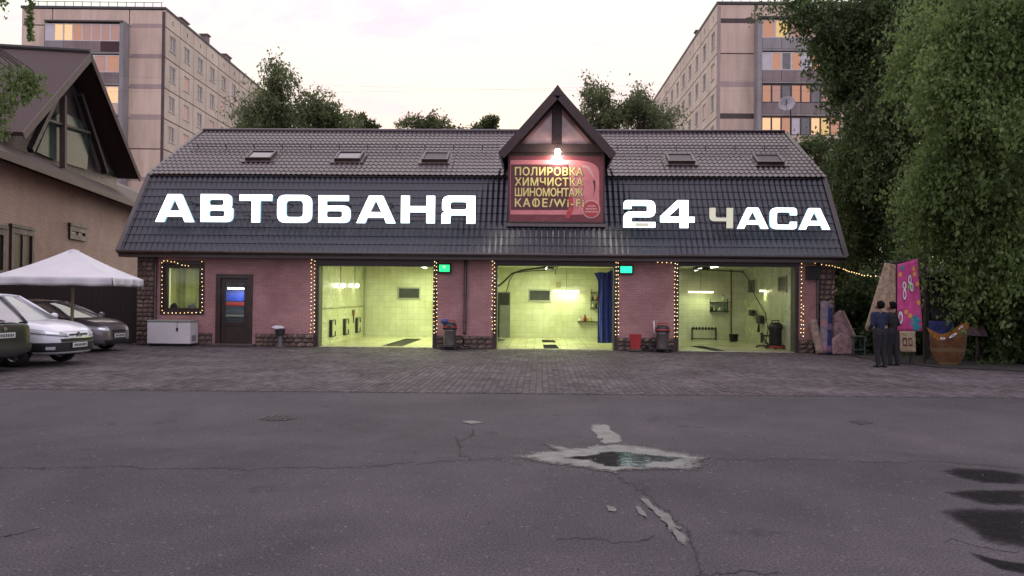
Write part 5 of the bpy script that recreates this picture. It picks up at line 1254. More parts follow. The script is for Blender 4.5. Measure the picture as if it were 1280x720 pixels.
def loft(st, sym=True):
    m = MB(); rings = []
    for x, w, zb, zs, zt, wt in st:
        half = [(0, zb), (w*.80, zb), (w*.96, zb + .08), (w, zb + (zs - zb)*.55), (w*.985, zs), (wt + (w - wt)*.35, zt - .02), (wt, zt), (wt*.5, zt + .025), (0, zt + .032)]
        ring = [(x, y, z) for y, z in half] + [(x, -y, z) for y, z in half[-2:0:-1]]
        rings.append(ring)
    n = len(rings[0]); v = [p for r in rings for p in r]
    f = [(i*n+k, i*n+(k+1) % n, (i+1)*n+(k+1) % n, (i+1)*n+k) for i in range(len(rings)-1) for k in range(n)]
    f += [tuple(range(n))[::-1], tuple(range((len(rings)-1)*n, len(rings)*n))]
    m.add(v, f); return m
def wheel(root, x, y, r, side):
    w = empty('wheel', (0, 0, 0)); bpy.data.objects.remove(w)
    m = MB(); m.lathe([(r*.66, -.10), (r*.93, -.11), (r*.995, -.07), (r, 0), (r*.995, .07), (r*.93, .11), (r*.66, .10)], (0, 0, 0), 28, 'y', cap=False)
    me = m.mesh('wheel', M_tyre, True); t = link('wheel', me, root, (x, y, r))
    m = MB(); m.lathe([(r*.68, -.09), (r*.66, .05), (r*.60, .03)], (0, 0, 0), 28, 'y', cap=False); m.lathe([(.001, .075), (r*.16, .07), (r*.17, .03)], (0, 0, 0), 14, 'y', cap=False)
    for k in range(5):
        a = 2*math.pi*k/5; d = Vector((math.cos(a), 0, math.sin(a))); s = Vector((-math.sin(a), 0, math.cos(a)))
        m.obox(d*r*.39 + Vector((0, .05, 0)), d*r*.26, s*r*.09, (0, .02, 0))
    m.lathe([(.001, -.02), (r*.64, -.02)], (0, 0, 0), 20, 'y', cap=False)
    if side < 0: m.v = [(a, -b, c) for a, b, c in m.v]
    link('rim', m.mesh('rim', M_rim), t)
from mathutils.bvhtree import BVHTree
root_bvh = {}
def car(name, label, loc, rz, pm, d, front=True, grp='cars parked by the fence'):
    root = empty(name, loc, rz, label, 'car', grp)
    st = d['st']; ax_f, ax_r, wr, hw_ = d['af'], d['ar'], d['wr'], d['hw']
    o = loft(st).build('tmp', [pm, M_trim], None); o.location = (0, 0, 0)
    # undo base shift of build(): rebuild verts in car space
    a = np.array([p for p in loft(st).v]); lo = a.min(0); hi = a.max(0); o.location = ((lo[0]+hi[0])/2, (lo[1]+hi[1])/2, lo[2])
    md = o.modifiers.new('s', 'SUBSURF'); md.levels = md.render_levels = 2
    cut = MB()
    for xx in (ax_f, ax_r):
        for s in (-1, 1): cut.lathe([(wr*1.14, -.22), (wr*1.14, .3)] if s > 0 else [(wr*1.14, -.3), (wr*1.14, .22)], (xx, s*(hw_ - .02), wr*1.02), 28, 'y')
    c = cut.build('cut', [M_trim]); ca = np.array(cut.v); 
    md = o.modifiers.new('b', 'BOOLEAN'); md.object = c; md.operation = 'DIFFERENCE'; md.solver = 'EXACT'
    try: md.material_mode = 'TRANSFER'
    except Exception: pass
    me = evalmesh(o, None); off = o.location.copy()
    for v in me.vertices: v.co += off
    bpy.data.objects.remove(o); bpy.data.objects.remove(c)
    me.shade_smooth(); me.set_sharp_from_angle(angle=R(35)); body = link('body', me, root)
    bvh = BVHTree.FromPolygons([v.co for v in me.vertices], [tuple(p.vertices) for p in me.polygons]); root_bvh[root.name] = bvh
    # greenhouse
    A, B, C, D = d['A'], d['B'], d['C'], d['D']; wb, wt = d['wb'], d['wt']
    def gh(s):
        return [Vector((A[0], s*wb, A[1])), Vector((B[0], s*wt, B[1])), Vector((C[0], s*wt*.97, C[1])), Vector((D[0], s*wb*.93, D[1]))]
    Lp, Rp = gh(1), gh(-1)
    def screen(p0, p1, q0, q1, bulge, sgn):
        def fn(u, v):
            a = p0.lerp(p1, v); b = q0.lerp(q1, v); p = a.lerp(b, u); k = 1 - (2*u-1)**2
            return p + Vector((sgn*bulge*k*(1 - .5*v), 0, .03*k*v + .012))
        return fn
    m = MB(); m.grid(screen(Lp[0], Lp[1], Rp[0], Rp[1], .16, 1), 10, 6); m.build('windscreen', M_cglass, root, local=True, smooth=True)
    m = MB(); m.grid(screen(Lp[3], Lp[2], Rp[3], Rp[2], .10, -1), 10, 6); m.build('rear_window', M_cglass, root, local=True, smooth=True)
    for pts, s in ((Lp, 1), (Rp, -1)):
        def side(u, v):
            a = pts[3].lerp(pts[0], u); b = pts[2].lerp(pts[1], u); p = a.lerp(b, v); return p + Vector((0, s*(.03*math.sin(math.pi*min(1, v*.9)) + .006), 0))
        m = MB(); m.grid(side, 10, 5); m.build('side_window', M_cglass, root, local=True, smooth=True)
    def roof(u, v):
        a = Lp[2].lerp(Lp[1], v); b = Rp[2].lerp(Rp[1], v); p = a.lerp(b, u); k = 1 - (2*u-1)**2
        return p + Vector(((.16*.5*k if v == 1 else (-.05*k if v == 0 else 0)), 0, .02 + .055*k*(.6 + .4*math.sin(math.pi*v)) + .035*math.sin(math.pi*v)))
    m = MB(); m.grid(roof, 12, 10); m.build('roof', pm, root, local=True, smooth=True, solid=.05)
    for pts, s in ((Lp, 1), (Rp, -1)):
        for a, b, w in ((pts[0], pts[1], .07), (pts[3], pts[2], .13)):
            m = MB(); m.tube([a + Vector((0, s*.0, -.05)), a.lerp(b, .5) + Vector((0, s*.02, 0)), b + Vector((0, 0, .02))], [w*.62, w*.5, w*.5], 8); m.build('pillar', pm, root, local=True, smooth=True)
        mid = .52; a = pts[3].lerp(pts[0], mid); b = pts[2].lerp(pts[1], mid); m = MB(); m.beam(a + Vector((0, s*.012, 0)), b + Vector((0, s*.012, 0)), .08, .05); m.build('pillar', M_trim, root, local=True)
        # door seams and handles
        for xx in (d['A'][0] - .25, d['A'][0] - 1.2, d['A'][0] - 2.1):
            pass
        m = MB(); hx = d['A'][0] - 1.05; m.obox((hx, s*(hw_ + .012), d['A'][1] - .13), (.11, 0, 0), (0, .018, 0), (0, 0, .014)); m.build('door_handle', pm, root, local=True, bevel=.008)
        m = MB(); mx = d['A'][0] - .28; m.ball((mx, s*(hw_ + .10), d['A'][1] + .07), .11, 10, (.8, 1, .75)); m.build('wing_mirror', d.get('mirror', pm), root, local=True, smooth=True)
    for xx in (ax_f, ax_r):
        for s in (-1, 1): wheel(root, xx, s*(hw_ - .115), wr, s)
    return root
def conform(root, name, corners, mat, off=.008, th=.03, nu=10, nv=4, mode='front', par=None, cx=1.1):
    """patch laid onto the car body; corners bl, br, tr, tl as (angle, z) round the nose or tail, or (x, z) on a flank"""
    bvh = root_bvh[root.name]; F_, B_ = [], []
    for j in range(nv+1):
        for i in range(nu+1):
            u, v = i/nu, j/nv; bl, br, tr, tl = [Vector(c) for c in corners]; q = bl.lerp(br, u).lerp(tl.lerp(tr, u), v)
            if mode in ('front', 'rear'):
                sg = 1 if mode == 'front' else -1; a = R(q[0]); d = Vector((sg*math.cos(a), math.sin(a), 0)); o = Vector((sg*cx, 0, q[1])) + d*4
            else:
                sg = 1 if mode == 'left' else -1; d = Vector((0, sg, 0)); o = Vector((q[0], sg*4, q[1]))
            h = bvh.ray_cast(o, -d)[0]
            if h is None: h = o - d*(4 - 1.0) if mode in ('front', 'rear') else o - d*3.1
            F_.append(h + d*off); B_.append(h + d*(off - th))
    n = nu+1; N_ = len(F_); f = []
    for j in range(nv):
        for i in range(nu):
            a = j*n+i; f += [(a, a+1, a+n+1, a+n), (N_+a+n, N_+a+n+1, N_+a+1, N_+a)]
    for i in range(nu): f += [(N_+i, N_+i+1, i+1, i), (nv*n+i, nv*n+i+1, N_+nv*n+i+1, N_+nv*n+i)]
    for j in range(nv): f += [(j*n, (j+1)*n, N_+(j+1)*n, N_+j*n), (N_+j*n+nu, N_+(j+1)*n+nu, (j+1)*n+nu, j*n+nu)]
    m = MB(); m.add(F_ + B_, f); o = m.build(name, mat, par or root, local=True); o.data.shade_smooth(); o.data.set_sharp_from_angle(angle=R(40)); return o
def plate(root, z, mode='front', seed=0, half=11.5, off=.03):
    sg = 1 if mode == 'front' else -1; h = root_bvh[root.name].ray_cast(Vector((sg*4, 0, z + .06)), Vector((-sg, 0, 0)))[0]; x = h.x + sg*off
    m = MB(); m.box(min(x, x + sg*.012), max(x, x + sg*.012), -.26, .26, z, z + .115); p = m.build('number_plate', M_plate, root, local=True, bevel=.004)
    m = MB(); rnd = random.Random(seed); y = -.21
    while y < .20:
        w = rnd.uniform(.022, .034); a, b = sorted((x + sg*.013, x + sg*.016)); m.box(a, b, y, y + w, z + .028, z + .088); y += w + .022
    m.build('plate_characters', M_trim, p, local=True)
    m = MB(); a, b = sorted((x - sg*.03, x - sg*.001)); m.box(a, b, -.28, .28, z - .015, z + .13); m.build('plate_holder', M_trim, root, local=True)
def arches(root, d, mat, r=.035):
    bvh = root_bvh[root.name]
    for xx in (d['af'], d['ar']):
        for s in (-1, 1):
            pts = []
            for k in range(17):
                a = R(-8 + 196*k/16); x = xx + d['wr']*1.19*math.cos(a); z = d['wr']*1.02 + d['wr']*1.19*math.sin(a)
                h = bvh.ray_cast(Vector((x, s*3, max(.24, z))), Vector((0, -s, 0)))[0]; y = h.y if h and abs(h.y) > .6 else s*(d['hw'] - .03); pts.append((x, y, z))
            m = MB(); m.tube(pts, r, 6); m.build('arch_moulding', mat, root, local=True, smooth=True)
def seams(root, d, xs, z0=.32):
    for s, md in ((1, 'left'), (-1, 'right')):
        for x in xs: conform(root, 'door_seam', [(x - .006, z0), (x + .006, z0), (x + .006, d['A'][1] - .06), (x - .006, d['A'][1] - .06)], M_trim, .003, .01, 1, 6, md)
P_white = paint('paint_white', (.66, .67, .70)); P_brown = paint('paint_graphite', (.165, .132, .150), .35, .32); P_green = paint('paint_dark_olive', (.011, .011, .011), .0, .4)
suv = dict(hw=.905, af=1.37, ar=-1.30, wr=.355, xf=2.32, xr=-2.32, zn=.65, A=(1.26, 1.06), B=(.32, 1.59), C=(-1.65, 1.57), D=(-2.22, 1.06), wb=.77, wt=.60,
    st=[(-2.36,.70,.42,.82,1.02,.62),(-2.345,.78,.38,.84,1.04,.68),(-2.30,.85,.35,.86,1.06,.72),(-1.9,.91,.27,.88,1.07,.78),(-.8,.925,.22,.88,1.05,.80),(.4,.925,.22,.88,1.04,.80),(1.05,.925,.22,.88,1.06,.79),(1.45,.925,.24,.88,1.055,.74),(1.80,.915,.25,.87,1.01,.69),(2.05,.87,.26,.83,.945,.63),(2.22,.77,.27,.77,.875,.55),(2.33,.62,.29,.70,.80,.44),(2.385,.42,.33,.62,.71,.30)])
w = car('parked_car', 'white crossover with black lower bumper, front toward the yard', (-13.36, 18.95, .02), R(-5), P_white, suv)
conform(w, 'bumper_cladding', [(-60, .28), (60, .28), (60, .56), (-60, .56)], M_trim, .014, .06, 26, 4)
for s, md in ((1, 'left'), (-1, 'right')): conform(w, 'sill_cladding', [(-.95, .26), (1.0, .26), (1.0, .42), (-.95, .42)], M_trim, .012, .05, 10, 3, md)
arches(w, suv, M_trim)
conform(w, 'lower_grille', [(-24, .575), (24, .575), (25, .645), (-25, .645)], M_black, .02, .05, 14, 2)
conform(w, 'grille_bar', [(-25, .645), (25, .645), (25, .658), (-25, .658)], M_chrome, .026, .04, 14, 1)
conform(w, 'upper_grille', [(-15, .71), (15, .71), (14, .755), (-14, .755)], M_black, .006, .03, 12, 2)
conform(w, 'bonnet_seam', [(-36, .80), (36, .80), (36, .807), (-36, .807)], M_trim, .003, .01, 24, 1)
for s in (-1, 1):
    c = [(17*s, .70), (50*s, .79), (64*s, .93), (17*s, .775)]
    if s < 0: c = [c[1], c[0], c[3], c[2]]
    hl = conform(w, 'headlight', c, M_lens, .012, .04, 12, 5)
    c = [(26*s, .745), (38*s, .775), (40*s, .84), (26*s, .795)]
    if s < 0: c = [c[1], c[0], c[3], c[2]]
    conform(w, 'reflector', c, M_chrome, .018, .02, 5, 3, par=hl)
    c = [(16*s, .685), (51*s, .775), (51*s, .790), (16*s, .698)]
    if s < 0: c = [c[1], c[0], c[3], c[2]]
    conform(w, 'lamp_edge', c, M_trim, .014, .03, 12, 1, par=hl)
    c = [(30*s, .40), (38*s, .40), (38*s, .47), (30*s, .47)]
    if s < 0: c = [c[1], c[0], c[3], c[2]]
    conform(w, 'fog_light', c, M_lens, .02, .03, 4, 3)
    m = MB()
    for z in (.715, .765): m.beam((2.40 - (z-.715)*.6, 0, z + .025), (2.37 - (z-.715)*.6, s*.10, z - .035), .02, .024)
    m.build('emblem', M_chrome, w, local=True)
plate(w, .43, seed=1); seams(w, suv, (.98, -.02, -.98))
for s in (-1, 1):
    m = MB(); m.beam((-1.5, s*.58, 1.67), (.1, s*.60, 1.68), .035, .035); m.build('roof_rail', M_trim, w, local=True)
m = MB(); m.beam((1.16, .30, 1.08), (1.0, -.45, 1.17), .018, .018); m.beam((1.10, -.15, 1.08), (.98, -.68, 1.14), .018, .018); m.build('wiper', M_trim, w, local=True)

sed = dict(hw=.89, af=1.27, ar=-1.32, wr=.32, xf=2.14, xr=-2.14, zn=.6, A=(1.24, .985), B=(.16, 1.395), C=(-1.25, 1.38), D=(-2.02, 1.0), wb=.74, wt=.53,
    st=[(-2.17,.66,.36,.74,.93,.58),(-2.15,.75,.33,.76,.95,.64),(-2.08,.83,.30,.78,.97,.70),(-1.7,.89,.22,.80,.98,.74),(-.6,.91,.18,.80,.96,.76),(.4,.91,.18,.79,.95,.76),(1.0,.905,.18,.81,.985,.75),(1.40,.90,.19,.81,.975,.70),(1.72,.88,.19,.78,.92,.64),(1.94,.82,.19,.73,.85,.57),(2.08,.71,.20,.66,.765,.48),(2.16,.55,.22,.58,.68,.38),(2.20,.36,.26,.52,.60,.25)])
w = car('parked_car', 'dark grey hatchback parked nearest the stone corner pillar', (-14.65, 23.5, .02), R(-5), P_brown, sed)
arches(w, sed, P_brown, .018)
conform(w, 'lower_grille', [(-26, .23), (26, .23), (30, .36), (-30, .36)], M_black, .012, .05, 14, 3)
conform(w, 'grille_bar', [(-26, .36), (26, .36), (26, .372), (-26, .372)], M_chrome, .014, .03, 14, 1)
conform(w, 'upper_grille', [(-17, .57), (17, .57), (16, .645), (-16, .645)], M_black, .008, .04, 14, 2)
conform(w, 'bonnet_seam', [(-36, .70), (36, .70), (36, .707), (-36, .707)], M_trim, .003, .01, 24, 1)
for s in (-1, 1):
    c = [(20*s, .60), (50*s, .69), (66*s, .83), (22*s, .69)]
    if s < 0: c = [c[1], c[0], c[3], c[2]]
    hl = conform(w, 'headlight', c, M_lens, .010, .04, 12, 5)
    c = [(27*s, .64), (37*s, .67), (39*s, .73), (28*s, .69)]
    if s < 0: c = [c[1], c[0], c[3], c[2]]
    conform(w, 'reflector', c, M_chrome, .016, .02, 5, 3, par=hl)
    c = [(36*s, .27), (46*s, .27), (50*s, .42), (40*s, .40)]
    if s < 0: c = [c[1], c[0], c[3], c[2]]
    conform(w, 'fog_light', c, M_chrome, .012, .03, 4, 3)
plate(w, .42, seed=2); seams(w, sed, (.85, -.15, -1.0), .28)
m = MB(); m.beam((1.16, .30, .99), (1.0, -.4, 1.08), .018, .018); m.build('wiper', M_trim, w, local=True)

old = dict(suv); old.update(D=(-2.26, 1.08), C=(-1.78, 1.60), xr=-2.34, zn=.75)
w = car('parked_car', 'dark olive estate car cut by the left picture edge, tail toward the yard', (-13.72, 16.85, 0), R(175), P_green, old)
conform(w, 'rear_bumper', [(-56, .36), (56, .36), (56, .62), (-56, .62)], P_green, .04, .1, 24, 4, 'rear')
conform(w, 'bumper_strip', [(-56, .47), (56, .47), (56, .51), (-56, .51)], M_trim, .048, .05, 24, 1, 'rear')
conform(w, 'hatch_seam', [(-38, .655), (38, .655), (38, .668), (-38, .668)], M_trim, .003, .01, 24, 1, 'rear')
for s in (-1, 1):
    c = [(30*s, .76), (48*s, .76), (48*s, 1.0), (31*s, 1.0)]
    if s < 0: c = [c[1], c[0], c[3], c[2]]
    conform(w, 'tail_light', c, M_tail, .012, .04, 8, 5, 'rear')
arches(w, old, M_trim); plate(w, .76, 'rear', 3); seams(w, old, (.98, -.02, -.98))
m = MB(); m.lathe([(.05, 0), (.045, .012)], (-2.375, 0, .96), 14, 'x'); m.build('emblem', M_chrome, w, local=True)
m = MB(); m.beam((-2.36, 0, 1.12), (-2.24, .42, 1.22), .02, .02); m.build('rear_wiper', M_trim, w, local=True)

# ================================================================== CARPETS AND PEOPLE ON THE RIGHT
def rugmat(name, c1, c2, scale, c3=None, stripes=None):
    t = NT(name); o = t.obj(); n1 = t.noise(o, scale, 5, .6, 1.0); n2 = t.noise(o, 90, 3)
    col = t.ramp(n1, .42, c1, .58, c2)
    if c3:
        v = t.n('TexVoronoi', {'Vector': o, 'Scale': scale*1.3}); col = t.mix(t.ramp(v.outputs['Distance'], .20, (1, 1, 1), .32, (0, 0, 0)), col, (*c3, 1))
    if stripes:
        s = t.n('SeparateXYZ', {0: o}); w = t.math('SINE', t.math('MULTIPLY', s.outputs[2], stripes[0])); col = t.mix(t.ramp(w, .55, (0, 0, 0), .8, (.8, .8, .8)), col, (*stripes[1], 1))
    t.bsdf(col=col, rough=.95, spec=.1, sheen=.2, normal=t.n('Bump', {'Strength': .6, 'Distance': .01, 'Height': n2}).outputs[0]); return t.mat
M_beige = rugmat('rug_beige', (.25, .18, .115), (.34, .26, .18), 9, (.19, .12, .075)); M_pinkrug = rugmat('rug_pink', (.48, .062, .20), (.56, .085, .245), 5); M_orange = rugmat('rug_orange', (.075, .032, .014), (.11, .05, .02), 7, None, (16, (.125, .08, .04))); M_tanrug = rugmat('rug_tan', (.22, .15, .12), (.32, .23, .18), 8, (.16, .10, .08)); M_pal = rugmat('rug_mauve', (.20, .125, .125), (.29, .19, .185), 6, (.15, .09, .09)); M_navy = rugmat('rug_navy', (.015, .02, .07), (.03, .035, .11), 6, None, (9, (.16, .10, .14))); M_greyr = rugmat('rug_grey', (.16, .13, .15), (.24, .19, .22), 6, None, (8, (.30, .16, .18))); M_burg = rugmat('rug_burgundy', (.07, .015, .02), (.12, .03, .035), 8, (.05, .01, .015)); M_mat = rugmat('rug_mat', (.25, .19, .11), (.36, .28, .18), 8); M_wood = mottled('rack_wood', (.02, .014, .011), (.045, .032, .025), 6, .8, .2, 40)
def hang(name, label, cs, mat, wave=.03, nu=16, nv=20, th=.012, cat='carpet', grp='carpets hung out for cleaning', bulge=0):
    tl, tr, br, bl = cs
    fn = lambda u, v: (bl.lerp(br, u)).lerp(tl.lerp(tr, u), v) + Vector((0, wave*math.sin(u*7 + 2*v)*(.4 + .6*(1-v)) + .4*wave*math.sin(u*17 + v*3) - bulge*math.sin(math.pi*v), 0))
    o = MB().grid(fn, nu, nv).build(name, mat, smooth=True, solid=th); tag(o, label, cat, grp); return o, fn
hang('carpet', 'beige patterned carpet slanting on the rack left of the pink one', [P(1106, 328.5, 22.7), P(1121, 331, 22.7), P(1119, 415, 22.3), P(1081, 411, 22.3)], M_beige, .02)
root, pf = hang('carpet', 'bright pink carpet with white butterfly and teal flower hanging on the rack', [P(1122, 330.5, 22.5), P(1147, 323.5, 22.5), P(1153.5, 414, 22.5), P(1122, 414, 22.5)], M_pinkrug, .02)
M_mw = mottled('motif_white', (.6, .57, .58), (.72, .68, .7), 4, .95, .2); M_mg = mottled('motif_green', (.12, .32, .06), (.2, .42, .1), 4, .95, .2); M_mt = mottled('motif_teal', (.02, .20, .25), (.04, .3, .34), 4, .95, .2); M_mo = mottled('motif_orange', (.60, .25, .06), (.7, .33, .1), 4, .95, .2); M_mk = mottled('motif_dark', (.03, .015, .02), (.05, .03, .03), 4, .95, .2)
def motif(cu, cv, ru, rv, mat, lift, lob=0, rot=0, name='motif'):
    n = 24; pts = []; cr_, sr_ = math.cos(rot), math.sin(rot)
    for k in range(n):
        a = 2*math.pi*k/n; q = 1 + lob*math.cos(5*a); x, y = ru*q*math.cos(a), rv*q*math.sin(a)
        pts.append((cu + x*cr_ - y*sr_*.4, cv + x*sr_*.4 + y*cr_))
    wv = [Vector(pf(u, v)) + Vector((0, -lift, 0)) for u, v in pts]; m = MB(); c = Vector(pf(cu, cv)) + Vector((0, -lift, 0)); m.add([c] + wv, [(0, 1 + (k+1) % n, 1 + k) for k in range(n)]); m.build(name, mat, root)
for cu, cv, ru, rv, rot in ((.55, .74, .10, .075, .5), (.30, .67, .10, .06, -.4), (.30, .54, .085, .085, .2), (.62, .63, .11, .075, -.5), (.12, .20, .10, .10, .2)):
    motif(cu, cv, ru*1.18, rv*1.18, M_mk, .016, 0, rot); motif(cu, cv, ru, rv, M_mw, .020, 0, rot); motif(cu, cv, ru*.5, rv*.55, M_pinkrug if cu < .6 else M_mg, .024, 0, rot)
motif(.48, .64, .06, .03, M_mg, .028); motif(.70, .15, .20, .075, M_mt, .016, .3); motif(.74, .06, .16, .05, M_mt, .02, .25)
for cu, cv in ((.12, .84), (.80, .80), (.90, .40), (.50, .22), (.78, .88), (.35, .28), (.9, .66)): motif(cu, cv, .08, .035, M_mo, .016, .15)
motif(.22, .93, .09, .04, M_mt, .016, .2)
# rack
r = empty('drying_rack', P(1138, 450, 22.8).xy.to_3d(), 0, 'dark pole rack carrying the beige and pink carpets', 'rack')
m = MB(); m.tube([P(1100, 331, 22.75), P(1156, 324, 22.65)], .03, 8); m.build('top_rail', M_wood, r)
for px in (1121, 1156):
    q = P(px, 328, 22.7); m = MB(); m.tube([(q.x, q.y, 0), q], .04, 8); m.build('post', M_wood, r)
q = P(1084, 440, 22.5); 
# small mat over a trestle
a, b = P(1124.5, 414, 22.15), P(1144, 414, 22.15); zb_ = P(1134, 440, 22.1).z
o, f2 = hang('mat', 'small beige mat with two dark squares hung below the pink carpet', [a, b, Vector((b.x, 22.1, zb_)), Vector((a.x, 22.1, zb_))], M_mat, .008, 8, 8, .01, 'mat', None)
for u in (.30, .66):
    m = MB()
    for (u0, u1, v0, v1) in ((u-.13, u+.13, .28, .36), (u-.13, u+.13, .60, .68), (u-.13, u-.08, .36, .60), (u+.08, u+.13, .36, .60)):
        q = [Vector(f2(x, y)) + Vector((0, -.012, 0)) for x, y in ((u0, v0), (u1, v0), (u1, v1), (u0, v1))]; m.quad(*q)
    m.build('square', M_burg, o)
r = empty('trestle', (a.x + .2, 22.25, 0), 0, 'wooden trestle under the small beige mat', 'trestle')
for xx in (a.x + .03, b.x - .03):
    for s in (-1, 1): m = MB(); m.beam((xx, 22.22, a.z), (xx, 22.22 + s*.12 + .05, 0), .04, .04, (1, 0, 0)); m.build('leg', M_wood, r)
m = MB(); m.box(a.x - .02, b.x + .02, 22.18, 22.25, a.z - .03, a.z + .0); m.build('rail', M_wood, r)
# orange rug with scalloped bottom
tl, tr = P(1158, 409, 22.0), P(1211, 404, 22.0); bz = P(1186, 460, 22.0).z
def orug(u, v):
    sag = .22*math.sin(math.pi*min(1, u*1.25))*(1 if u < .8 else 1); x = tl.x + (tr.x - tl.x)*(.08 + .84*u + (.08*(2*u-1))*v**3)
    ztop = tl.z + (tr.z - tl.z)*u - sag + .10*max(0, u - .7); e = (2*u-1); zbot = bz + .62*(1 - math.sqrt(max(0, 1 - .985*e*e)))
    return (x, 22.0 - .03*math.sin(u*9) - .05*math.sin(math.pi*v), zbot + (ztop - zbot)*v)
o = MB().grid(orug, 22, 18).build('carpet', M_orange, smooth=True, solid=.012); tag(o, 'orange striped rug with rounded bottom hanging right of the pink carpet', 'carpet', 'carpets hung out for cleaning')
orug_o = o
def opatch(name, pts, mat, lift):
    q = [Vector(orug(u, v)) + Vector((0, -lift, 0)) for u, v in pts]; m = MB(); m.quad(*q); m.build(name, mat, orug_o)
M_orb = rugmat('rug_orange_band', (.17, .068, .012), (.24, .10, .02), 6)
for k in range(12): u0, u1 = k/12, (k+1)/12; opatch('collar', [(u0, .80 - .05*math.sin(u0*9)), (u1, .80 - .05*math.sin(u1*9)), (u1, 1), (u0, 1)], M_orb, .012)
for cu, cv, ru, rv in ((.36, .86, .075, .035), (.62, .85, .10, .035), (.80, .92, .06, .03)):
    for mt, k, lf in ((M_mk, 1.25, .016), (M_mw, 1, .020), (M_mk, .4, .024)): opatch('motif', [(cu + ru*k*math.cos(2*math.pi*i/14), cv + rv*k*math.sin(2*math.pi*i/14)) for i in range(14)], mt, lf)
hang('carpet', 'dark navy cloth sagging behind the top of the orange rug', [P(1161, 401, 22.2), P(1192, 402, 22.2), P(1190, 430, 22.2), P(1163, 430, 22.2)], M_navy, .03)
hang('carpet', 'burgundy rug hanging at the right end of the stall frame', [P(1206, 381, 23.6), P(1226, 380, 23.6), P(1228, 407, 23.6), P(1206, 407, 23.6)], M_burg, .03)
hang('carpet', 'greyish rug below the burgundy one at the stall frame', [P(1207, 408, 23.4), P(1231, 408, 23.4), P(1236, 421, 23.3), P(1208, 419, 23.4)], M_greyr, .03)
r = empty('stall_frame', (P(1190, 440, 24).x, 24.0, 0), 0, 'dark wooden stall frame with pale boards behind the rugs', 'stall')
xs = [P(px, 400, 24).x for px in (1158, 1193, 1226)]; zt_ = P(1190, 347, 24).z
for x in xs: m = MB(); m.box(x - .06, x + .06, 23.94, 24.06, 0, zt_); m.build('post', M_wood, r)
for py in (348, 379, 402): z = P(1190, py, 24).z; m = MB(); m.box(xs[0] - .1, xs[-1] + .1, 23.88, 23.935, z - .05, z + .05); m.build('rail', M_wood, r)
M_grb = mottled('stall_board', (.05, .05, .045), (.09, .088, .08), 3, .85, .2, 40)
for x0, x1, y0, y1 in ((1165, 1190, 352, 375), (1165, 1189, 383, 398), (1198, 1222, 352, 375)):
    a, b = P(x0, y1, 24.1), P(x1, y0, 24.1); m = MB(); m.box(a.x, b.x, 24.09, 24.12, a.z, b.z); m.build('board', M_grb, r)
m = MB(); a = P(1148, 346, 23.6); m.prism([(a.x, 23.2, zt_ + .02), (a.x + 2.2, 23.2, zt_ + .02), (a.x + 2.2, 25.2, zt_ + .30), (a.x, 25.2, zt_ + .30)], (0, 0, .04)); m.build('roof_sheet', M_grb, r)
q = [P(px, 373, 23.2) for px in (1226, 1234.5)]; string = empty('string_lights', q[0], 0, 'two last fairy bulbs glowing in the leaves right of the stall', 'string lights', 'fairy lights on the facade')
m = MB(); m.tube([P(1220, 371, 23.2), q[0], q[1], P(1240, 374, 23.2)], .006, 5); m.build('cable', M_cable, string)
for p in q: link('bulb', bul[0], string, p - q[0] + Vector((0, -.03, 0)))
# rolls leaning on the right pier
def roll(label, b, t, rad, mat, cat='rolled carpet'):
    d = (t - b).normalized(); r = empty('rolled_carpet', b, 0, label, cat, 'rolled carpets at the right corner')
    n = 9; pts = [b.lerp(t, k/n) for k in range(n+1)]; rs = [rad*(1 + .06*math.sin(k*2.1)) for k in range(n+1)]
    m = MB(); m.tube(pts, rs, 14); m.build('roll', mat, r, smooth=True)
    sx = d.cross(Vector((0, 1, 0))).normalized(); sy = d.cross(sx)
    m = MB(); sp = [t + d*.006 + (sx*math.cos(a*.6) + sy*math.sin(a*.6))*rad*(.15 + .75*a/30) for a in range(31)]; m.tube(sp, .012, 5); m.build('spiral_end', mat, r)
YY = F - .25
def gb(px, py, y): p = P(px, py, y); return Vector((p.x, y, .03))
roll('tan rolled carpet leaning left at the right bay jamb', gb(1026, 441, YY - .45), P(1016, 401, YY), .13, M_tanrug)
roll('tall grey striped rolled carpet beside the downpipe', gb(1031, 442, YY - .4), P(1031, 378, YY), .14, M_greyr)
roll('slim navy rolled carpet in front of the downpipe', gb(1037, 442, YY - .55), P(1038, 381, YY - .1), .08, M_navy)
# big folded carpet
ys = F - .7
pts = [P(1041, 444, ys), P(1064, 444, ys), P(1069, 415, ys+.1), P(1052, 387, ys+.3), P(1041, 395, ys+.3)]
pts[0].z = pts[1].z = .03
r = empty('folded_carpet', gb(1052, 444, ys), 0, 'big folded mauve carpet slumped against the stone corner', 'folded carpet')
m = MB(); m.prism(pts, (0, .16, 0)); m.build('back_fold', M_pal, r, bevel=.05)
pts = [P(1041, 445, ys-.2), P(1066, 445, ys-.2), P(1067, 422, ys-.15), P(1052, 416, ys-.12), P(1041, 424, ys-.15)]; pts[0].z = pts[1].z = .03
m = MB(); m.prism(pts, (0, .15, 0)); m.build('front_fold', M_pal, r, bevel=.05)
m = MB(); a, b = P(1053, 389, ys + .2), P(1070, 425, ys); m.beam(a, b, .05, .2, (0, 1, 0)); m.build('hem', M_tanrug, r)
a = gb(1067, 446, ys - .3); r = empty('small_trolley', a, 0, 'low greenish metal stand beside the folded carpet', 'stand')
M_gst = mottled('green_steel', (.035, .06, .055), (.07, .1, .09), 5, .6, .1)
for dx in (0, .34):
    for dy in (0, .3): m = MB(); m.box(a.x+dx-.02, a.x+dx+.02, a.y+dy-.02, a.y+dy+.02, 0, .62); m.build('leg', M_gst, r)
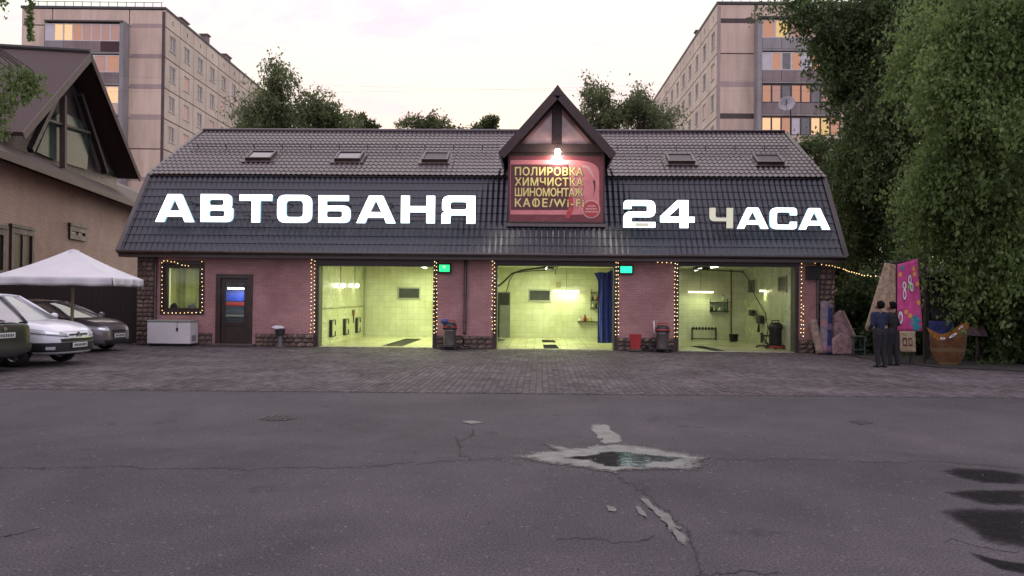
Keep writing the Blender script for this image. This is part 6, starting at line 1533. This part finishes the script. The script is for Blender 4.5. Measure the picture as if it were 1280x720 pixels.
for z in (.18, .6): m = MB(); m.box(a.x - .04, a.x + .38, a.y - .04, a.y + .34, z, z + .03); m.build('shelf', M_gst, r)

# ---- two people
M_skin = mottled('skin', (.20, .11, .08), (.26, .15, .11), 6, .6, .05); M_navycl = mottled('navy_cloth', (.007, .010, .034), (.014, .019, .055), 8, .9, .3, 60); M_blackcl = mottled('black_cloth', (.008, .008, .010), (.016, .016, .018), 8, .9, .3, 60); M_hair = mottled('hair_black', (.005, .004, .004), (.011, .009, .008), 20, .95, .4, 90, spec=.1); M_greycl = mottled('charcoal_cloth', (.010, .009, .010), (.020, .018, .018), 8, .9, .3, 60); M_shoe = mottled('shoe_black', (.008, .007, .007), (.015, .013, .013), 8, .5, 0)
def person(label, loc, rz, H, prims, mats, hair):
    """prims: (p0, p1, r0, r1, material index, flatten) tapered capsules fused into one surface"""
    m = MB()
    for p0, p1, r0, r1, mi, fl in prims:
        p0, p1 = Vector(p0)*H, Vector(p1)*H; r0 *= H; r1 *= H; d = p1 - p0; l = max(1e-6, d.length); d.normalize(); pts = []; rs = []
        for k in range(4): a = math.pi/2*(k+.25)/4; pts.append(p0 - d*r0*math.cos(a)); rs.append(r0*math.sin(a))
        for k in range(5): pts.append(p0.lerp(p1, k/4)); rs.append(r0 + (r1-r0)*k/4)
        for k in range(4): a = math.pi/2*(3.75-k)/4; pts.append(p1 + d*r1*math.cos(a)); rs.append(r1*math.sin(a))
        mm = MB(); mm.tube(pts, rs, 12)
        if fl != 1: cx = (p0 + p1)/2; mm.v = [(v[0], cx.y + (v[1]-cx.y)*fl, v[2]) for v in mm.v]
        m.add(mm.v, mm.f)
    me = m.mesh('tmp', M_skin); o = link('tmp', me)
    md = o.modifiers.new('r', 'REMESH'); md.mode = 'VOXEL'; md.voxel_size = .0095
    md = o.modifiers.new('s', 'SMOOTH'); md.factor = .5; md.iterations = 4
    bm_ = evalmesh(o, None); bpy.data.objects.remove(o)
    bm_.materials.clear()
    for q in mats: bm_.materials.append(q)
    n = len(bm_.polygons); cen = np.empty(n*3); bm_.polygons.foreach_get('center', cen); cen = cen.reshape(-1, 3); best = np.full(n, 1e9); idx = np.zeros(n, int)
    for p0, p1, r0, r1, mi, fl in prims:
        a, b = np.array(p0)*H, np.array(p1)*H; ab = b - a; c = cen.copy()
        if fl != 1: c[:, 1] = (a[1]+b[1])/2 + (c[:, 1] - (a[1]+b[1])/2)/fl
        t_ = np.clip(((c - a) @ ab)/max(1e-9, ab @ ab), 0, 1); dd = np.linalg.norm(c - (a + t_[:, None]*ab), axis=1) - (r0 + (r1-r0)*t_)*H
        k = dd < best; best[k] = dd[k]; idx[k] = mi
    bm_.polygons.foreach_set('material_index', idx); bm_.shade_smooth()
    r = empty('person', loc, rz, label, 'person'); link('body', bm_, r)
    hm = MB(); hc, hr = hair; hm.ball(Vector(hc)*H, hr*H, 16, (.92, 1.06, 1.05)); hm.v = [v for v in hm.v]; hm.v = [(v[0], min(v[1], hc[1]*H + hr*H*.25) if v[2] < hc[2]*H + .035 else v[1], max(v[2], hc[2]*H - hr*H*.85)) for v in hm.v]
    hm.build('hair', M_hair, r, local=True, smooth=True); return r
def hand(base, tip, side, mi=0):
    """palm, four fingers and a thumb"""
    b, t = Vector(base), Vector(tip); d = (t - b).normalized(); s = Vector((side, 0, 0)); s = (s - d*s.dot(d)).normalized(); k = d.cross(s); out = [(b, b + d*.045, .017, .022, mi, 1)]
    for j, ln in zip((-1.5, -.5, .5, 1.5), (.030, .040, .042, .036)):
        f0 = b + d*.055 + s*j*.0105; f1 = f0 + d*ln*.55 + k*.004; f2 = f1 + d*ln*.4 + k*.014; out += [(f0, f1, .0062, .0058, mi, 1), (f1, f2, .0058, .005, mi, 1)]
    t0 = b + d*.015 - s*.016; t1 = t0 + d*.022 - s*.014; t2 = t1 + d*.022 - s*.002; out += [(t0, t1, .0078, .007, mi, 1), (t1, t2, .007, .0058, mi, 1)]; return out
def figure(lean, armL, armR, legL, legR, headturn, face=1):
    # units of height; y forward; 0 skin, 1 shirt, 2 trousers, 3 shoes
    lx = lean; pr = []
    hipz = .53
    pr += [((-.045, 0, hipz), (.045, 0, hipz), .070, .070, 2, .85), ((0, lx*.2, .60), (0, lx*.45, .66), .078, .082, 1, .78), ((-.05, lx*.8, .745), (.05, lx*.8, .745), .075, .075, 1, .72), ((-.085, lx, .80), (.085, lx, .80), .040, .040, 1, .9), ((-.03, lx*.5, .68), (.03, lx*.5, .68), .080, .080, 1, .75)]
    pr += [((0, lx, .815), (0, lx*1.15, .865), .034, .031, 0, 1)]
    hx, hy = headturn*.004, lx*1.25 + .008
    pr += [((hx, hy - .004, .935), (hx, hy + .004, .925), .058, .055, 0, 1.12), ((hx + headturn*.018, hy + .030, .895), (hx + headturn*.02, hy + .038, .888), .032, .028, 0, 1), ((hx + headturn*.03, hy + .066, .918), (hx + headturn*.034, hy + .074, .908), .008, .010, 0, 1)]
    for s in (-1, 1): pr.append(((hx + s*.056, hy, .925), (hx + s*.058, hy - .004, .915), .009, .008, 0, 1))
    for s, (e, w_) in ((-1, armL), (1, armR)):
        sh = (s*.115, lx, .795); pr += [(sh, e, .040, .032, 1, 1), (e, w_, .031, .024, 1, 1)]
        dv = (Vector(w_) - Vector(e)).normalized(); pr.append((Vector(w_), Vector(w_) + dv*.02, .018, .017, 0, 1)); pr += hand(Vector(w_) + dv*.025, Vector(w_) + dv*.1, s)
    for s, (k, a) in ((-1, legL), (1, legR)):
        pr += [((s*.052, 0, .50), k, .066, .046, 2, 1), (k, a, .046, .034, 2, 1), ((a[0], a[1] - .015, .022), (a[0], a[1] + .075, .017), .024, .020, 3, 1), (a, (a[0], a[1], .03), .032, .026, 2, 1)]
    return pr
fa_ = G(1100, 460); 
person('person in a dark navy shirt and black trousers standing with back to the camera', (fa_.x, fa_.y, .02), R(22), 1.72, figure(.022, ((-.140, .01, .640), (-.085, .120, .585)), ((.150, .045, .655), (.06, .14, .65)), ((-.045, .02, .285), (-.042, -.005, .05)), ((.048, .00, .285), (.05, -.045, .05)), 1), [M_skin, M_navycl, M_blackcl, M_shoe], ((.004, .000, .940), .064))
fb_ = P(1115.5, 400, 21.75)
person('person in dark charcoal clothes standing behind the navy-shirted one, facing the pink carpet', (fb_.x, fb_.y, .02), R(40), 1.70, figure(.016, ((-.145, .05, .66), (-.06, .14, .70)), ((.150, -.02, .650), (.12, .08, .60)), ((-.055, .02, .285), (-.06, .0, .05)), ((.05, -.02, .285), (.055, -.06, .05)), -1), [M_skin, M_greycl, M_blackcl, M_shoe], ((-.004, .000, .940), .064))

# ================================================================== TREES
M_bark = mottled('bark', (.035, .026, .02), (.075, .058, .045), 6, .9, .8, 25)
L_dark = leafmat('leaf_dark', (.048, .076, .028), (.086, .128, .044), (.138, .190, .066), .5)
L_mid = leafmat('leaf_mid', (.095, .150, .044), (.150, .220, .064), (.205, .28, .095), .55)
L_back = leafmat('leaf_back', (.100, .125, .055), (.148, .178, .078), (.20, .235, .105), .65)
L_bright = leafmat('leaf_bright', (.05, .065, .022), (.08, .10, .032), (.115, .13, .05), .45)
def leaf_quads(name, pos, size, mat, droop, rs, elong=1.8):
    n = len(pos); a = rs.normal(size=(n, 3)); a[:, 2] -= .5 + droop; a /= np.linalg.norm(a, axis=1)[:, None]
    b = rs.normal(size=(n, 3)); b -= a*(a*b).sum(1)[:, None]; b /= np.linalg.norm(b, axis=1)[:, None]
    s = size*(.55 + .9*rs.random(n)); nn = np.cross(a, b)
    L = a*(s*elong/2)[:, None]; W = b*(s/2)[:, None]; k = nn*(s*.14)[:, None]
    v = np.stack([pos - L, pos + W + k - L*.15, pos + L, pos - W + k - L*.15], 1).reshape(-1, 3)
    me = bpy.data.meshes.new(name); me.vertices.add(n*4); me.vertices.foreach_set('co', v.astype(np.float32).ravel())
    me.loops.add(n*4); me.loops.foreach_set('vertex_index', np.arange(n*4, dtype=np.int32)); me.polygons.add(n)
    me.polygons.foreach_set('loop_start', np.arange(0, n*4, 4, dtype=np.int32)); me.polygons.foreach_set('loop_total', np.full(n, 4, dtype=np.int32))
    me.update(calc_edges=True); me.materials.append(mat); return me
def foliage_mesh(name, centers, radii, per, size, mat, droop=.0, rs=rng, squash=.75):
    C = np.repeat(np.array(centers), per, axis=0); Rr = np.repeat(np.array(radii), per)
    d = rs.normal(size=(len(C), 3)); d /= np.linalg.norm(d, axis=1)[:, None]; rad = Rr*(rs.random(len(C))**.45)
    pos = C + d*rad[:, None]*np.array([1, 1, squash]); pos[:, 2] -= droop*rad*rs.random(len(C))
    return leaf_quads(name, pos, size, mat, droop, rs)
def tree(name, label, base, blobs, nspray, length, per, size, mat, trunk_r=.25, cat='tree', grp=None, droop=.2, trunk_top=None, seed=1, gap=.5, gscale=.9, thick=.17, rim=.45):
    """blobs: (x,y,z,rx,ry,rz) world ellipsoids; the crown is many leafy sprays with hollows between them"""
    rs = np.random.default_rng(seed); rnd = random.Random(seed)
    root = empty(name, base, 0, label, cat, grp); base = Vector(base)
    vol = np.array([b[3]*b[4]*b[5] for b in blobs])**.8; cnt_ = np.maximum(6, (nspray*vol/vol.sum()).astype(int)); cs = []; ds = []
    for b, c in zip(blobs, cnt_):
        k = 0; tries = 0
        while k < c and tries < c*12:
            tries += 1; d = rs.normal(size=3); d /= np.linalg.norm(d); r = rs.random()**rim
            r *= 1 + .7*mnoise.noise(Vector(d*1.9) + Vector((seed*5.1, b[0], 0))) + .42*mnoise.noise(Vector(d*4.3) + Vector((b[2], seed*2.1, 0)))
            p = np.array(b[:3]) + d*r*np.array(b[3:])
            g = mnoise.noise(Vector(p*gscale) + Vector((seed*7.3, 0, 0))) + .5*mnoise.noise(Vector(p*gscale*2.7) + Vector((0, seed*3.1, 0)))
            if g < (gap - .5)*1.2 - .12 + .10*(r > .8): continue
            cs.append(p); a = d*np.array([1, 1, .5]) + rs.normal(size=3)*.45; a[2] -= droop; ds.append(a/np.linalg.norm(a)); k += 1
    cs = np.array(cs); ds = np.array(ds); ln = length*(.5 + rs.random(len(cs)))
    C = np.repeat(cs, per, axis=0); D = np.repeat(ds, per, axis=0); Lr = np.repeat(ln, per); t_ = rs.random(len(C)) - .35
    w = thick*length*2.2*(1 - .75*np.clip(t_ + .35, 0, 1))
    pos = C + D*(t_*Lr)[:, None] + rs.normal(size=(len(C), 3))*w[:, None]; pos[:, 2] -= droop*.5*np.clip(t_, 0, 1)**2*Lr
    pos[:, 2] = np.maximum(pos[:, 2], .05)
    link('crown', leaf_quads('crown', pos - np.array(base), size, mat, droop, rs), root)
    top = Vector(trunk_top) if trunk_top else Vector((np.mean([b[0] for b in blobs]), np.mean([b[1] for b in blobs]), max(b[2] for b in blobs)))
    m = MB(); npt = 8; pts = [base.lerp(top, k/npt) + Vector((.15*math.sin(k*1.7 + seed), .15*math.cos(k*1.3 + seed), 0))*(k/npt) for k in range(npt+1)]; m.tube(pts, [trunk_r*(1.25 if k == 0 else 1)*(1 - .85*k/npt) for k in range(npt+1)], 9); m.build('trunk', M_bark, root, smooth=True)
    pick = rs.permutation(len(cs))[:min(len(cs), 110)]; m = MB()
    for i in pick:
        c = Vector(cs[i]); f = min(.95, max(.12, (c.z - base.z)/max(.1, top.z - base.z) - rnd.uniform(.12, .3))); s = base.lerp(top, f); mid = s.lerp(c, .5) + Vector((rnd.uniform(-.2, .2), rnd.uniform(-.2, .2), rnd.uniform(.0, .4)))
        r0 = trunk_r*(1 - .85*f)*.32; m.tube([s, s.lerp(mid, .5), mid, c, c + Vector(ds[i])*ln[i]*.5], [r0, r0*.8, r0*.5, .012, .005], 5, cap=False)
    m.build('limbs', M_bark, root, smooth=True); return root
def blob(px, py, Y, rpx, rpy, ry):
    c = P(px, py, Y); k = Y/FPX; return (c.x, c.y, c.z, rpx*k, ry, rpy*k)
g0 = lambda px, Y: (P(px, 371, Y).x, Y, 0)
BG = 'trees behind the roof'
tree('tall_tree', 'tall birch-like tree behind the roof beside the left apartment block', g0(345, 46), [blob(346, 120, 46, 24, 42, 1.8), blob(343, 88, 46, 14, 18, 1.0), blob(318, 142, 46, 26, 30, 1.8), blob(352, 150, 46, 40, 20, 1.8)], 520, .9, 22, .09, L_back, .28, grp=BG, droop=.7, seed=3, thick=.13)
tree('round_tree', 'low round tree behind the roof, right of the tall birch-like one', g0(395, 48), [blob(388, 144, 48, 32, 24, 2.0), blob(415, 150, 48, 28, 20, 1.6), blob(438, 160, 48, 16, 12, 1.2)], 400, .8, 22, .095, L_back, .25, grp=BG, droop=.3, seed=4)
tree('distant_tree', 'small treetop just left of the two small ones over the roof', g0(462, 52), [blob(462, 160, 52, 12, 8, .8), blob(447, 150, 52, 8, 9, .6)], 60, .5, 30, .1, L_bright, .14, grp=BG, seed=5)
tree('distant_tree', 'wide low treetop peeking over the ridge left of the dormer', g0(537, 56), [blob(518, 158, 56, 20, 11, 1.2), blob(545, 156, 56, 20, 12, 1.2), blob(566, 162, 56, 12, 7, .8)], 180, .65, 22, .105, L_back, .2, grp=BG, seed=6)
tree('distant_tree', 'single small round treetop over the ridge near the dormer', g0(611, 56), [blob(611, 152, 56, 12, 9, .8), blob(603, 162, 56, 12, 6, .8)], 80, .5, 30, .11, L_bright, .16, grp=BG, seed=7)
tree('tall_tree', 'tall tree rising behind the roof just right of the dormer', g0(748, 50), [blob(745, 126, 50, 16, 28, 1.3), blob(742, 106, 50, 8, 11, .7), blob(764, 150, 50, 22, 20, 1.6)], 300, .85, 20, .095, L_back, .26, grp=BG, droop=.6, seed=8, gap=.56)
tree('tall_tree', 'tree behind the roof in front of the right apartment block', g0(795, 50), [blob(790, 136, 50, 18, 24, 1.5), blob(798, 120, 50, 11, 12, .9), blob(826, 150, 50, 24, 16, 1.5)], 300, .85, 20, .095, L_back, .26, grp=BG, droop=.6, seed=9, gap=.54)
# big trees on the right
tree('maple_tree', 'huge dark leafy tree leaning over the right end of the roof', (15.0, 33.0, 0), [blob(1095, 45, 31, 80, 66, 3.0), blob(1010, 14, 31, 38, 26, 1.4), blob(1040, 50, 31, 34, 34, 1.6), blob(1078, 112, 31, 40, 55, 2.2), blob(1115, 160, 31, 56, 80, 2.8), blob(1150, 40, 31, 80, 80, 3), blob(1084, 220, 31, 34, 62, 1.8), blob(1100, 280, 31, 45, 60, 2.2)], 1600, 1.15, 56, .088, L_dark, .45, droop=.75, trunk_top=(14.6, 32, 12), seed=11, gscale=.5, gap=.62, thick=.12)
tree('maple_tree', 'tall lighter green tree in front filling the right picture edge', (15.6, 23.6, 0), [blob(1225, 60, 22.6, 75, 100, 2.6), blob(1180, 120, 22.6, 50, 70, 2.0), blob(1240, 190, 22.4, 75, 105, 2.6), blob(1188, 235, 22.4, 45, 60, 1.8), blob(1290, 120, 22.6, 70, 130, 2.5), blob(1235, 300, 22.2, 70, 45, 1.8), blob(1196, 300, 23.0, 30, 24, 1.0), blob(1245, 352, 22, 42, 28, 1.0)], 1700, 1.35, 62, .072, L_mid, .38, droop=1.0, trunk_top=(15.6, 23.6, 10), seed=12, gscale=.55, gap=.70, thick=.09)
tree('maple_tree', 'bushy dark tree behind the roof end below the apartment block', (11.9, 37.0, 0), [blob(1046, 225, 36, 30, 40, 1.8), blob(1012, 184, 37, 26, 12, 1.0), blob(1050, 275, 36, 26, 60, 1.8), blob(1062, 330, 35, 26, 45, 1.6)], 560, .8, 42, .095, L_dark, .2, droop=.3, seed=13)
tree('maple_tree', 'dark tree standing behind the two big ones at the right edge', (21.5, 39.0, 0), [blob(1200, 170, 38, 80, 130, 2.5), blob(1275, 180, 38, 70, 150, 2.5), blob(1150, 260, 38, 60, 80, 2.0)], 900, 1.1, 40, .13, L_dark, .35, droop=.3, trunk_top=(21.5, 39, 12), seed=14, gap=.4)
SH = 'shrubs along the right edge'
for k, (px, py, Y, rx, ry, lab, mt) in enumerate(((1085, 400, 27.5, 32, 46, 'dark shrub behind the beige carpet', L_dark), (1150, 395, 26.5, 45, 55, 'dark shrub behind the pink carpet and the stall', L_dark), (1222, 345, 23.5, 38, 34, 'leafy low branch hanging beside the stall', L_mid), (1250, 400, 24.0, 42, 60, 'dark shrub right of the stall', L_dark), (1300, 390, 22.5, 55, 75, 'dark shrub cut by the right picture edge', L_dark), (1225, 440, 24.3, 40, 24, 'low dark ground shrub below the stall', L_dark))):
    b = blob(px, py, Y, rx, ry, 1.0); tree('shrub', lab, (b[0], b[1], 0), [b], 200, .6, 50, .09, mt, .06, 'shrub', SH, .3, seed=30 + k)
# dark fence closing the yard on the right
fa, fb = Vector((10.1, 29.5, 0)), Vector((24, 25.0, 0)); fd = (fb - fa).normalized(); L_ = (fb - fa).length
fen = empty('board_fence', (fa + fb)/2, math.atan2(fd.y, fd.x), 'dark board fence behind the shrubs at the right edge of the yard', 'fence'); me_b = MB().box(-.092, .092, -.012, .012, .02, 2.0).mesh('board', M_fence)
for k in range(int(L_ / .19)): link('board', me_b, fen, (-L_/2 + .1 + k*.19, 0, random.uniform(-.01, .01)))
for z in (.5, 1.6): m = MB(); m.box(-L_/2, L_/2, .014, .06, z - .04, z + .04); m.build('rail', M_fence, fen, local=True)
for k in range(6): x = -L_/2 + .1 + k*(L_-.2)/5; m = MB(); m.box(x - .05, x + .05, .062, .16, 0, 2.1); m.build('post', M_fence, fen, local=True)
# soil strip under the shrubs
m = MB(); pts = ragged([Vector(p) for p in ((9.75, 27.2, 0), (9.6, 23.2, 0), (10.4, 21.3, 0), (13, 19.9, 0), (18, 18.2, 0), (30, 16, 0), (30, 34, 0), (9.75, 36, 0))], .15, .2); m.quad(*[(p.x, p.y, .03) for p in pts]); tag(m.build('soil', mottled('soil_dark', (.014, .011, .009), (.035, .028, .022), 3, .95, .6, 30)), kind='structure')
# birch at the left, its trunk outside the frame, with hanging sprays
rs = np.random.default_rng(77); bb = Vector((-13.2, 14.6, 0)); root = empty('birch_tree', bb, 0, 'birch whose thin hanging sprays dip into the upper left corner', 'tree')
m = MB(); m.tube([bb, bb + Vector((.1, .1, 4)), bb + Vector((.5, .1, 8)), bb + Vector((.6, 0, 13))], [.2, .16, .1, .03], 10); m.build('trunk', mottled('birch_bark', (.35, .33, .30), (.55, .52, .48), 5, .8, .3, 20), root, smooth=True)
cs = []; rd = []; m = MB()
def spray(px, py0, py1, Y, dens=7, spread=.05, r=.10):
    a, b = P(px[0], py0, Y), P(px[1], py1, Y); st_ = Vector((bb.x + .5, bb.y, min(12, a.z + 1.0))); m.tube([st_, st_.lerp(a, .6) + Vector((0, 0, .4)), a, a.lerp(b, .5), b], [.03, .018, .010, .006, .004], 5, cap=False)
    for k in range(dens): c = a.lerp(b, (k + .5)/dens); cs.append((c.x + rs.normal()*spread, c.y + rs.normal()*spread, c.z)); rd.append(r)
spray((39, 37), -20, 50, 15, 16, .015, .07); spray((8, 4), -30, 6, 15, 8, .05, .10)
for px, a, b in ((45, 88, 112), (30, 82, 125), (15, 78, 150), (2, 80, 165), (20, 90, 135), (-12, 75, 170), (38, 90, 120), (8, 110, 170), (-4, 130, 168)): spray((px - 4, px), a, b, 14.8, 8, .07, .17)
for px in (-60, -100, -150, -40): spray((px, px), -50, 160, 15, 14, .3, .4)
link('crown', foliage_mesh('crown', np.array(cs) - np.array(bb), np.array(rd), 20, .045, L_mid, .6, rs=rs), root); m.build('limbs', M_bark, root, smooth=True)

# grit and small debris on the asphalt, thickest along the paving edge and round the puddle
rs = np.random.default_rng(5); n = 2600; pos = np.empty((n, 3)); k1, k2 = 1100, 500
pos[:k1, 0] = rs.uniform(-12, 10, k1); pos[:k1, 1] = 14.45 + .045*pos[:k1, 0] - np.abs(rs.normal(0, .18, k1))
c = G(765, 575); a = rs.uniform(0, 6.28, k2); pos[k1:k1+k2, 0] = c.x + np.cos(a)*(1.1 + rs.normal(0, .18, k2)); pos[k1:k1+k2, 1] = c.y + np.sin(a)*(.6 + rs.normal(0, .14, k2))
pos[k1+k2:, 0] = rs.uniform(-9, 9, n-k1-k2); pos[k1+k2:, 1] = rs.uniform(4.6, 14, n-k1-k2); pos[:, 2] = .004
s_ = rs.uniform(.003, .011, n)
T = np.array([(-1, -1, 0), (1, -1, 0), (.2, 1, 0), (0, 0, 1.2)]); rot = rs.uniform(0, 6.28, n); cr, sr = np.cos(rot), np.sin(rot)
v = np.empty((n, 4, 3)); v[:, :, 0] = pos[:, None, 0] + s_[:, None]*(T[None, :, 0]*cr[:, None] - T[None, :, 1]*sr[:, None]); v[:, :, 1] = pos[:, None, 1] + s_[:, None]*(T[None, :, 0]*sr[:, None] + T[None, :, 1]*cr[:, None]); v[:, :, 2] = pos[:, None, 2] + s_[:, None]*T[None, :, 2]
me = bpy.data.meshes.new('grit'); me.from_pydata(v.reshape(-1, 3).tolist(), [], [(4*i+a_, 4*i+b_, 4*i+3) for i in range(n) for a_, b_ in ((0, 1), (1, 2), (2, 0))]); me.materials.append(mottled('grit_stone', (.05, .047, .045), (.22, .21, .20), 30, .9, 0))
tag(link('grit', me), 'loose grit and small stones scattered over the asphalt', 'grit', kind='stuff')
